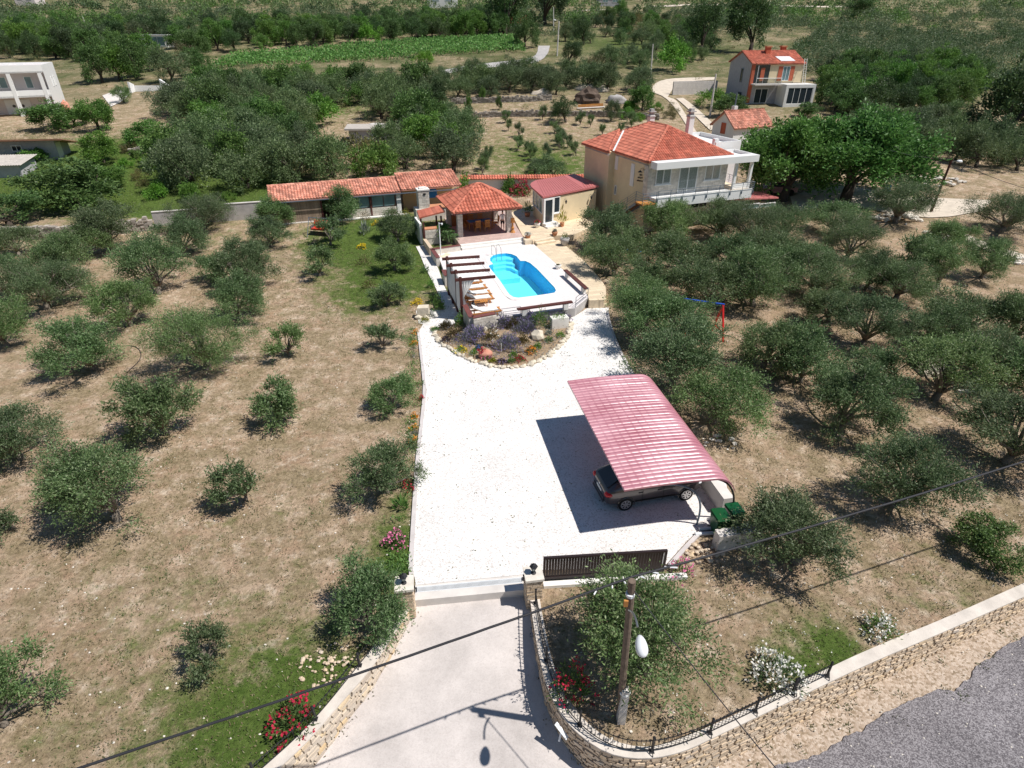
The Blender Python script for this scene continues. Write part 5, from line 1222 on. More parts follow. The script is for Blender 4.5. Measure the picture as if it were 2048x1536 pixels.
def build_car():
    c = P(1248, 1020, 0); c2 = P(1367, 1000, 0); d = (c2 - c).normalized(); ang = math.atan2(d.y, d.x); n = Vector((-d.y, d.x, 0)); mid = (c + c2) / 2 + n * .82
    r = thing("car", "taupe hatchback parked tail outward under the carport", "car", (mid.x, mid.y, .03), ang)
    # stations: x, half width low, half width belt, z bottom, z belt, z roof, half width roof
    S = [(-2.18, .55, .60, .42, .80, .84, .5), (-2.12, .74, .74, .30, .90, .96, .62), (-1.98, .83, .83, .26, .95, 1.08, .66), (-1.7, .87, .86, .24, .97, 1.27, .63), (-1.3, .88, .87, .22, .98, 1.40, .61), (-.7, .885, .875, .22, .97, 1.46, .61), (0, .885, .875, .22, .96, 1.455, .62), (.55, .885, .87, .22, .95, 1.36, .63), (1.0, .885, .865, .22, .94, 1.12, .70), (1.3, .88, .85, .22, .93, .985, .72), (1.7, .86, .82, .24, .88, .92, .68), (2.02, .78, .72, .28, .78, .82, .58), (2.2, .6, .55, .34, .62, .66, .44)]
    vs = []; K = 14
    for x, wl, wb, zb, zm, zr, wr in S:
        half = [(wl * .86, zb), (wl, zb + .12), (wl * 1.01, (zb + zm) / 2), (wb, zm), ((wb + wr) / 2 + .03, (zm + zr) / 2 + .02), (wr, zr - .03), (wr * .6, zr)]
        for y, z in half: vs.append((x, -y, z))
        for y, z in reversed(half): vs.append((x, y, z))
    fs = [(i * K + k, i * K + (k + 1) % K, (i + 1) * K + (k + 1) % K, (i + 1) * K + k) for i in range(len(S) - 1) for k in range(K)] + [tuple(range(K - 1, -1, -1)), tuple((len(S) - 1) * K + k for k in range(K))]
    m = MB().add(vs, fs); body = m.build("body", "car_paint", r, True)
    md = body.modifiers.new("s", 'SUBSURF'); md.levels = 2; md.render_levels = 2
    def side(x, t): # point on greenhouse side, t 0 belt 1 roof
        for (a, b) in zip(S, S[1:]):
            if a[0] <= x <= b[0]:
                f = (x - a[0]) / (b[0] - a[0]); q = [a[i] + (b[i] - a[i]) * f for i in range(7)]; return (q[2] + (q[6] - q[2]) * t, q[4] + (q[5] - q[4]) * t)
    for sgn in (-1, 1):
        for x0, x1 in ((-1.25, -.62), (-.55, .25), (.32, .8)):
            A = []
            for x, t in ((x0, .12), (x1, .12), (x1 - (.12 if x1 > .7 else 0), .62 if x1 > .7 else .84), (x0 + (.18 if x0 < -1.2 else 0), .84)):
                y, z = side(x, t); A.append((x, sgn * (y + .022), z))
            MB().add(A, [(0, 1, 2, 3)]).build("side_window", "glass_dark", r)
    q = [(-2.03, .56, 1.02), (-2.03, -.56, 1.02), (-1.55, -.5, 1.345), (-1.55, .5, 1.345)]; q = [(x - .03, y, z + .03) for x, y, z in q]; MB().add(q, [(0, 1, 2, 3)]).build("rear_window", "glass_dark", r)
    q = [(.62, .58, 1.37), (.62, -.58, 1.37), (1.25, -.66, 1.0), (1.25, .66, 1.0)]; MB().add([(x + .03, y, z + .03) for x, y, z in q], [(0, 1, 2, 3)]).build("windscreen", "glass_dark", r)
    for sgn in (-1, 1):
        MB().blob((-2.02, sgn * .68, .83), (.2, .19, .14), 3, 2, 0).build("tail_light", "taillight", r, True); MB().blob((1.98, sgn * .62, .68), (.2, .14, .08), 3, 2, 0).build("headlight", "metal_white", r, True)
        MB().blob((.72, sgn * .96, 1.0), (.1, .09, .07), 4, 2, 0).build("mirror", "car_paint", r, True)
        for x in (-.72, .12): MB().box((x, sgn * .885, .83), (.18, .03, .03)).build("door_handle", "car_paint", r)
        MB().box((-.1, sgn * .895, .42), (1.9, .03, .05)).build("side_moulding", "rubber", r)
        for x in (-.62, .3): MB().box((x, sgn * .888, .62), (.012, .012, .6)).build("door_seam", "rubber", r)
    MB().box((-2.17, 0, .5), (.06, 1.1, .2)).box((-2.2, 0, .42), (.05, 1.2, .06)).build("rear_bumper", "car_paint", r)
    MB().box((-2.17, 0, .72), (.03, .5, .11)).build("number_plate", "white_paint", r); MB().lathe((0, 0, 0), [(.045, 0), (.045, .01)], 8).build("badge", "metal_white", r).matrix_basis = Matrix.Translation((-2.165, 0, .9)) @ Matrix.Rotation(R(-70), 4, 'Y')
    for x in (-1.32, 1.37):
        for sgn in (-1, 1):
            w = MB(); w.tube([(x, sgn * .70, .315), (x, sgn * .895, .315)], .315, 24); t = w.build("wheel", "rubber", r)
            k = MB(); k.tube([(x, sgn * .897, .315), (x, sgn * .9, .315)], .06, 12)
            for s in range(7):
                a = s * 2 * math.pi / 7; p = Vector((x, sgn * .9, .315)); k.bar(p, p + Vector((math.cos(a) * .2, 0, math.sin(a) * .2)), .02, .055)
            n_ = 24
            for s in range(n_):
                a0, a1 = 2 * math.pi * s / n_, 2 * math.pi * (s + 1) / n_; k.add([(x + math.cos(a) * rr, sgn * .899, .315 + math.sin(a) * rr) for a, rr in ((a0, .185), (a1, .185), (a1, .22), (a0, .22))], [(0, 1, 2, 3)])
            k.build("rim", "alloy", t)
            b = MB(); pts = [(x + math.cos(q) * .37, sgn * .886, .315 + math.sin(q) * .37) for q in [math.pi * s / 16 for s in range(-1, 18)]]; b.tube(pts, .03, 6); b.build("wheel_arch", "car_paint", r)
build_car()
# ------------------------------------------------------------------ long tiled outbuilding and garden walls
FL2 = frame((-22.85, 57.15), 19.1); lb = thing("outbuilding", "long low outbuilding with terracotta tiled lean-to roof behind the lawn", "outbuilding", FL2(9, 1.5, 1)); ua = FL2(1, 0) - FL2(0, 0)
q1 = [FL2(0, 0, 3.1), FL2(12.5, 0, 3.15), FL2(12.5, 3.2, 3.95), FL2(0, 3.2, 3.9)]; q2 = [FL2(12.5, -.05, 3.3), FL2(18.6, -.05, 3.35), FL2(18.6, 3.6, 4.2), FL2(12.5, 3.6, 4.15)]
roof_part(lb, [(q1, ua)], [(q1[3], q1[2])], "roof_tile_pale", tw=.27, tl=.4); roof_part(lb, [(q2, ua)], [(q2[3], q2[2])], "roof_tile_pale", tw=.27, tl=.4)
wpart("gutter", MB().fbox(FL2, .0, 18.6, -.14, -.04, 2.98, 3.06), "metal_slate", lb)
wpart("back_wall", MB().fbox(FL2, .1, 18.5, 3.0, 3.15, .2, 3.78), "plaster_white", lb)
mb = MB(); mb.fbox(FL2, .1, 4.6, .35, .42, .7, 2.95); k = MB()
for q in range(45): k.fbox(FL2, .1 + q * .1, .185 + q * .1, .31, .35, 1.0, 2.95)
w_ = wpart("slat_wall", mb, "mortar", lb); tag(spart("slats", k, "slat_beige", w_, lb), kind="stuff"); wpart("plinth", MB().fbox(FL2, .1, 5.2, .1, .32, .5, .98), "concrete_pale", lb)
wpart("open_bay", MB().fbox(FL2, 4.6, 7.0, 2.4, 2.5, .5, 2.95), "wood_dark", lb); wpart("bay_post", MB().fbox(FL2, 4.62, 4.78, .3, .46, .7, 3), "wood_dark", lb)
window(lb, FL2, 5.0, 6.2, 1.6, 1.6, 2.9, 2, -1, "metal_slate", "glass_blue")
mb = MB(); mb.fbox(FL2, 7.0, 12.0, .3, .5, .5, 1.75); wpart("plinth_wall", mb, "stone_white", lb); k = MB(); rr = random.Random(6)
for z in (1.0, 1.2, 1.4, 1.58):
    s = 7.0
    while s < 11.9: l = rr.uniform(.3, .6); k.fbox(FL2, s, min(12, s + l - .015), .26, .3, z, z + .17); s += l
tag(wpart("stonework", k, "stone_white", lb), kind="stuff")
window(lb, FL2, 7.1, 9.35, .4, 1.75, 3.0, 2, -1, "wood_dark", "glass_blue"); window(lb, FL2, 9.5, 11.9, .4, 1.75, 3.0, 2, -1, "wood_dark", "glass_blue")
for a in (9.35, 12.0): wpart("pillar", MB().fbox(FL2, a, a + (.15 if a < 10 else .42), .2, .55, .5, 3.02), "wood_dark" if a < 10 else "plaster_white", lb)
wpart("room_wall", MB().fbox(FL2, 12.9, 18.4, 1.9, 2.0, .5, 3.2), "plaster_yellow", lb)
wpart("arch_window", MB().fbox(FL2, 15.4, 16.5, 1.82, 1.9, 1.9, 2.5).add([FL2(15.95 + .55 * math.cos(t), 1.82, 2.5 + .5 * math.sin(t)) for t in [math.pi * i / 10 for i in range(11)]], [tuple(range(11))]), "tarp_blue", lb)
wpart("terrace_edge", MB().fbox(FL2, 5.2, 13, -.35, .1, .5, 1.0), "white_stone", lb)
gw = thing("garden_wall", "pale grey rendered garden wall left of the long outbuilding", "wall", P(420, 445, 1))
a, b = Vector((-34.1, 57.1, 0)), Vector((-23.2, 60.3, 0)); mid = a.lerp(b, .57)
t = (b - a).normalized(); Fw = frame((a.x, a.y), math.degrees(math.atan2(t.y, t.x))); L_ = (b - a).length
wpart("wall_panel", MB().fbox(Fw, 0, L_ * .57, -.12, .12, .2, 2.2), "concrete_grey", gw); wpart("wall_panel", MB().fbox(Fw, L_ * .57 + .01, L_, -.12, .12, .2, 2.5), "concrete_grey", gw)
for s, e_, z in ((0, L_ * .57, 2.2), (L_ * .57 + .01, L_, 2.5)): wpart("coping", MB().fbox(Fw, s, e_, -.16, .16, z, z + .06), "concrete_pale", gw)
a, b = P(*z6((600, 170))[0], 1.6), P(1185, 372, 1.6); t = (b - a).normalized(); Fb = frame((a.x, a.y), math.degrees(math.atan2(t.y, t.x))); bw = thing("boundary_wall", "white boundary wall with red tile coping behind the pavilion", "wall", a)
L_ = (b - a).length; wpart("wall_body", MB().fbox(Fb, 0, L_, -.12, .12, .3, 2.55), "plaster_white", bw); k = MB(); tiles(k, [Fb(0, -.4, 2.5), Fb(L_, -.4, 2.5), Fb(L_, .3, 2.85), Fb(0, .3, 2.85)], Fb(1, 0) - Fb(0, 0), .3, .35); k.fbox(Fb, 0, L_, -.35, .25, 2.48, 2.55); tag(wpart("coping_tiles", k, "roof_tile", bw), kind="stuff")

# dry stone walls of the old terraces
def dry_wall(label, pts, h, group="dry stone walls of the old terraces"):
    W_ = resample([G(u, v) for u, v in pts], 50); root = thing("dry_stone_wall", label, "wall", W_[25], 0, group); L = path_len(W_); rr = random.Random(len(label)); mb = MB(); s = 0; P_ = resample(W_, max(8, int(L / .32)))
    for i in range(len(P_) - 1):
        p = P_[i]; t = (P_[i + 1] - p).normalized(); a = math.atan2(t.y, t.x); z = p.z - .2
        while z < p.z + h * rr.uniform(.8, 1.1):
            hh = rr.uniform(.14, .26); mb.box((p.x + rr.uniform(-.05, .05), p.y + rr.uniform(-.08, .08), z + hh / 2), (rr.uniform(.28, .42), rr.uniform(.4, .55), hh * .92), a + rr.uniform(-.12, .12)); z += hh
    tag(wpart("stonework", mb, "stone_dry", root), kind="stuff"); return root
dry_wall("long grey dry stone wall across the far edge of the sapling field", [(925, 236), (1010, 233), (1090, 233), (1170, 232), (1250, 236), (1320, 240)], .8)
dry_wall("upper dry stone wall beyond the sapling field below the olive row", [(905, 208), (980, 205), (1060, 203), (1105, 200)], .8)
dry_wall("weathered dry stone wall at the far left edge of the olive orchard", [(0, 478), (60, 478), (150, 475), (230, 468), (312, 458)], 1.0)
dry_wall("short dry stone wall in the green meadow behind the orchard", [(262, 308), (300, 305), (350, 298), (375, 290)], .7)

# ------------------------------------------------------------------ neighbouring buildings
def gable_house(name, label, c, deg, L, Wd, H_, rise, wm, rm="roof_tile", cat="house"):
    Fh = frame((c.x, c.y), deg); r = thing(name, label, cat, c, R(deg)); z = c.z
    mb = MB(); mb.fbox(Fh, 0, L, 0, Wd, z - 1.5, z + H_)
    for a in (0, L): mb.add([Fh(a, 0, z + H_), Fh(a, Wd, z + H_), Fh(a, Wd / 2, z + H_ + rise)], [(0, 1, 2)])
    wpart("wall", mb, wm, r); o = .3; s = rise / (Wd / 2) * o; e = [Fh(-o, -o, z + H_ - s), Fh(L + o, -o, z + H_ - s), Fh(L + o, Wd / 2, z + H_ + rise), Fh(-o, Wd / 2, z + H_ + rise), Fh(L + o, Wd + o, z + H_ - s), Fh(-o, Wd + o, z + H_ - s)]; ua = Fh(1, 0) - Fh(0, 0)
    e = [p + Vector((0, 0, .1)) for p in e]; roof_part(r, [([e[0], e[1], e[2], e[3]], ua), ([e[3], e[2], e[4], e[5]], ua)], [(e[3], e[2])], rm, tw=.3, tl=.42); return r, Fh, z
# red roofed house on the right
c = G(1492, 208); bh, Fh, z = gable_house("house", "grey gabled house with orange roof and red shutters beyond the track", Vector((c.x, c.y, c.z)), 8, 9.3, 8.5, 6.2, 1.7, "cinder")
wpart("front_plaster", MB().fbox(Fh, 3.2, 9.25, -.06, -.002, z + 3.3, z + 6.1), "plaster_cream", bh); wpart("corner_brick", MB().fbox(Fh, -.04, .5, -.1, .3, z + .2, z + 6.05), "brick_red", bh)
wpart("balcony", MB().fbox(Fh, .2, 5.0, -1.6, -.06, z + 3.0, z + 3.2), "concrete_pale", bh); wpart("loggia", MB().fbox(Fh, .52, 3.2, -.05, -.003, z + 3.2, z + 6.0), "glass_dark", bh)
k = MB()
for i in range(5): k.tube([Fh(.3 + i * 1.15, -1.55, z + 3.2), Fh(.3 + i * 1.15, -1.55, z + 4.1)], .03, 5)
k.tube([Fh(.3, -1.55, z + 4.1), Fh(4.9, -1.55, z + 4.1)], .035, 5); k.tube([Fh(.3, -1.55, z + 3.2), Fh(.3, -1.55, z + 6.0)], .05, 6); wpart("balcony_rail", k, "metal_white", bh); wpart("balcony_glass", MB().fbox(Fh, .35, 4.85, -1.53, -1.52, z + 3.25, z + 4.05), "pane_clear", bh)
window(bh, Fh, 5.6, 6.9, -.07, z + 3.6, z + 5.8, 2, -1, glass="glass_blue")
for a in (4.8, 6.95): wpart("window_shutter", MB().fbox(Fh, a, a + .75, -.13, -.07, z + 3.6, z + 5.8), "brick_red", bh)
wpart("window_shutter", MB().fbox(Fh, 1.6, 2.3, -.12, -.06, z + 3.6, z + 5.6), "brick_red", bh)
window(bh, Fh, 3.0, 3.8, -.01, z + 3.2, z + 5.4, 1, -1, ax='b', frame_m="metal_slate"); window(bh, Fh, 2.2, 3.6, -.01, z + .2, z + 1.7, 1, -1, ax='b', frame_m="metal_slate")
for a, b in ((3.6, 3.0), (7.2, 4.4)): ck = wpart("chimney", MB().fbox(Fh, a, a + .8, b, b + .7, z + 6.4, z + 8.6), "brick_red", bh); spart("chimney_cap", MB().fbox(Fh, a - .1, a + .9, b - .1, b + .8, z + 8.6, z + 8.8).fbox(Fh, a - .06, a + .86, b - .06, b + .76, z + 7.0, z + 7.12), "terracotta", ck, bh)
q = [Fh(5.2, .4, z + 6.45), Fh(7.8, .4, z + 6.45), Fh(7.4, 1.9, z + 7.05), Fh(4.8, 1.9, z + 7.05)]; wpart("solar_panel", MB().hexa([p + Vector((0, 0, .12)) for p in q] + [p + Vector((0, 0, .2)) for p in q]), "panel_white", bh)
ex = wpart("glass_extension", MB().fbox(Fh, 5.2, 10.6, -3.0, -.08, z + 2.7, z + 3.2).fbox(Fh, 5.2, 5.6, -3.0, -.08, z - 1, z + 2.7).fbox(Fh, 10.2, 10.6, -3.0, -.08, z - 1, z + 2.7).fbox(Fh, 5.6, 10.2, -3.0, -2.7, z - 1, z + .2), "plaster_white", bh)
window(bh, Fh, 5.65, 10.15, -2.9, z + .2, z + 2.7, 4, -1); window(bh, Fh, 1.2, 3.6, -.03, z + .1, z + 2.4, 2, -1, glass="glass_dark")
ld = thing("ladder", "pale ladder leaning against the orange roof eave", "ladder", Fh(9.0, -.8, z + 3.2)); k = MB(); k.bar(Fh(8.9, -1.4, z + 3.22), Fh(8.9, -.5, z + 7.0), .06, .06); k.bar(Fh(9.35, -1.4, z + 3.22), Fh(9.35, -.5, z + 7.0), .06, .06)
for i in range(11): f = (i + .5) / 11; k.bar(Fh(8.9, -1.4 + .9 * f, z + 3.22 + 3.78 * f), Fh(9.35, -1.4 + .9 * f, z + 3.22 + 3.78 * f), .04, .04)
wpart("ladder_frame", k, "white_stone", ld)
# white gabled cottage behind the walnut trees
c = G(1462, 296); gh, Fh, z = gable_house("cottage", "small white gabled cottage with pink tiled roof beside the walnut trees", c, 24, 6.5, 4.4, 2.6, 1.7, "plaster_white", "roof_tile_pale")
window(gh, Fh, 1.7, 2.6, -.01, z + 1.6, z + 3.0, 1, -1, ax='b', frame_m="brick_red", glass="brick_red"); wpart("chimney", MB().fbox(Fh, 1.8, 2.4, 2.6, 3.2, z + 3.4, z + 5.0), "plaster_white", gh); wpart("flue_pipe", MB().tube([Fh(2.1, 2.9, z + 5.0), Fh(2.1, 2.9, z + 6.6)], .1, 8), "metal_slate", gh)
# white house at the left edge with curved loggia front
c = G(118, 222); Fw = frame((c.x, c.y), 26); z = c.z - .4; wh = thing("villa", "large white house with curved columned loggia at the left edge", "house", c)
mb = MB(); mb.fbox(Fw, -22, 0, 0, 9, z - 1.5, z + 7.0); wpart("wall", mb, "plaster_lilac", wh); wpart("end_wall", MB().fbox(Fw, .0, .12, -1.9, 9, z - 1.5, z + 7.3), "white_paint", wh)
cur = lambda a: -1.9 + -1.8 * math.sin(min(1, max(0, -a / 20)) * math.pi * .6)
A = [Fw(-22 * i / 24, cur(-22 * i / 24)) for i in range(25)]; B = [Fw(-22 * i / 24, 0.02) for i in range(25)]; Bo = [p + (Fw(0, .25) - Fw(0, 0)) for p in A]
for z0, z1_, nm, bb_ in ((z + 6.2, z + 7.3, "parapet", Bo), (z + 2.75, z + 3.75, "balcony_front", Bo), (z + 2.75, z + 3.0, "balcony_floor", B), (z + 6.2, z + 6.4, "loggia_roof", B)): wpart(nm, MB().sweep(A, bb_, z0, z1_), "white_paint", wh)
for a in (-.6, -4.6, -9.2, -14, -19): p = Fw(a, cur(a) + .18); wpart("column", MB().box((p.x, p.y, z + 2.3), (.5, .5, 7.7), R(26)), "white_paint", wh)
window(wh, Fw, -7.6, -5.6, -.01, z + 4.0, z + 5.6, 2, -1, glass="glass_blue"); window(wh, Fw, -3.2, -2.2, -.01, z + 3.9, z + 5.6, 1, -1, glass="glass_blue")
for a in (-6.9, -12.2): gd = wpart("garage_door", MB().fbox(Fw, a, a + 3.4, -.1, -.01, z - 1.2, z + 2.3), "metal_white", wh); [spart("porthole", MB().tube([Fw(a + s, -.14, z + 1.4), Fw(a + s, -.1, z + 1.4)], .22, 12), "glass_dark", gd, wh) for s in (1.1, 2.3)]
for b in (2.2, 4.6): window(wh, Fw, b, b + .8, .13, z + 4.0, z + 5.4, 1, 1, ax='b', glass="metal_white")
mb = MB(); mb.fbox(Fw, -22, .1, 8.8, 9, z + 7.0, z + 7.3); wpart("rear_parapet", mb, "white_paint", wh); wpart("roof_block", MB().fbox(Fw, -22, -11.5, 3, 8, z + 7, z + 10), "white_paint", wh)
for a in (-6, -4): wpart("roof_vent", MB().fbox(Fw, a, a + .9, 3, 3.6, z + 7, z + 7.4), "white_paint", wh)
tk = thing("water_tank", "small pink tank standing at the corner of the white house", "tank", Fw(1.0, .8, z + .4)); MB().lathe((0, 0, 0), [(.6, 0), (.62, .2), (.6, 1.0), (.4, 1.3), (.15, 1.4), (.15, 1.6)], 12).build("tank_body", "roof_tile_pale", tk, True)
# cinder block shed and corrugated roof below it
c = P(118, 312, 3.0); c.z = g(c.x, c.y); Fc = frame((c.x, c.y), 8); z = c.z; sh = thing("shed", "grey cinder block shed with flat dark roof at the left edge", "shed", c)
wpart("wall", MB().hexa([Fc(-14, 0, z - 1.4), Fc(0, 0, z - 1.4), Fc(0, 3.2, z - 1.4), Fc(-14, 3.2, z - 1.4), Fc(-14, 0, z + 2.24), Fc(0, 0, z + 2.24), Fc(0, 3.2, z + 1.5), Fc(-14, 3.2, z + 1.5)]), "cinder", sh); k = MB(); rr = random.Random(12)
for i in range(9):
    s = -14 + (.2 if i % 2 else 0)
    while s < -.05: k.fbox(Fc, s, min(-.0, s + .385), -.025, -.002, z + .2 + i * .21, z + .395 + i * .21); s += .4
tag(wpart("block_facing", k, "cinder", sh), kind="stuff"); wpart("end_patch", MB().fbox(Fc, .002, .03, .1, 1.3, z - .5, z + 2.0), "plaster_white", sh); wpart("roof", MB().hexa([Fc(-14.5, -1.3, z + 2.55), Fc(1.6, -1.3, z + 2.55), Fc(1.6, 3.4, z + 1.5), Fc(-14.5, 3.4, z + 1.5), Fc(-14.5, -1.3, z + 2.66), Fc(1.6, -1.3, z + 2.66), Fc(1.6, 3.4, z + 1.61), Fc(-14.5, 3.4, z + 1.61)]), "rust", sh); window(sh, Fc, -5.2, -4.0, -.03, z + 1.1, z + 1.8, 2, -1)  # deep front overhang shaped so the roof throws shade on the block wall
wpart("fascia", MB().fbox(Fc, -14.5, 1.6, -1.36, -1.31, z + 2.48, z + 2.68), "rust", sh)
c = P(36, 338, 2.8); c.z = g(c.x, c.y); Fc2 = frame((c.x, c.y), 8); s2_ = thing("lean_shed", "low shed with grey corrugated roof at the left picture edge", "shed", c); wpart("wall", MB().fbox(Fc2, -8, 0, .4, 4, c.z - .6, c.z + 1.5), "cinder", s2_); k = MB(); vs = []
for i in range(61):
    a = -8.3 + i * .145
    for b, zz in ((.0, 1.45), (4.2, 2.0)): vs.append(Fc2(a, b, c.z + zz + .05 * (i % 2)))
wpart("corrugated_roof", k.add(vs, [(2 * i, 2 * i + 2, 2 * i + 3, 2 * i + 1) for i in range(60)]), "asbestos", s2_)
# flat roofed hut in the grove, pump hut by the vineyard, tiny far houses
c = G(700, 290); Fc = frame((c.x, c.y), 4); z = c.z; ht = thing("hut", "flat roofed grey concrete hut among the olive trees", "hut", c); wpart("wall", MB().fbox(Fc, 0, 6.4, .2, 4.6, z - 1, z + 1.9), "cinder", ht); wpart("roof_slab", MB().hexa([Fc(-.5, -.2, z + 1.9), Fc(7.2, -.2, z + 1.9), Fc(6.2, 5, z + 1.9), Fc(-.9, 5, z + 1.9), Fc(-.5, -.2, z + 2.12), Fc(7.2, -.2, z + 2.12), Fc(6.2, 5, z + 2.12), Fc(-.9, 5, z + 2.12)]), "asbestos", ht)
wpart("cistern_lid", MB().blob(Fc(3.6, 4, z + 2.15), (1.4, .5, .2), 5), "concrete_pale", ht); wpart("window", MB().fbox(Fc, 3.0, 4.2, .17, .2, z + .3, z + 1.2), "white_paint", ht)
c = G(281, 96); Fc = frame((c.x, c.y), -4); z = c.z; hu = thing("site_cabin", "white cabin with wide glass front beside the vineyard", "cabin", c); wpart("wall", MB().fbox(Fc, 0, 8, 0, 3, z - .3, z + 3), "white_paint", hu); wpart("roof", MB().fbox(Fc, -.3, 8.3, -.3, 3.2, z + 3, z + 3.2), "white_paint", hu); window(hu, Fc, 3.4, 7.4, -.02, z + .5, z + 2.7, 2, -1, glass="glass_blue"); wpart("door", MB().fbox(Fc, 2.2, 3.1, -.04, -.003, z, z + 2.4), "glass_dark", hu); wpart("side_wall", MB().fbox(Fc, 8.3, 12, .4, .8, z - .3, z + 1.2), "concrete_pale", hu)
for (u, v, w, h, dp, wm, rm, lb_) in ((52, 12, 9, 5.5, 8, "plaster_lilac", "roof_tile", "distant house with blue windows and red roof at the top left corner"), (885, 16, 13, 6, 9, "plaster_white", None, "distant white flat roofed house at the top behind tall trees"), (1220, 14, 10, 4, 8, "cinder", None, "distant grey house at the top edge right of the tall trees"), (1035, 62, 5, 2.2, 4, "plaster_cream", "roof_tile", "small tan hut beside the track at the end of the vineyard")):
    c = G(u, v); Fc = frame((c.x - w / 2, c.y), 3); z = c.z; r = thing("distant_house", lb_, "house", c); wpart("wall", MB().fbox(Fc, 0, w, 0, dp, z - 2, z + h), wm, r)
    if rm: roof_part(r, [([Fc(-.4, -.4, z + h + .05), Fc(w + .4, -.4, z + h + .05), Fc(w + .4, dp, z + h + 2), Fc(-.4, dp, z + h + 2)], Fc(1, 0) - Fc(0, 0))], [], rm, tw=.5, tl=.6)
    else: wpart("roof_slab", MB().fbox(Fc, -.3, w + .3, -.3, dp + .3, z + h, z + h + .3), "white_paint" if wm == "plaster_white" else "concrete_grey", r)
    for q in range(2): window(r, Fc, w * (.15 + .45 * q), w * (.4 + .45 * q), -.02, z + h * .45, z + h * .82, 2, -1, glass="glass_blue")
# entrance walls of the drive behind the orchard on the left
fz = thing("curved_gate_walls", "pair of white curved entrance walls in the dry field on the left", "wall", G(310, 185))
for u0, u1, h0, h1 in (((262, 186), (270, 183), 1.9, 1.2), ((270, 183), (325, 182), 1.0, .9), ((325, 180), (348, 186), 1.9, .8)):
    a, b = G(*u0), G(*u1); t = (b - a).normalized(); nn = Vector((-t.y, t.x, 0)) * .18; wpart("wall_panel", MB().hexa([a - nn, b - nn, b + nn, a + nn, a - nn + Vector((0, 0, h0)), b - nn + Vector((0, 0, h1)), b + nn + Vector((0, 0, h1)), a + nn + Vector((0, 0, h0))]), "white_paint", fz)

# ------------------------------------------------------------------ tracks, road and diggings beyond
def track(name, Lp, Rp, m, dz=.08):
    A = resample(smooth([G(u, v) for u, v in Lp], 1), 40); B = resample(smooth([G(u, v) for u, v in Rp], 1), 40); return tag(MB().ribbon(A, B, dz).build(name, m, None, True), kind="structure")
track("concrete_ramp", [(1304, 185), (1306, 170), (1325, 160), (1360, 156), (1430, 155)], [(1335, 195), (1345, 180), (1350, 168), (1380, 163), (1432, 160)], "dirt_pale")
track("dirt_track", [(1304, 185), (1330, 195), (1352, 220), (1372, 250), (1392, 285), (1398, 292)], [(1335, 195), (1352, 200), (1366, 222), (1384, 250), (1404, 282), (1410, 290)], "dirt_pale", .1)
track("dirt_track", [(1352, 198), (1372, 215), (1392, 235), (1420, 262)], [(1366, 197), (1388, 213), (1410, 233), (1436, 258)], "dirt_pale", .12)
track("country_road", [(880, 142), (930, 132), (990, 125), (1060, 118), (1075, 108), (1076, 92)], [(885, 150), (935, 140), (995, 134), (1066, 130), (1095, 112), (1100, 92)], "concrete_grey")
track("dirt_track", [(1150, 22), (1215, 16), (1330, 10), (1460, 8), (1700, 12)], [(1150, 25), (1215, 19), (1330, 13), (1460, 11), (1700, 15)], "dirt_pale")
track("dirt_track", [(0, 62), (40, 61), (85, 62)], [(0, 68), (40, 67), (85, 67)], "verge")
track("farm_yard", [(1580, 395), (1640, 372), (1720, 375), (1800, 395), (1900, 398), (1985, 402)], [(1590, 425), (1650, 415), (1720, 415), (1800, 432), (1880, 438), (1960, 424)], "dirt_pale")
track("farm_track", [(1890, 452), (1950, 478), (2010, 500), (2060, 515)], [(1900, 462), (1955, 495), (2010, 518), (2060, 532)], "dirt_pale", .1)
track("concrete_path", [(205, 192), (222, 186), (240, 178)], [(222, 214), (245, 204), (262, 186)], "concrete_pale", .1)
rw = thing("block_wall", "white concrete retaining wall beside the ramp to the grey house", "wall", G(1390, 190)); a, b = G(1345, 190), G(1432, 188); t = (b - a).normalized(); Fr = frame((a.x, a.y), math.degrees(math.atan2(t.y, t.x))); k = MB(); wpart("core", MB().fbox(Fr, 0, (b - a).length, .0, .3, a.z - .8, a.z + 2.2), "concrete_grey", rw)
for i in range(8):
    z = a.z - .1 + i * .28; s = -.2 if i % 2 else 0
    while s < (b - a).length: o = wpart("block", MB().fbox(Fr, max(0, s), min((b - a).length, s + .98), -.03, 0, z, z + .265), "concrete_pale", rw); s += 1.0
pit = thing("dug_cave", "dark dug-out pit in the bank behind the sapling field", "pit", G(1178, 212)); c = G(1178, 210); k = MB(); k.blob((c.x, c.y + 1.4, c.z + .6), (2.5, 1.0, 1.9), 3, 3, .8); wpart("bank_face", k, "bank_brown", pit)
fm = thing("formwork", "orange formwork boards in front of the dug-out pit", "boards", G(1180, 214)); a, b = G(1156, 217), G(1206, 214)
for i, zz in enumerate((.15, .45)): wpart("board", MB().bar(a + Vector((0, 0, zz)), b + Vector((0, 0, zz)), .06, .26), "wood_orange", fm)
wpart("board", MB().bar(a + Vector((-.2, -.6, .1)), b + Vector((.2, -.6, .1)), .5, .1), "white_stone", fm)
def rubble(name, label, px, rad, n, smax, m, cat="rubble", hgt=.4):
    c = G(*px); r = thing(name, label, cat, c); k = MB(); rr = random.Random(n)
    for i in range(n):
        a = rr.uniform(0, 6.28); d = rad * math.sqrt(rr.random()); s = rr.uniform(.3, 1) * smax; x, y = c.x + math.cos(a) * d, c.y + math.sin(a) * d * .7; k.blob((x, y, g(x, y) + hgt * max(0, 1 - d / rad) + s * .3), (s, s * rr.uniform(.6, 1), s * rr.uniform(.4, .8)), i, 1)
    tag(wpart("rubble_stones", k, m, r), kind="stuff"); return r
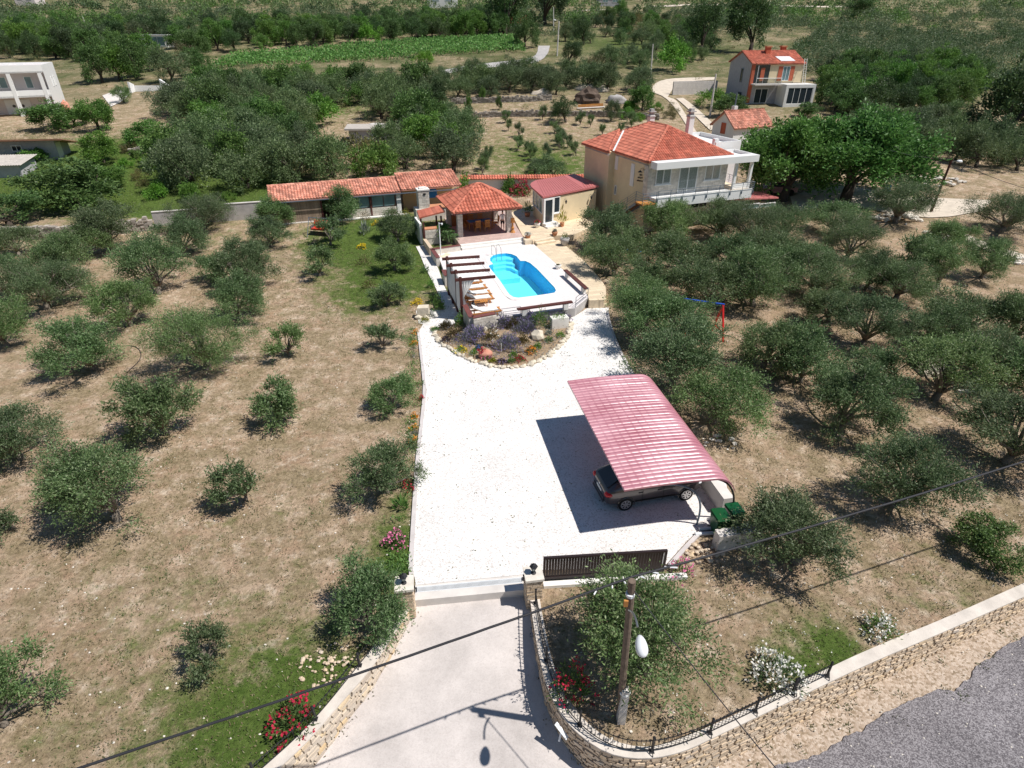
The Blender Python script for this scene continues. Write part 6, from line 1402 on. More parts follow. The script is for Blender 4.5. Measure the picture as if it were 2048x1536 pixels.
def mound(label, px, r, m="dirt_pale"):
    c = G(*px); o = thing("spoil_heap", label, "heap", c); wpart("heap", MB().blob((c.x, c.y, c.z), r, int(px[0]), 3, .5), m, o, True)
mound("pale spoil heap left of the dug-out pit", (1082, 188), (1.9, 1.2, 1.0)); mound("pale spoil heap above the dug-out pit", (1170, 178), (2.6, 1.5, 1.0)); mound("grey gravel heap right of the orange formwork", (1232, 206), (2.0, 1.2, 1.3), "concrete_grey"); mound("pale spoil heap right of the pit edge", (1206, 182), (1.4, 1.0, .9))
rubble("rubble_pile", "white rubble heap on the dry field by the dark pole", (1880, 365), 3.0, 60, .35, "stone_white"); rubble("rubble_pile", "tan stones scattered by the left railing near the red oleander", (668, 1330), 1.1, 110, .09, "stone_isl", hgt=.05)
rubble("rubble_pile", "white broken stones at the edge of the farm yard", (1790, 440), 2.4, 40, .5, "stone_white"); rubble("rubble_pile", "pale stones in the low bank behind the right olive grove", (1885, 470), 1.6, 30, .4, "stone_white"); rubble("rubble_pile", "pile of tan stones beside the pipes and the carport wall", (1405, 1108), .8, 60, .14, "stone_isl", hgt=.12); rubble("rubble_pile", "pale rocks along the grass behind the carport roof", (1440, 888), 1.0, 14, .2, "stone_white", hgt=.05)
rubble("rubble_pile", "loose white stones at the right picture edge", (2040, 525), 1.0, 20, .35, "stone_white")

# ------------------------------------------------------------------ poles and wires
def pole(label, base, top, r0, r1, m, name="utility_pole", group=None):
    r = thing(name, label, "pole", base, 0, group); wpart("post", MB().tube([base - Vector((0, 0, .3)), top], [r0, r1], 10), m, r); return r
pb, ptop = P(1241, 1440, .02), Vector((2.80, 9.72, 5.95)); mp = pole("weathered wooden utility pole with street lamp in the front right garden", pb + Vector((-.02, .12, .5)), ptop, .10, .088, "wood_pole")
wpart("concrete_stub", MB().hexa([Vector((pb.x + sx * .105 * k, pb.y + sy * .105 * k - .02, z)) for z, k in ((-.2, 1.1), (1.5, .95)) for sx, sy in ((-1, -1), (1, -1), (1, 1), (-1, 1))]), "concrete_pale", mp)
wpart("pole_band", MB().tube([ptop + Vector((0, 0, -.5)), ptop + Vector((0, 0, -.42))], .11, 10).tube([pb + Vector((0, 0, 1.3)), pb + Vector((0, 0, 1.36))], .15, 10), "metal_white", mp)
k = MB(); k.bar(ptop + Vector((-.1, -.1, -.75)), ptop + Vector((-.1, -.1, -.55)), .1, .06); wpart("pole_tag", k, "wood_orange", mp)
sl2 = thing("street_lamp", "white oval street lamp on a curved arm of the wooden pole", "lamp", ptop); la = [ptop + Vector(v) for v in ((0, -.1, -.9), (.02, -.3, -.7), (.05, -.55, -.62), (.06, -.75, -.66))]; wpart("arm", MB().tube(smooth(la, 2), .028, 7), "metal_grey", sl2)
lc_ = la[-1] + Vector((.02, -.42, -.1)); k = MB(); bm = bmesh.new(); bmesh.ops.create_uvsphere(bm, u_segments=16, v_segments=10, radius=1)
vs = [(lc_.x + v.co.x * .14 * (1 - .2 * v.co.y), lc_.y + v.co.y * .26, lc_.z + max(v.co.z, -.35) * .125 + v.co.y * .03) for v in bm.verts]; fs = [tuple(v.index for v in f.verts) for f in bm.faces]; bm.free(); wpart("head", k.add(vs, fs), "lamp_white", sl2, True)
wpart("lens", MB().lathe(lc_ + Vector((0, 0, -.12)), [(.09, 0), (.12, .05)], 14), "glass_blue", sl2)
def wire(label, pts, r, m="cable_black", name="power_cable", wob=0):
    w = [p + Vector((0, 0, random.uniform(-wob, wob))) for p in pts]; return tag(MB().tube(w, r, 6, False).build(name, m, None, True), label, "cable")
def sag(a, b, s, n=40): return [a.lerp(b, i / n) - Vector((0, 0, s * 4 * (i / n) * (1 - i / n))) for i in range(n + 1)]
CB = ptop + Vector((-.02, .12, -.02)); CRt = P(2048, 915, 6.3); CLt = P(130, 1536, 5.3)
dirR = (CRt - CB); dirL = (CLt - CB)
wire("thick black bundled cable crossing from the wooden pole to the right edge", sag(CB, CB + dirR * 1.5, .2), .03, wob=.006); wire("thick black bundled cable crossing the driveway from the pole to the lower left", sag(CB, CB + dirL * 1.5, .15), .03, wob=.006)
wire("thin black wire running from the pole down over the roadside wall", sag(CB + Vector((.05, -.1, -.25)), P(1690, 1700, 3.6), .1), .014)
k = MB()
for d in (dirR, dirL):
    for f in (.02, .05, .09): k.tube([CB + d * f * .8 + Vector((0, .03, -.03)), CB + d * f + Vector((.1, -.04, -.07))], .02, 5)
wpart("cable_clamp", k, "metal_white", mp)
def far_pole(label, pb_, ptp, m="concrete_pale", r=.19, lamp=False, lean=None):
    b = G(*pb_); dp = b.y; x, y, w = ray(*ptp); t = b.y / y; tp = Vector((x * t, b.y, CAM_H + w * t)); o = pole(label, b, tp, r, r * .7, m)
    if lamp:
        k = MB(); k.tube([tp, tp + Vector((-.5, -.2, .25)), tp + Vector((-.9, -.3, .2))] if lamp < 0 else [tp + Vector((0, 0, -.4)), tp + Vector((.3, -.3, -.2))], .05, 5); wpart("lamp_arm", k, "metal_grey", o); wpart("lamp_head", MB().blob(tp + (Vector((-1.1, -.35, .18)) if lamp < 0 else Vector((.5, -.4, -.25))), (.4, .2, .15), 2, 2, 0), "lamp_white", o, True)
    return tp
t1 = far_pole("tall pale concrete pole beyond the country road, left of two", (1107, 62), (1107, 14)); t2 = far_pole("pale concrete pole with small lamp at the end of the country road", (1114, 112), (1118, 42), lamp=-1)
t3 = far_pole("pale concrete pole on the bank beside the concrete ramp", (1300, 168), (1306, 88), r=.13); t4 = far_pole("pale concrete pole in front of the grey gabled house", (1420, 232), (1432, 148), r=.17)
t5 = far_pole("dark leaning wooden pole with white lamp by the farm yard", (1861, 425), (1905, 316), "wood_dark", .14, 1); far_pole("leaning pale pole among far trees at the upper left", (174, 54), (164, 32))
wire("thin wire between the dark leaning pole and the walnut trees", sag(t5 + Vector((0, 0, -.1)), P(1780, 300, 7), .2), .02); wire("thin wire from the dark leaning pole to the right edge", sag(t5 + Vector((0, 0, -.1)), P(2120, 395, 5.2), .3), .02)
# ------------------------------------------------------------------ olive trees
OCL = []                                     # size classes, so that the leaves keep their real size
for c, (smid, sh) in enumerate(((.95, 800), (1.5, 1650), (2.1, 2700), (3.2, 4200))):
    q = []
    for s in range(5):
        rz_ = (.66, .72, .70, .62)[c] + (.06, -.07, .1, 0, -.03)[s]
        cm, lc = crown_mesh("olive_crown", 100 + s + 10 * c, "leaf_olive", lobes=26 + 6 * c + 4 * (s % 3), shoots=sh, lv=8, L=.125 / smid, W=.042 / smid, ln=.42 / smid ** .5, rz=rz_, zc=rz_ + .16, up=(.5, .8, .3, .6, .4)[s], rl=(.15, .33), shell=(.38, .9), lean=(.1, .18, .06, .2, .12)[s])
        q.append((cm, trunk_mesh("olive_trunk", 200 + s, lc, nl=14)))
    OCL.append(q)
SV = []
for s in range(3):
    cm, lc = crown_mesh("olive_crown", 150 + s, "leaf_olive", lobes=13, shoots=420, lv=9, L=.13, W=.042, ln=.6, rz=.62, zc=.9, up=1.0, rl=(.1, .25), shell=(.4, .85)); SV.append((cm, trunk_mesh("olive_trunk", 250 + s, lc, r0=.07, nl=12)))
def plant_tree(name, label, cat, base, s, sz, var, group, rz=None):
    r = thing(name, label, cat, base, random.uniform(0, 6.28) if rz is None else rz, group); r.scale = (s, s, sz)
    link("crown", var[0], r); link("trunk", var[1], r); return r
NEAR = [
 # u, v of the trunk foot, crown width in picture pixels, sparse?, label
 (10, 1450, 185, 0, "large dense olive cut by the left edge near the bottom corner"), (418, 1330, 105, 1, "small thin olive alone in the grass near the bottom left"), (235, 1040, 215, 0, "big spreading olive nearest the camera on the left dry field"), (492, 1000, 105, 1, "young vase shaped olive midway across the left field"),
 (742, 1262, 165, 0, "olive beside the left gate pillar above the driveway wall"), (775, 985, 125, 0, "round olive with red flowers at its foot along the left kerb"), (785, 825, 95, 0, "olive beside the kerb, level with the far end of the carport"), (557, 838, 95, 0, "small round olive in the middle of the left dry field"),
 (335, 868, 145, 0, "olive just behind the big spreading one on the left"), (45, 918, 175, 0, "wide olive at the left edge, level with the carport roof"), (-8, 1075, 80, 0, "olive mostly cut off by the left edge below the wide one"), (190, 740, 155, 0, "bushy olive with a curved hose on its right"),
 (415, 738, 165, 0, "large olive left of the small round one facing the rockery"), (578, 712, 78, 1, "small olive in the open field left of the rockery"), (770, 698, 72, 1, "small sparse olive just left of the orange marigolds"), (262, 652, 105, 0, "olive in the second row from the left, level with the pergola"),
 (478, 640, 112, 0, "olive in the row left of the green lawn, level with the pergola"), (318, 588, 125, 0, "olive with green weeds at its foot in the second row"), (500, 578, 108, 0, "dark olive left of the green lawn, level with the pool"), (640, 552, 66, 1, "small olive on the bare patch left of the green lawn"),
 (776, 610, 62, 0, "narrow olive nearest the pergola on the green lawn"), (790, 540, 75, 0, "olive beside the white path on the green lawn"), (797, 482, 68, 0, "olive by the lean-to shed at the top of the green lawn"), (370, 512, 95, 0, "olive between the grey garden wall and the second row"),
 (408, 462, 105, 0, "olive right in front of the grey garden wall"), (540, 494, 72, 0, "olive at the left end of the long outbuilding"), (552, 450, 70, 0, "olive against the slatted wall of the long outbuilding"), (688, 440, 72, 0, "olive standing in front of the outbuilding's dark doorway"),
 (662, 490, 62, 1, "slim olive beside the red garden swing"), (95, 618, 145, 0, "olive in the outermost left row, second from the picture edge"), (15, 692, 110, 0, "olive at the left edge above the bushy one"), (172, 520, 95, 0, "olive near the dry stone wall, left of the pair"),
 (225, 500, 100, 0, "olive touching the dry stone wall, right of the pair"), (120, 560, 105, 0, "olive behind the outermost left row near the wall"), (40, 512, 90, 0, "olive with a leaning pale trunk at the left edge by the wall"), (20, 600, 90, 0, "olive at the left edge in the outermost row"), (450, 560, 70, 0, "olive in the gap between the second and third rows"),
 (1292, 1345, 288, 0, "huge spreading olive behind the street lamp pole"), (1590, 1125, 235, 0, "large olive right of the green bins"), (1808, 1010, 195, 0, "olive under the black cable at the right"), (2010, 925, 220, 0, "olive at the right edge below the black cable's end"),
 (1680, 865, 200, 0, "wide olive right of the carport roof's far half"), (1870, 798, 180, 0, "olive in front of the pale rock slab"), (2052, 800, 130, 0, "olive cut by the right edge, level with the carport"), (1425, 845, 175, 0, "olive leaning over the right side of the carport"),
 (1332, 690, 165, 0, "olive with visible forked trunk left of the red swing frame"), (1285, 655, 165, 0, "dense olive beside the gravel at the terrace steps"), (1345, 772, 190, 0, "olive at the far end of the carport roof"), (1205, 500, 118, 0, "olive directly in front of the cream annex"), (1228, 552, 112, 0, "olive over the right edge of the sandstone path"),
 (1335, 482, 112, 0, "olive in front of the house below the balcony's left half"), (1440, 478, 112, 0, "olive in front of the house below the balcony's right half"), (1500, 500, 125, 0, "olive below the right end of the balcony"), (1360, 556, 130, 0, "olive behind the blue tarp in the right grove"), (1412, 612, 140, 0, "olive directly behind the red swing frame"),
 (1505, 612, 145, 0, "olive up right of the swing frame"), (1525, 735, 160, 0, "olive just right of the red swing frame"), (1600, 765, 130, 0, "olive between the swing frame and the wide one"), (1625, 592, 160, 0, "olive with a bare white branch in the right grove"), (1592, 562, 135, 0, "olive in the middle of the right grove, fourth row back"),
 (1690, 520, 135, 0, "olive in front of the farm yard track"), (1565, 482, 118, 0, "olive at the corner of the side porch"), (1790, 446, 130, 0, "dark bushy olive in front of the farm yard rubble"), (1892, 505, 100, 0, "olive with white dead branches near the far track"), (2000, 466, 145, 0, "olive right of the dark leaning pole"), (1962, 556, 105, 0, "olive this side of the pale farm track at the right"),
 (1818, 545, 90, 1, "small olive on the bare ground of the right grove"), (1872, 578, 110, 0, "olive right of the small one on bare ground"), (1790, 602, 145, 0, "low wide olive in the centre right of the grove"), (1932, 682, 155, 0, "bright olive toward the right edge, behind the rock slab"), (1722, 692, 140, 0, "olive left of and behind the rock slab"), (1850, 692, 130, 0, "olive directly behind the rock slab"),
 (2025, 690, 120, 0, "olive at the right edge, level with the swing frame"), (1655, 645, 120, 0, "olive between the two middle rows of the right grove"), (1990, 762, 140, 0, "olive at the right edge beside the rock slab's hose"), (1740, 775, 110, 0, "olive left of the rock slab toward the carport"), (1460, 560, 120, 0, "olive midway between the balcony and the swing frame"), (1540, 545, 110, 0, "olive in front of the side porch, second row"), (1295, 590, 90, 0, "olive right of the beam bench across the sandstone path"), (1270, 525, 80, 0, "low olive by the pink flowering bush"), (1660, 470, 105, 0, "olive behind the farm track under the walnut"), (1730, 580, 100, 0, "olive by the bare ground in the right grove"),
]
for i, (u, v, w, sp, lb_) in enumerate(NEAR):
    b = G(u, v); s = w / pxm(b + Vector((0, 0, 1))) / (1.8 if u < 530 and v < 790 else 2.0)
    if abs(b.y - 12) < 5 and inpoly(b.x, b.y, FRONT): continue
    var = (SV[i % 3] if sp else OCL[0 if s < 1.2 else 1 if s < 1.8 else 2 if s < 2.6 else 3][i % 5]); plant_tree("olive_tree", lb_, "olive tree", b, s, s * random.uniform(.85, 1.1) * (1.0 if s < 2.0 else .88), var, "olive trees of the estate")
# round weeds and shaded weeds under some trees come with the grass below

# ------------------------------------------------------------------ background trees
def far_mesh(name, seed, m, rz, zc, shoots, L, W, trunk=True, lobes=12, up=.4, tm="trunk_dark", rl=(.34, .55), fill=.3, ln=.35, lv=5):
    cm, lc = crown_mesh(name, seed, m, lobes=lobes, shoots=shoots, lv=lv, L=L, W=W, ln=ln, rz=rz, zc=zc, up=up, rl=rl, fill=fill)
    if trunk:
        me = trunk_mesh("t", seed, lc, tm, r0=.09, fork=max(.2, zc - rz * .75), nl=5, twigs=False); bm = bmesh.new(); bm.from_mesh(cm); n0 = len(bm.faces); bm.from_mesh(me)
        bm.faces.ensure_lookup_table()
        for f in bm.faces[n0:]: f.material_index = 1
        bm.to_mesh(cm); bm.free(); cm.materials.append(M[tm])
    return cm
FO = [far_mesh("olive", 300 + i, "leaf_olive_far", .68, .8, 1700, .085, .032, lobes=30, rl=(.16, .32), ln=.3) for i in range(4)]
FBd = [far_mesh("broadleaf", 320 + i, "leaf_broad", .9, 1.0, 1900, .085, .05, lobes=34, rl=(.2, .36), ln=.25) for i in range(4)]
FW_ = [far_mesh("walnut", 340 + i, "leaf_walnut", .8, .98, 6500, .07, .034, lobes=70, ln=.2, rl=(.16, .30)) for i in range(2)]
FDk = [far_mesh("dark", 350 + i, "leaf_dark", .95, 1.02, 2100, .075, .036, lobes=36, rl=(.2, .36), ln=.22) for i in range(2)]
FBr = [far_mesh("bright", 360 + i, "leaf_bright", .6, .7, 900, .11, .06, False, lobes=24, rl=(.2, .36), ln=.25) for i in range(2)]
FSc = [far_mesh("scrub", 370 + i, "leaf_scrub", .5, .5, 620, .11, .035, False, lobes=20, rl=(.2, .36), ln=.3) for i in range(2)]
FCy = [far_mesh("cypress", 380, "leaf_dark", 2.4, 2.6, 1800, .12, .05, False, lobes=40, up=2.0, rl=(.3, .5))]
TAKEN = []; PUT = []
def put(name, label, cat, mesh, p, s, sz=None, group=None):
    o = link(name, mesh, None, p); o.scale = (s, s, sz or s); o.rotation_euler = (0, 0, random.uniform(0, 6.28)); tag(o, label, cat, group); TAKEN.append((p.x, p.y, s)); PUT.append(o); return o
def one(name, label, cat, u, v, w, meshes, hz=1.0):
    b = G(u, v); s = w / pxm(b + Vector((0, 0, 2))) / 2.1; return put(name, label, cat, random.choice(meshes), b, s, s * hz)
one("walnut_tree", "big dark green walnut tree directly right of the cream house", "walnut tree", 1565, 402, 190, FW_, .95); one("walnut_tree", "broad walnut tree with visible trunk over the farm yard", "walnut tree", 1690, 402, 250, FW_, .78)
one("walnut_tree", "walnut tree at the back of the pair, beside the cottage roof", "walnut tree", 1590, 340, 130, FW_, .8)
one("holm_oak", "huge dark evergreen tree at the right edge above the farm yard", "evergreen tree", 1995, 292, 175, FDk, .95); one("holm_oak", "dark evergreen crown touching the right edge behind the huge one", "evergreen tree", 2060, 272, 140, FDk, .9)
one("cypress", "dark pointed evergreen at the edge of the grove left of the sapling field", "cypress", 880, 243, 42, FCy, .85); one("cypress", "tall black-green cypress far back at the upper right", "cypress", 1716, 48, 52, FCy, .5)
one("round_bush", "round dark green bush at the far end of the sapling field", "bush", 1131, 245, 55, FDk, .9); one("olive_tree", "tall olive right of the round bush in the sapling field", "olive tree", 1222, 242, 36, FO, 1.4)
one("fig_tree", "bright green fig tree with big leaves at the right near the road wall", "fig tree", 1982, 1118, 125, FBd, .72)
one("fig_tree", "round green tree with clear trunk on the meadow below the white house", "tree", 198, 260, 70, FBd, .95); one("fig_tree", "dark green tree in front of the white house garage", "tree", 118, 258, 100, FBd, .5); one("fig_tree", "green tree at the corner of the white house by the cabin of the shed", "tree", 150, 250, 60, FBd, .6)
one("olive_bush", "round green bush on the meadow left of the grove", "bush", 308, 290, 90, FBd, .5); one("fig_tree", "pale green tree between the meadow and the dense grove", "tree", 428, 262, 75, FBr, 1.1); one("fig_tree", "rounded green bush on the meadow near the dry wall", "bush", 208, 325, 75, FBd, .8)
one("mulberry_tree", "large leafy green tree at the left in front of the shed", "tree", 155, 415, 170, FBd, .56); one("mulberry_tree", "large leafy green tree left of it at the picture edge", "tree", 20, 452, 140, FBd, .5); one("mulberry_tree", "green tree right of the shed roof above the dry wall", "tree", 200, 385, 90, FBd, .65); one("fig_tree", "light green fig at the left end of the shed", "tree", 68, 322, 60, FBr, .6)
for k, (u, v, w) in enumerate(((205, 165, 62), (240, 160, 58), (275, 155, 66), (300, 142, 45))): one("almond_tree", ("green tree with dark trunk on the dry field, leftmost of a row", "second green tree in the row on the dry field", "third and largest green tree in the row on the dry field", "last green tree of the row, by the vineyard hedge")[k], "tree", u, v, w, FBd, 1.15)
one("olive_tree", "broad olive on the dry field right of the tree row", "olive tree", 345, 165, 75, FO, 1.0); one("fig_tree", "small green tree by the vineyard's left corner", "tree", 400, 150, 45, FBd, 1.1); one("olive_tree", "small olive beside the white curved entrance walls", "olive tree", 248, 205, 38, FO, 1.1)
one("oak_tree", "tall dark tree rising at the top near the white far house", "tree", 1010, 68, 95, FDk, 1.25); one("oak_tree", "tall dark tree right of the far white house", "tree", 1090, 50, 80, FDk, 1.25); one("oak_tree", "rounded green tree beside the dirt track at the vineyard end", "tree", 1050, 95, 48, FBd, 1.3); one("oak_tree", "tall dark tree behind the grey gabled house, left of two", "tree", 1400, 108, 75, FDk, 1.4); one("oak_tree", "tall dark tree behind the grey gabled house, right of two", "tree", 1500, 105, 90, FDk, 1.3)
one("acacia_tree", "pale green feathery tree left of the concrete ramp", "tree", 1352, 145, 68, FBr, 1.3); one("shrub", "green vine covered shrub below the white block wall", "shrub", 1415, 215, 60, FBr, .8); one("fig_tree", "fig tree growing in the rubble of the diggings", "tree", 1285, 222, 55, FBd, .9); one("shrub", "leafy green shrubs in front of the grey gabled house", "shrub", 1462, 236, 70, FBd, .65); one("shrub", "green bush beside the glass extension", "shrub", 1612, 236, 50, FBd, .6)
one("acacia_tree", "bright green round bush at the vineyard edge", "bush", 847, 128, 40, FBr, .85); one("acacia_tree", "bright green low bush at the left end of the grove", "bush", 600, 152, 55, FBr, .6)
ZN = [
 ("the grove behind the outbuilding", "olive_tree", "grey-green olive in the dense grove behind the long outbuilding", "olive tree", FO + FO + FBd[:2] + FSc[:1] + FBr[:1], [(330, 385), (535, 378), (700, 362), (915, 345), (908, 250), (880, 215), (780, 186), (640, 184), (560, 186), (430, 190), (340, 225), (400, 280), (350, 330)], 3.9, (2.2, 3.2), 122, [(720, 262, 8), (712, 296, 7), (680, 290, 5), (755, 290, 5), (700, 232, 6), (620, 170, 5)]),
 ("the strip below the country road", "olive_tree", "olive in the row between the country road and the sapling field", "olive tree", FO, [(885, 198), (1290, 190), (1280, 176), (1060, 164), (890, 174)], 4.0, (2.0, 2.7), 48, [(1180, 195, 6)]),
 ("the belt behind the vineyard", "broadleaf_tree", "tall green tree in the belt behind the vineyard", "tree", FBd + FBd + FDk + FBr, [(410, 106), (560, 98), (800, 84), (1030, 70), (1030, 45), (800, 55), (420, 75)], 4.4, (2.3, 3.3), 84, []),
 ("the upper left scrub", "scrub_tree", "dark scrub tree massed at the upper left behind the white house", "tree", FBd + FO + FDk + FBr + FSc, [(140, 118), (260, 128), (400, 118), (400, 82), (250, 70), (0, 75), (0, 118)], 4.6, (2.4, 3.4), 84, [(283, 96, 9), (300, 108, 10), (270, 116, 8), (320, 116, 8)]),
 ("the slope above the ramp", "scrub_tree", "tree or tall shrub on the rough slope right of the country road", "tree", FO + FBd + FSc + FDk, [(1130, 150), (1290, 140), (1420, 120), (1440, 60), (1240, 40), (1130, 60)], 5.4, (1.6, 2.8), 64, [(1220, 105, 14), (1180, 80, 8)]),
 ("the orchard by the grey house", "broadleaf_tree", "dark leafy tree in the orchard right of the grey gabled house", "tree", FBd + FBd + FDk, [(1660, 238), (1760, 235), (1925, 230), (1935, 165), (1800, 150), (1650, 160)], 3.8, (2.0, 2.8), 80, [(1640, 190, 5)]),
 ("the grove above the farm yard", "olive_tree", "olive in the grove between the dark orchard and the farm yard", "olive tree", FO, [(1740, 330), (1830, 335), (2060, 345), (2060, 300), (1900, 255), (1720, 262)], 4.0, (2.0, 2.8), 54, [(1880, 345, 6), (2010, 280, 6)]),
 ("the weeds by the diggings", "scrub_bush", "low scrub bush on the weedy ground around the diggings", "bush", FSc + FBr, [(1240, 240), (1330, 245), (1350, 225), (1260, 212), (1230, 222)], 2.4, (.7, 1.2), 14, []),
 ("the meadow by the shed", "scrub_bush", "weedy bush in the meadow between the shed and the grove", "bush", FSc + FBr + FSc, [(240, 385), (330, 400), (480, 405), (520, 385), (330, 345), (260, 300)], 3.4, (.6, 1.3), 26, []),
]
for where, nm, lb_, cat, ms, poly, spc, ss_, cap_, avoid in ZN:
    W_ = [G(u, v) for u, v in poly]; x0, x1 = min(p.x for p in W_), max(p.x for p in W_); y0, y1 = min(p.y for p in W_), max(p.y for p in W_); n = 0; tries = 0; row_ = []; grp = "trees " + lb_[lb_.index(" ", lb_.index("tree") if "tree" in lb_ else 2) + 1:] if False else nm.replace("_", " ") + "s, " + " ".join(lb_.split()[-7:]); av = [(G(u, v), r) for u, v, r in avoid]
    while n < cap_ and tries < 6000:
        tries += 1; x, y = random.uniform(x0, x1), random.uniform(y0, y1)
        if not inpoly(x, y, W_): continue
        s = random.uniform(*ss_)
        if any((x - a) ** 2 + (y - b) ** 2 < (spc * .5 + .42 * spc) ** 2 if q < 50 else False for a, b, q in TAKEN): continue
        if any((x - a.x) ** 2 + (y - a.y) ** 2 < r * r for a, r in av): continue
        put(nm, lb_, cat, random.choice(ms), Vector((x, y, g(x, y) - .1)), s, s * random.uniform(.9, 1.2), grp); row_.append(bpy.data.objects[-1] if False else PUT[-1]); n += 1
    NUM = "one two three four five six seven eight nine ten eleven twelve thirteen fourteen fifteen".split(); ORD = ["first", "second", "third", "fourth", "fifth", "sixth", "seventh", "eighth", "ninth", "tenth", "eleventh", "twelfth", "thirteenth", "fourteenth", "fifteenth", "sixteenth", "seventeenth", "eighteenth", "nineteenth", "twentieth"]
    row_.sort(key=lambda o: o.location.y); per = max(6, int(math.sqrt(len(row_)) * 1.3)); short = {"olive_tree": "olive", "broadleaf_tree": "leafy tree", "scrub_tree": "scrub tree", "scrub_bush": "scrub bush"}[nm]
    for r_ in range(0, len(row_), per):
        for c_, o in enumerate(sorted(row_[r_:r_ + per], key=lambda o: o.location.x / o.location.y)): o["label"] = ORD[c_] + " " + short + " from the left in row " + NUM[r_ // per] + " of " + where
# saplings in the field behind the house
SAP = [(968, 340), (965, 352), (935, 265), (937, 280), (1017, 262), (1037, 275), (1060, 320), (1060, 312), (1092, 322), (1115, 283), (1110, 268), (1135, 296), (1128, 292), (1152, 312), (1180, 255), (1205, 272), (1262, 255), (1260, 248), (1085, 240), (1036, 300), (1118, 300), (1238, 275), (1160, 250), (1010, 245), (940, 235), (975, 325)]
SAP.sort(key=lambda q: (-(q[1] // 22), q[0])); seen = {}
for i, (u, v) in enumerate(SAP):
    k_ = v // 22; seen[k_] = seen.get(k_, -1) + 1; rown = sorted({q[1] // 22 for q in SAP}, reverse=True).index(k_)
    b = G(u, v); plant_tree("olive_sapling", ORD[seen[k_]] + " olive sapling from the left in row " + NUM[rown] + " of the field behind the house", "sapling", b, random.uniform(.55, .95), random.uniform(.9, 1.3), SV[i % 3], "olive saplings in the field behind the house")
for i, (u, v) in enumerate(((937, 222), (998, 220), (965, 205))): one("young_tree", ("slim young tree on the upper terrace, leftmost of three", "slim young tree on the upper terrace, rightmost of three", "slim young tree on the upper terrace behind the other two")[i], "tree", u, v, 13, FBd, 2.2)
one("olive_bush", "loose olive bush behind the white boundary wall by the annex", "olive tree", 1105, 362, 75, FO, .75)
one("olive_bush", "grey olive bush behind the white boundary wall, left of the annex roof", "olive tree", 1070, 350, 50, FO, .8)
# vineyard: leafy rows joined, too many vines to count
VY = [G(u, v) for u, v in ((418, 138), (640, 127), (880, 112), (1052, 105), (1030, 78), (860, 84), (640, 100), (480, 112))]
C = []
x0, x1 = min(p.x for p in VY), max(p.x for p in VY); y0, y1 = min(p.y for p in VY), max(p.y for p in VY); vrow = y0
while vrow < y1:
    for x in np.arange(x0, x1, .12):
        y = vrow + (x - x0) * .13 - 3
        if inpoly(x, y, VY):
            for _ in range(2): C.append((x + random.gauss(0, .1), y + random.gauss(0, .42), g(x, y) + random.uniform(.3, 1.5)))
    vrow += 1.9
C = np.array(C); D_ = norm(rng.normal(size=C.shape)); tag(link("vineyard", quads("vineyard", leaf_quads(C, D_, .5, .4, rng), "leaf_vine")), kind="stuff")
# far scrub and woodland that reads as one mass
def mass(name, ybands, m, n, L, s_, keep):
    Cs = []; Ds = []; rg = np.random.default_rng(n)
    k = 0
    while k < n:
        y = rg.uniform(*ybands); x = rg.uniform(-1, 1) * (y * 1.05 + 20)
        if not keep(x, y): continue
        s = rg.uniform(*s_); z = g(x, y); q = (90 if m == 'leaf_scrub' or s < 1.7 else 260) if y < 300 else 110
        d = norm(rg.normal(size=(q, 3))); d[:, 2] = np.abs(d[:, 2]); rad = rg.uniform(.55, 1.0, (q, 1)); c = d * rad * np.array([s, s, s * rg.uniform(.8, 1.3)]) * (1 + .25 * np.sin(d[:, :1] * 5 + k)) + np.array([x, y, z + .1 * s]); Cs.append(c); Ds.append(norm(d + .7 * rg.normal(size=d.shape))); k += 1
    C = np.concatenate(Cs); D_ = np.concatenate(Ds); sc_ = np.clip(C[:, 1] / 200, .8, 2.2); tag(link(name, quads(name, leaf_quads(C, D_, L * sc_, L * .55 * sc_, rg), m)), kind="stuff")
VYX = [(p.x, p.y) for p in VY]
TA = np.array([(a, b, s) for a, b, s in TAKEN])
KEEPOUT = [(G(u, v), r) for u, v, r in ((50, 14, 10), (885, 22, 12), (1220, 18, 12), (283, 96, 12), (170, 50, 5), (1107, 60, 6), (1035, 64, 6), (1300, 12, 9), (1450, 10, 9), (1600, 12, 9), (1230, 60, 11), (1370, 60, 8), (1200, 95, 16), (1250, 85, 10))]
def free(x, y, d=2.2):
    if inpoly(x, y, VYX): return False
    if any((x - c.x) ** 2 + (y - c.y) ** 2 < r * r for c, r in KEEPOUT): return False
    return not np.any((TA[:, 0] - x) ** 2 + (TA[:, 1] - y) ** 2 < d * d)
YV = lambda v: G(1024, v).y
SLP = [(p.x, p.y) for p in [G(u, v) for u, v in ((1600, 150), (1800, 145), (2090, 205), (2090, 70), (1640, 55), (1590, 100))]]
mass("far_scrub", (YV(72), YV(22)), "leaf_olive_far", 800, .36, (1.7, 3.6), lambda x, y: free(x, y) and (math.sin(x * .09 + y * .05) + math.sin(y * .13 - x * .04) > -.75))
mass("slope_scrub", (YV(190), YV(70)), "leaf_olive_far", 330, .36, (1.8, 3.0), lambda x, y: inpoly(x, y, SLP) and free(x, y, 3))
mass("slope_woodland", (YV(190), YV(70)), "leaf_dark", 90, .4, (1.8, 3.0), lambda x, y: inpoly(x, y, SLP) and free(x, y, 3))
mass("far_woodland", (YV(60), YV(8)), "leaf_broad", 360, .42, (1.8, 3.8), lambda x, y: free(x, y) and (math.sin(x * .05 + 2) + math.sin(y * .08) > .1))
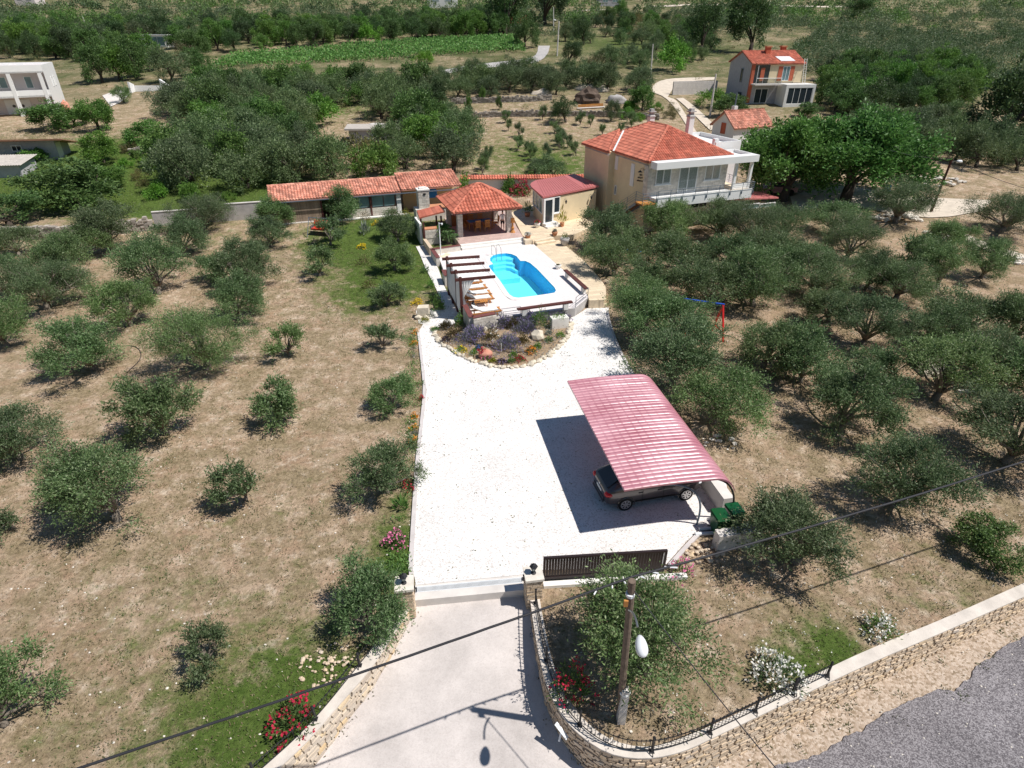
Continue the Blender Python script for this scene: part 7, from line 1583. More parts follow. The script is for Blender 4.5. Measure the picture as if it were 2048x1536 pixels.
mass("far_bushes", (YV(150), YV(28)), "leaf_olive_far", 1500, .2, (.7, 1.7), lambda x, y: free(x, y, 1.2) and not (-80 < x < -30 and y < 118) and not (-12 < x < 24 and y < 122) and not (24 < x < 64 and y < 135))
mass("hill_scrub", (YV(25), YV(-25)), "leaf_olive_far", 800, .5, (1.8, 3.8), lambda x, y: free(x, y, 1))
mass("hill_dark_scrub", (YV(25), YV(-25)), "leaf_dark", 220, .5, (1.6, 3.2), lambda x, y: free(x, y, 1))
mass("weed_scrub", (66, YV(45)), "leaf_scrub", 520, .2, (.4, 1.0), lambda x, y: free(x, y, 1.5) and not (-14 < x < 25 and y < 105) and not (-75 < x < -30 and y < 112) and not (40 < x < 60 and y < 80))

# ------------------------------------------------------------------ shrubs, flowers, garden plants
def shrub(name, label, cat, p, r, h, leaf, flower=None, nf=0, nl=420, L=.09, W=.035, group=None, up=.5, fs=.05):
    rg = np.random.default_rng(int(abs(p.x * 91 + p.y * 57)) % 9999 + nl); root = thing(name, label, cat, p, 0, group)
    d = norm(rg.normal(size=(nl, 3))); d[:, 2] = np.abs(d[:, 2]); C = d * rg.uniform(.35, 1, (nl, 1)) * np.array([r, r, h]) * (1 + .22 * np.sin(4 * d[:, :1] + 3 * d[:, 1:2])); D_ = norm(d + np.array([0, 0, up]) + .5 * rg.normal(size=d.shape)); link("foliage", quads("foliage", leaf_quads(C, D_, L * rg.uniform(.7, 1.3, nl), W, rg), leaf), root)
    if flower:
        d = norm(rg.normal(size=(nf, 3))); d[:, 2] = np.abs(d[:, 2]) * 1.2; d = norm(d); C = d * rg.uniform(.85, 1.12, (nf, 1)) * np.array([r, r, h]) * (1 + .22 * np.sin(4 * d[:, :1] + 3 * d[:, 1:2])); V = []
        C3 = np.repeat(C, 4, 0) + rg.normal(size=(nf * 4, 3)) * fs * .4; D3 = norm(np.repeat(d, 4, 0) * .6 + rg.normal(size=(nf * 4, 3))); tag(link("flowers", quads("flowers", leaf_quads(C3, D3, fs, fs * .8, rg), flower), root), kind="stuff")
    return root
def at0(u, v, z=0.02): p = G(u, v); return p
shrub("oleander", "red oleander beside the left railing in the bottom grass", "oleander", at0(593, 1450), .62, .9, "leaf_broad", "petal_red", 60, 700, .16, .035, fs=.10); shrub("oleander", "red flowering oleander inside the curved railing by the lamp pole", "oleander", at0(1143, 1385), .62, .95, "leaf_broad", "petal_red", 55, 800, .16, .035, fs=.09)
shrub("oleander", "white oleander behind the railing near its right end", "oleander", at0(1552, 1358), .75, .7, "leaf_olive", "petal_white", 120, 700, .14, .04, fs=.10); shrub("oleander", "small white oleander above the roadside wall, past the railing", "oleander", at0(1758, 1262), .5, .6, "leaf_bright", "petal_white", 60, 400, .14, .04, fs=.09); shrub("oleander", "pink oleander at the left kerb by the gravel", "oleander", at0(791, 1088), .4, .6, "leaf_broad", "petal_pink", 40, 300, .13, .035, fs=.1)
shrub("oleander", "pink flowering bush in the grove before the house corner", "oleander", at0(1257, 500), .75, 1.0, "leaf_broad", "petal_pink", 150, 300, .14, .05, fs=.16); shrub("oleander", "pink rose bush by the stones right of the sliding gate", "rose", at0(1362, 1150), .5, .5, "leaf_broad", "petal_pink", 30, 250, .1, .04, fs=.09)
shrub("oleander", "crimson flowering shrub between boundary wall and annex", "shrub", P(1042, 392, 1.0), 1.1, 1.5, "leaf_broad", "petal_crimson", 170, 1100, .18, .07, fs=.16); shrub("climbing_plant", "leafy green climber on the white boundary wall, left of the crimson shrub", "climber", P(1018, 388, 1.0), .8, 2.0, "leaf_broad", None, 0, 900, .2, .14); shrub("climbing_plant", "green creeper at the end of the tiled outbuilding roof", "climber", P(928, 388, 1.2), .9, 2.2, "leaf_bright", None, 0, 600, .22, .15); shrub("climbing_plant", "green climber behind the crimson shrub at the annex roof", "climber", P(1058, 382, 1.0), .7, 2.1, "leaf_broad", None, 0, 800, .2, .14)
for (u, v, r, h, f, lb_) in ((829, 690, .22, .25, "petal_orange", "orange marigolds left of the kerb, nearest the rockery stone"), (832, 668, .25, .28, "petal_orange", "orange marigolds by the carved stone at the kerb's far end"), (829, 835, .18, .2, "petal_orange", "orange marigolds by the kerb beside the grey cushion plant, upper clump"), (829, 857, .2, .2, "petal_orange", "orange marigolds just above the round grey cushion plant"), (827, 882, .2, .2, "petal_orange", "orange marigolds just below the round grey cushion plant"), (844, 800, .12, .25, "petal_red", "single red rose beside the kerb"), (829, 700, .3, .3, None, "green leafy clump by the kerb opposite the rockery"), (830, 715, .3, .3, None, "grey green clump by the kerb opposite the clay pot")):
    shrub("marigold" if f == "petal_orange" else "flower", lb_, "flowers", at0(u, v), r, h, "leaf_bright" if f else "leaf_silver", f, 22 if f else 0, 110, .07, .03, fs=.07)
shrub("cushion_plant", "round blue-grey cushion plant by the left kerb", "plant", at0(830, 868), .24, .2, "leaf_silver", None, 0, 400, .05, .02); shrub("lime_plant", "lime green mound by the left kerb below the marigolds", "plant", at0(827, 893), .3, .28, "leaf_yellow", None, 0, 300, .07, .03); shrub("canna", "broad leaved bright green plant by the kerb under the round olive", "plant", at0(805, 1018), .25, .6, "leaf_bright", None, 0, 40, .34, .1, up=1.6)
shrub("rose_bush", "red flowers at the foot of the kerbside olive", "rose", at0(815, 978), .3, .4, "leaf_broad", "petal_red", 14, 100, .08, .04, fs=.08)
for (u, v, r, h, lf, lb_) in ((728, 530, .7, .8, "leaf_bronze", "reddish young shrub on the green lawn"), (738, 578, .6, .9, "leaf_bronze", "bronze shrub beside the narrow olive on the lawn"), (825, 475, .5, .7, "leaf_broad", "dark shrub beside the lean-to posts"), (851, 545, .35, .6, "leaf_broad", "small dark shrub beside the white path, farther one"), (862, 575, .3, .8, "leaf_bright", "thin young shrub beside the white path, nearer one"), (732, 440, .6, 1.2, "leaf_bronze", "young tree with reddish leaves before the outbuilding plinth"), (788, 432, .55, 1.0, "leaf_bronze", "reddish young tree at the right of the outbuilding"), (812, 432, .5, .8, "leaf_yellow", "yellow green shrub beside the barbecue")):
    shrub("garden_shrub", lb_, "shrub", at0(u, v), r, h, lf, None, 0, 260, .12, .05)
for (u, v, lb_) in ((752, 450, "yellow daisy clump at the top of the green lawn"), (724, 497, "yellow daisy clump in the middle of the green lawn"), (835, 608, "yellow daisy clump near the carved stone")): shrub("daisy_clump", lb_, "flowers", at0(u, v), .35, .35, "leaf_yellow", "petal_yellow", 40, 120, .1, .04, fs=.1)
shrub("agave", "spiky grey agave on the green lawn", "agave", at0(731, 468), .4, .8, "leaf_silver", None, 0, 60, .7, .09, up=1.2)
shrub("laurel_bush", "glossy green bush at the foot of the pergola curtains", "bush", P(878, 618, .1), .45, 1.1, "leaf_bright", None, 0, 500, .13, .06); shrub("laurel_bush", "upright light green bush at the parapet corner", "bush", P(919, 652, .05), .3, 1.0, "leaf_bright", None, 0, 350, .13, .07); shrub("laurel_bush", "slim green bush beside the nearer white path end", "bush", P(866, 605, .1), .35, .9, "leaf_broad", None, 0, 300, .12, .06)
kw = []
for _ in range(420):
    f = random.random(); i = min(len(LK) - 2, int(f * (len(LK) - 1))); q = P(*[LK[i][k] + (LK[i + 1][k] - LK[i][k]) * (f * (len(LK) - 1) - i) for k in (0, 1)]); q.x -= abs(random.gauss(.35, .25)) + .2
    if math.sin(q.y * 2.1) + math.sin(q.y * 5.3) > -.5:
        for _ in range(9): kw.append((q.x + random.gauss(0, .1), q.y + random.gauss(0, .1), random.uniform(.02, .2)))
kw = np.array(kw); tag(link("kerbside_plants", quads("kerbside_plants", leaf_quads(kw, norm(rng.normal(size=kw.shape) + np.array([0, 0, .7])), .13, .04, rng), "leaf_bright")), kind="stuff")
def palm(label, p, n, L, lf="leaf_broad", trunk=.5):
    r = thing("sago_palm", label, "palm", p); rg = np.random.default_rng(int(abs(p.x * 77)) + n); C = []; Dd = []
    for k in range(n):
        a = k * 2.4 + rg.uniform(-.2, .2); el = rg.uniform(.25, 1.2); d = np.array([math.cos(a) * math.cos(el), math.sin(a) * math.cos(el), math.sin(el)]); s = np.cross(d, [0, 0, 1]); s /= np.linalg.norm(s)
        for t in np.linspace(.12, 1, 16):
            q = d * t * L + np.array([0, 0, trunk - .55 * L * t * t])
            for sg in (-1, 1): C.append(q); Dd.append(s * sg + d * .7 + np.array([0, 0, -.15]))
    link("fronds", quads("fronds", leaf_quads(np.array(C), norm(np.array(Dd)), .26 * L, .05 * L, rg), lf), r); MB().lathe((0, 0, -.1), [(.14, 0), (.16, trunk * .6), (.1, trunk + .15)], 8).build("trunk", "trunk_dark", r); return r
palm("large dark sago palm in the planter beside the slim lamp post, nearer one", P(897, 484, 1.1), 30, 1.0); palm("large dark sago palm in the planter by the left pavilion pillar, farther one", P(889, 470, 1.1), 28, .95)
def pot(label, p, m, r, h, lf, fl=None, nf=0, ph=.4, pr=.25, L=.1, W=.05, up=.6, nl=160, name="plant_pot"):
    q = thing(name, label, "plant pot", p); MB().lathe((0, 0, 0), [(r * .7, 0), (r * .95, h * .7), (r, h), (r * .85, h), (r * .85, h * .9)], 14).build("pot", m, q, True); rg = np.random.default_rng(int(abs(p.x * 31 + p.y * 7))); d = norm(rg.normal(size=(nl, 3))); d[:, 2] = np.abs(d[:, 2]); C = d * rg.uniform(.2, 1, (nl, 1)) * np.array([pr, pr, ph]) + np.array([0, 0, h]); link("foliage", quads("foliage", leaf_quads(C, norm(d + np.array([0, 0, up])), L, W, rg), lf), q)
    if fl: C = d[:nf] * np.array([pr, pr, ph]) * 1.05 + np.array([0, 0, h]); C = np.repeat(C, 4, 0); tag(link("flowers", quads("flowers", leaf_quads(C, norm(rg.normal(size=C.shape)), .09, .07, rg), fl), q), kind="stuff")
    return q
def z6p(x, y, z): u, v = z6((x, y))[0]; return P(u, v, z)
pot("white planter with red flowers left of the annex door steps", z6p(1360, 570, .99), "white_stone", .28, .45, "leaf_broad", "petal_red", 40, .2, .28); pot("terracotta pot with tall yellow-green palm right of the annex door", z6p(1605, 560, .99), "terracotta", .22, .4, "leaf_yellow", None, 0, 1.3, .4, .4, .06, 1.2, 90); pot("round clay pot with grey plant on the court edge", z6p(1532, 645, .99), "terracotta", .28, .3, "leaf_silver", None, 0, .3, .2); pot("clay bowl of white flowers on the stone post beside the steps", z6p(1266, 672, 1.05), "terracotta", .28, .28, "leaf_silver", "petal_white", 50, .22, .28)
pot("terracotta pot with leafy palm in the shade left of the annex", z6p(1262, 460, .99), "terracotta", .3, .4, "leaf_broad", None, 0, 1.0, .5, .35, .08, .9, 120); pot("tall grey pot with dark shrub at the olive grove edge", z6p(1630, 740, .7), "concrete_grey", .42, .6, "leaf_broad", None, 0, .5, .3)
pot("low white tub at the right edge of the pool terrace", D((1515, 395))[0], "white_stone", .27, .32, "leaf_scrub", None, 0, .02, .15, .05)
MB_ = MB(); q = z6p(1270, 690, 1.0); tag(MB_.box((q.x, q.y, .85), (.75, .6, .42), R(18)).build("stone_post", "sandstone"), "low sandstone block at the right end of the white steps", "block")
lp_ = thing("lamp_post", "slim white lamp post beside the sago palms", "lamp", z6p(405, 845, .65)); q = z6p(405, 845, .65); wpart("post", MB().tube([q, q + Vector((0, 0, 2.75))], .05, 8), "white_paint", lp_); wpart("head", MB().tube([q + Vector((0, 0, 2.7)), q + Vector((.22, -.1, 2.72))], .03, 6).blob(q + Vector((.25, -.12, 2.68)), (.1, .1, .1), 3, 2, 0), "lamp_white", lp_)
mat_ = thing("door_mat", "tan diamond shaped mat on the terrace below the planter wall", "mat", D((375, 262))[0]); wpart("mat_sheet", MB().prism(D((300, 272), (370, 236), (425, 245), (345, 285)), DK + .003, DK + .015), "sandstone", mat_)

# rockery in front of the terrace
BED = z1((240, 1010), (262, 1080), (300, 1150), (420, 1240), (600, 1320), (740, 1375), (900, 1412), (1070, 1412), (1280, 1372), (1420, 1290), (1540, 1180), (1630, 1060), (1655, 960), (1600, 890), (1500, 850), (900, 900), (600, 940), (470, 960), (330, 985))
bw_ = [P(u, v, .05) for u, v in BED]; poly_sheet("rockery_soil", bw_, [], .055, "soil", kind="structure")
tag(MB().blob((sum(p.x for p in bw_) / len(bw_) + .3, sum(p.y for p in bw_) / len(bw_) - .2, .03), (2.6, 1.7, .32), 4, 3, .6).build("planting_mound", "soil", None, True), kind="structure")
edge = resample(smooth([P(u, v, .03) for u, v in BED[:13]], 2), 64); rb_ = thing("rockery_edging", "ragged border of pale stones around the rockery", "border", edge[30]); UB = stone_mesh("boulder")
blobs = []
for k in range(5):
    m_ = MB().blob((0, 0, 0), (1, 1, 1), 40 + k, 1, .6); me = bpy.data.meshes.new("stone"); me.from_pydata(m_.v, [], m_.f); me.materials.append(M["boulder"]); blobs.append(me)
for i, p in enumerate(edge):
    for q in range(2 if i % 2 else 1):
        o = link("stone", random.choice(blobs), rb_); s = random.uniform(.09, .2); o.matrix_basis = Matrix.Translation(p - edge[30] + Vector((random.uniform(-.1, .1), random.uniform(-.1, .12), .05))) @ Matrix.Rotation(random.uniform(0, 3), 4, 'Z') @ Matrix.Diagonal((s * 1.3, s, s * .8, 1))
def Rk(x, y, z=.2): u, v = z1((x, y))[0]; return P(u, v, z)
for (x, y, r, h, lf, fl, nf, lb_, nm) in ((640, 1120, .7, .65, "leaf_lavender", "petal_violet", 150, "large lavender bush at the left of the rockery", "lavender"), (1000, 1190, .62, .55, "leaf_lavender", "petal_violet", 130, "lavender bush in the middle of the rockery behind the clay pot", "lavender"), (1180, 1040, .6, .5, "leaf_lavender", "petal_violet", 110, "lavender bush left of the pale boulder", "lavender"), (740, 1010, .55, .6, "leaf_lavender", "petal_violet", 120, "lavender against the stone parapet corner", "lavender"), (930, 980, .6, .6, "leaf_lavender", "petal_violet", 120, "lavender hanging below the guard rail", "lavender"), (1200, 950, .55, .6, "leaf_lavender", "petal_violet", 140, "deep violet lavender behind the glossy shrub", "lavender"), (1500, 900, .7, .35, "leaf_lavender", "petal_violet", 80, "lavender strip above the stone trough", "lavender"),
  (460, 1090, .5, .7, "leaf_bronze", None, 0, "bronze green hebe at the left end of the rockery", "shrub"), (370, 1000, .35, .45, "leaf_bronze", None, 0, "reddish seed heads at the left tip of the rockery", "shrub"), (830, 1140, .5, .75, "leaf_bronze", "petal_white", 20, "mottled green and cream shrub in the rockery centre", "shrub"), (1050, 1000, .4, .6, "leaf_bronze", None, 0, "yellowish shrub below the guard rail", "shrub"), (1150, 1170, .4, .6, "leaf_bronze", None, 0, "loose shrub left of the pale boulder's foot", "shrub"), (1330, 980, .55, 1.15, "leaf_broad", None, 0, "tall glossy green shrub left of the stone trough", "shrub"),
  (360, 1140, .3, .25, "leaf_purple", None, 0, "dark purple rosette at the rockery's left side", "plant"), (1425, 1140, .24, .25, "leaf_broad", None, 0, "small dark green mound right of the boulder", "plant"), (1540, 1085, .24, .25, "leaf_bright", None, 0, "small bright mound at the rockery's right end", "plant"), (1425, 1060, .2, .2, "leaf_silver", None, 0, "silvery tuft above the right end of the rockery", "plant"), (655, 1265, .2, .2, "leaf_bright", None, 0, "bright green tuft left of the clay pot", "plant"), (1305, 1210, .22, .3, "leaf_bright", None, 0, "green tuft above the orange marigolds", "plant"), (1060, 1290, .2, .25, "leaf_bright", None, 0, "green tuft right of the clay pot", "plant"), (1035, 1350, .16, .2, "leaf_bright", None, 0, "small green tuft at the front edge stones", "plant"),
  (520, 1235, .34, .14, "leaf_bright", "petal_yellow", 40, "yellow flowers along the left front of the rockery", "flowers"), (1240, 1255, .28, .28, "leaf_broad", "petal_orange", 46, "orange and yellow marigold clump in the rockery", "flowers"), (1120, 1330, .3, .16, "leaf_broad", "petal_red", 50, "crimson flowers near the rockery's front edge", "flowers"), (790, 1320, .22, .14, "leaf_broad", "petal_pink", 24, "pink flowers in front of the clay pot", "flowers"), (940, 1355, .28, .12, "leaf_purple", "petal_violet", 24, "violet flowers at the rockery's front edge", "flowers"), (700, 1210, .16, .14, "leaf_broad", "petal_blue", 22, "small blue flowers behind the clay pot", "flowers"), (850, 1345, .16, .14, "leaf_yellow", None, 0, "lime rosette in front of the clay pot", "plant"), (265, 1025, .22, .2, "leaf_bright", None, 0, "green clump at the far left tip of the rockery", "plant"), (150, 930, .3, .2, "leaf_yellow", None, 0, "yellow-green mound beside the carved stone", "plant"), (215, 890, .3, .3, "leaf_silver", None, 0, "silver grey clump right of the carved stone", "plant")):
    lav = nm == "lavender"; shrub(nm, lb_, "lavender" if lav else nm, Rk(x, y, .1), r * (1.3 if lav else 1.25), h * (1.05 if lav else 1.1), lf, fl, nf, 1900 if lav else (900 if h > .4 else 220), .22 if lav else .1, .026 if lav else .05, up=1.5 if lav else .5, fs=.075 if not lav else .08)
gc = []
while len(gc) < 3800:
    u, v = z1((random.uniform(260, 1640), random.uniform(900, 1330)))[0]; q = P(u, v, .1)
    if inpoly(q.x, q.y, bw_) and random.random() < .25 + .75 * (math.sin(q.x * 2.3) * math.sin(q.y * 2.9 + 1) > -.2): gc.append((q.x, q.y, random.uniform(.12, .34)))
gc = np.array(gc); tag(link("ground_cover", quads("ground_cover", leaf_quads(gc, norm(rng.normal(size=gc.shape) + np.array([0, 0, .8])), .11, .035, rng), "leaf_lavender")), kind="stuff")
def boulder(name, label, p, r, seed, m="boulder", cat="boulder"):
    q = MB().blob((0, 0, 0), r, seed, 2, .6); o = q.build(name, m); o.location = p; return tag(o, label, cat)
boulder("boulder", "large pale boulder in the right half of the rockery", Rk(1310, 1090, .3), (.5, .42, .42), 3); boulder("boulder", "small pale upright stone among the rockery shrubs", Rk(770, 1030, .3), (.16, .14, .3), 8)
tr = thing("stone_trough", "grey white stone trough planted with greenery beside the rockery", "trough", Rk(1520, 940, .4)); c = Rk(1525, 985, .1); k = MB(); k.box((c.x, c.y, .42), (1.15, .6, .72), R(15)); wpart("trough_body", k, "white_stone", tr); sh_ = shrub("trough_plants", "low green plants growing in the stone trough", "plant", Vector((c.x, c.y, .77)), .5, .16, "leaf_bright", None, 0, 200, .09, .04)
cs_ = thing("carved_stone", "big pale carved stone block at the far end of the kerb", "stone", P(848, 632, .0)); c = P(848, 634, 0); k = MB(); k.hexa([c + Vector(v) for v in ((-.45, -.35, 0), (.4, -.35, 0), (.42, .3, 0), (-.4, .3, 0), (-.4, -.25, .75), (.36, -.3, .8), (.36, .2, .85), (-.36, .22, .8))]); k.blob(c + Vector((-.3, -.3, .1)), (.35, .3, .2), 3, 1); k.blob(c + Vector((.2, -.5, .12)), (.3, .2, .25), 5, 1); wpart("stone_block", k, "boulder", cs_)
tag(MB().blob(Rk(445, 850, .1), (.14, .14, .12), 2, 1).build("garden_light", "white_paint"), "small white stone on the shaded path by the pergola", "stone")
pt_ = thing("amphora", "pink clay jar lying on its side with flowers at the rockery front", "jar", Rk(790, 1270, .25)); k = MB(); c = Rk(760, 1268, .28); k.tube([c + Vector((-.32, 0, .02)), c + Vector((-.22, 0, 0)), c + Vector((0, .02, 0)), c + Vector((.3, .05, 0)), c + Vector((.48, .08, 0))], [.2, .26, .3, .26, .12], 14); wpart("jar_body", k, "roof_tile_pale", pt_, True); shrub("flowers", "red and yellow flowers spilling from the clay jar", "flowers", c + Vector((-.12, 0, .2)), .22, .14, "leaf_yellow", "petal_red", 26, 60, .08, .04, fs=.08)
stk = Rk(935, 1250, .1); tag(MB().tube([stk, stk + Vector((0, 0, .6))], .02, 5).build("garden_stake", "white_stone"), "thin pale stake standing in the rockery", "stake")

# right grove: swing frame, rock slab, hoses; left: garden swing
sw = thing("swing_set", "red swing frame with blue top beam among the right olives", "swing", P(1420, 680, 0)); bR, bR2 = P(1446, 684, 0), P(1423, 661, 0); bL, bL2 = P(1385, 672, 0), P(1366, 652, 0); tr_ = Vector((*((bR + bR2) / 2).xy, 2.15)); tl_ = Vector((*((bL + bL2) / 2).xy, 2.15)); tl_ = tr_ + (tl_ - tr_).normalized() * 2.4; off = tl_ - tr_
wpart("top_beam", MB().bar(tr_ + Vector((.1, .03, 0)), tl_ - Vector((.1, 0, 0)), .12, .14), "swing_blue", sw)
for p in (bR, bR2): wpart("leg", MB().bar(tr_, p, .1, .1), "swing_red", sw); wpart("leg", MB().bar(tl_, p + off, .1, .1), "swing_red", sw)
for o_ in (Vector(), off): wpart("cross_bar", MB().bar(tr_.lerp(bR, .75) + o_, tr_.lerp(bR2, .75) + o_, .06, .06), "swing_red", sw)
st0 = tr_.lerp(tl_, .4) - Vector((0, 0, 1.6)); wpart("seat", MB().box(st0, (.5, .22, .05), R(15)), "metal_slate", sw)
for s in (-.2, .2): wpart("rope", MB().tube([st0 + Vector((s, 0, 0)), st0 + Vector((s, 0, 1.6))], .012, 4), "cable_black", sw)
gs = thing("garden_swing", "red cushioned garden swing seat by the outbuilding", "swing seat", G(645, 470)); c = G(645, 470); Fs = frame((c.x, c.y), -12)
wpart("cushion", MB().hexa([Fs(a, b, c.z + z) for a, b, z in ((-.9, -.3, .5), (.9, -.3, .5), (.9, .3, .45), (-.9, .3, .45), (-.9, -.32, .66), (.9, -.32, .66), (.9, .25, .62), (-.9, .25, .62))]).hexa([Fs(a, b, c.z + z) for a, b, z in ((-.9, .2, .6), (.9, .2, .6), (.9, .35, .6), (-.9, .35, .6), (-.9, .5, 1.2), (.9, .5, 1.2), (.9, .62, 1.2), (-.9, .62, 1.2))]), "fabric_red", gs)
k = MB()
for a in (-1.05, 1.05): k.tube([Fs(a, -.9, c.z), Fs(a, -.1, c.z + 1.6)], .03, 6); k.tube([Fs(a, .9, c.z), Fs(a, -.1, c.z + 1.6)], .03, 6)
k.tube([Fs(-1.05, -.1, c.z + 1.6), Fs(1.05, -.1, c.z + 1.6)], .03, 6); wpart("frame", k, "metal_slate", gs); wpart("arm_rest", MB().fbox(Fs, -.95, -.88, -.3, .4, c.z + .5, c.z + .85).fbox(Fs, .88, .95, -.3, .4, c.z + .5, c.z + .85), "metal_slate", gs)
c = G(1865, 742); k = MB(); k.hexa([c + Vector(v) for v in ((-1.0, -.8, -.1), (.9, -.9, -.1), (1.1, .9, -.1), (-.9, 1.0, -.1), (-.95, -.75, .22), (.85, -.85, .3), (1.05, .85, .45), (-.8, .95, .35))]); tag(k.build("rock_slab", "boulder"), "large flat pale rock slab among the right olives", "rock")
tag(MB().hexa([G(1945, 782) + Vector(v) for v in ((-.9, -.25, 0), (.8, -.1, 0), (.8, .25, 0), (-.9, .2, 0), (-.9, -.25, .12), (.8, -.1, .12), (.8, .25, .12), (-.9, .2, .12))]).build("plank", "stone_white"), "pale flat stone right of the rock slab near the edge", "stone")
def hose(label, pts, m="cable_black"): tag(MB().tube([p + Vector((0, 0, .03)) for p in smooth([G(u, v) for u, v in pts], 3)], .022, 6).build("garden_hose", m), label, "hose")
hose("dark curved hose lying beside the bushy olive on the left", [(258, 692), (275, 695), (284, 708), (278, 725), (262, 738), (255, 745)]); hose("dark irrigation hose across the bare ground of the right grove", [(1735, 512), (1775, 520), (1800, 540), (1830, 548)]); hose("grey curved hose right of the rock slab", [(1905, 800), (1920, 818), (1945, 824), (1970, 818), (1985, 808)], "bark")
tp = thing("blue_tarp", "bright blue crumpled tarp under the olives before the house", "tarp", G(1267, 503)); c = G(1267, 503); wpart("tarp_sheet", MB().blob(c + Vector((0, 0, .15)), (.65, .4, .3), 5, 3, .9), "tarp_blue", tp)
tag(MB().box(G(1772, 388) + Vector((0, 0, .5)), (.55, .4, 1.0), .3).box(G(1772, 388) + Vector((-.5, 0, .35)), (.5, .4, .12), .3).build("plastic_chair", "tarp_blue"), "blue plastic chair at the edge of the farm yard", "chair")
cs2 = thing("hanging_sheet", "pale blue sheet hanging beside the huge evergreen tree", "sheet", G(1998, 278)); c = G(1998, 278); wpart("cloth", curtain(c + Vector((-.8, 0, .4)), c + Vector((.8, .3, .4)), c.z + .3, c.z + 2.4, .1), "glass_blue", cs2, True)
# parked car glimpsed behind the house under the walnut
cr = thing("parked_car", "dark red car half hidden under the walnut by the porch", "car", G(1552, 388), R(8)); k = MB(); k.hexa([Vector(p) for p in ((-2, -.8, .3), (2, -.8, .3), (2, .8, .3), (-2, .8, .3), (-2, -.82, .85), (2, -.8, .8), (2, .8, .8), (-2, .82, .85))]); k.hexa([Vector(p) for p in ((-1.6, -.75, .85), (1.0, -.75, .82), (1.0, .75, .82), (-1.6, .75, .85), (-1.2, -.6, 1.4), (.4, -.6, 1.4), (.4, .6, 1.4), (-1.2, .6, 1.4))]); k.build("body", "carport_red", cr)
for x in (-1.25, 1.25):
    for y in (-.8, .8): MB().tube([(x, y - .08, .32), (x, y + .08, .32)], .32, 14).build("wheel", "rubber", cr)
MB().hexa([Vector(p) for p in ((-1.3, -.73, .9), (.7, -.73, .9), (.7, .73, .9), (-1.3, .73, .9), (-1.1, -.64, 1.34), (.35, -.64, 1.34), (.35, .64, 1.34), (-1.1, .64, 1.34))]).build("windows", "glass_dark", cr)
wd_ = thing("wall_number", "pale metal sign plate fixed on the curved stone wall", "sign", P(1128, 1447, -.2)); q0, q1 = P(*z5((470, 1140))[0], -.05), P(*z5((560, 1260))[0], -.35); t = (q1 - q0); wpart("plate", MB().bar(q0 + Vector((-.12, -.1, 0)), q1 + Vector((-.12, -.1, 0)), .12, .03), "metal_white", wd_); wpart("bracket", MB().bar(q0.lerp(q1, .5) + Vector((-.12, -.1, 0)), q0.lerp(q1, .5) + Vector((-.18, -.2, -.35)), .05, .03), "metal_white", wd_)

# ------------------------------------------------------------------ grass tufts and weeds, uncountable
def tufts(name, m, n, region, hmin, hmax, blades=5, spread=.05, dens=None):
    rg = np.random.default_rng(n); C = []; k = 0
    while k < n:
        x, y = region(rg); k += 1
        if y < 18 and inpoly(x, y, FRONT): continue
        if inpoly(x, y, yw) or inpoly(x, y, deck): continue
        if dens and rg.random() > dens(x, y): continue
        C.append((x, y, g(x, y)))
    C = np.array(C); B = np.repeat(C, blades, 0); B[:, :2] += rg.normal(size=(len(B), 2)) * spread; D_ = norm(rg.normal(size=B.shape) * np.array([.6, .6, .25]) + np.array([0, 0, 1])); H_ = rg.uniform(hmin, hmax, len(B)); tag(link(name, quads(name, leaf_quads(B, D_, H_, .028, rg), m)), kind="stuff")
def gdens(x, y):
    s = .04
    for c, r, w in GB: s += w * math.exp(-((x - c.x) ** 2 + (y - c.y) ** 2) / (r * r))
    return min(1, s * 2.4)
def pn(x, y): return .5 + .5 * math.sin(x * 1.7 + math.sin(y * 1.1) * 2) * math.sin(y * 1.9 + math.sin(x * 1.3) * 2)
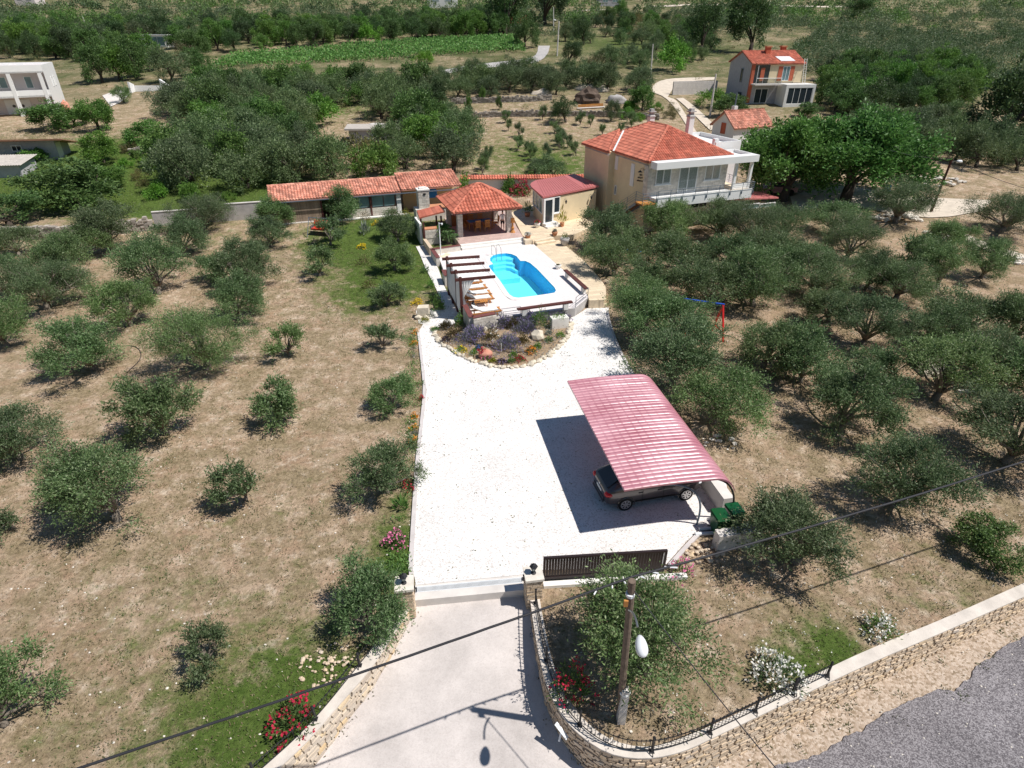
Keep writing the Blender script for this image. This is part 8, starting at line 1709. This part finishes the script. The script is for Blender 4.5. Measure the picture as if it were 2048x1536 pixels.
tufts("dry_grass", "grass_blade", 48000, lambda r: (r.uniform(-24, 24), 6 + 46 * r.random() ** 1.3), .05, .13, 3, .08, lambda x, y: .15 + .85 * pn(x, y)); tufts("green_grass", "grass_green", 30000, lambda r: (r.uniform(-24, 24), 6 + 54 * r.random() ** 1.2), .05, .13, 5, .08, gdens)
tufts("weeds", "grass_green", 1500, lambda r: (r.uniform(-24, 26), 7 + 50 * r.random()), .08, .2, 14, .13, lambda x, y: pn(x * .7 + 3, y * .6) ** 2)
tufts("meadow_grass", "grass_green", 9000, lambda r: (r.uniform(-75, -18), r.uniform(62, 96)), .2, .5, 3, .2); tufts("field_grass", "grass_blade", 9000, lambda r: (r.uniform(-10, 28), r.uniform(64, 118)), .12, .3, 3, .2, lambda x, y: pn(x * .4, y * .3))
scatter_stones("field_stones", [(x, y) for x, y in [(random.uniform(-18, 14), 7 + 33 * random.random() ** 1.4) for _ in range(900)] if not inpoly(x, y, FRONT) and not inpoly(x, y, yw)], .02, .055, "stone_white", lambda x, y: g(x, y))
vpt = [(random.uniform(4, 24), random.uniform(8, 20)) for _ in range(1500)]; vpt = [p for p in vpt if not inpoly(p[0], p[1], FRONT) and not inpoly(p[0], p[1], yw)][:420]; C = np.array([(x, y, .1) for x, y in vpt if pn(x, y) > .55]); C = np.repeat(C, 3, 0); tag(link("white_wildflowers", quads("white_wildflowers", leaf_quads(C + rng.normal(size=C.shape) * .03, norm(rng.normal(size=C.shape)), .05, .045, rng), "petal_white")), kind="stuff")
Vw = []
for _ in range(260):
    i = random.randrange(0, 399); w = ra[i].lerp(rb[i], random.uniform(-.45, .03)); 
    if inpoly(w.x, w.y, FRONT): Vw.append((w.x, w.y, zlow(w.x, w.y)))
Vw = np.repeat(np.array(Vw), 16, 0); Vw[:, :2] += rng.normal(size=(len(Vw), 2)) * .09; tag(link("verge_weeds", quads("verge_weeds", leaf_quads(Vw, norm(rng.normal(size=Vw.shape) * .7 + np.array([0, 0, 1])), rng.uniform(.06, .2, len(Vw)), .03, rng), "grass_green")), kind="stuff")
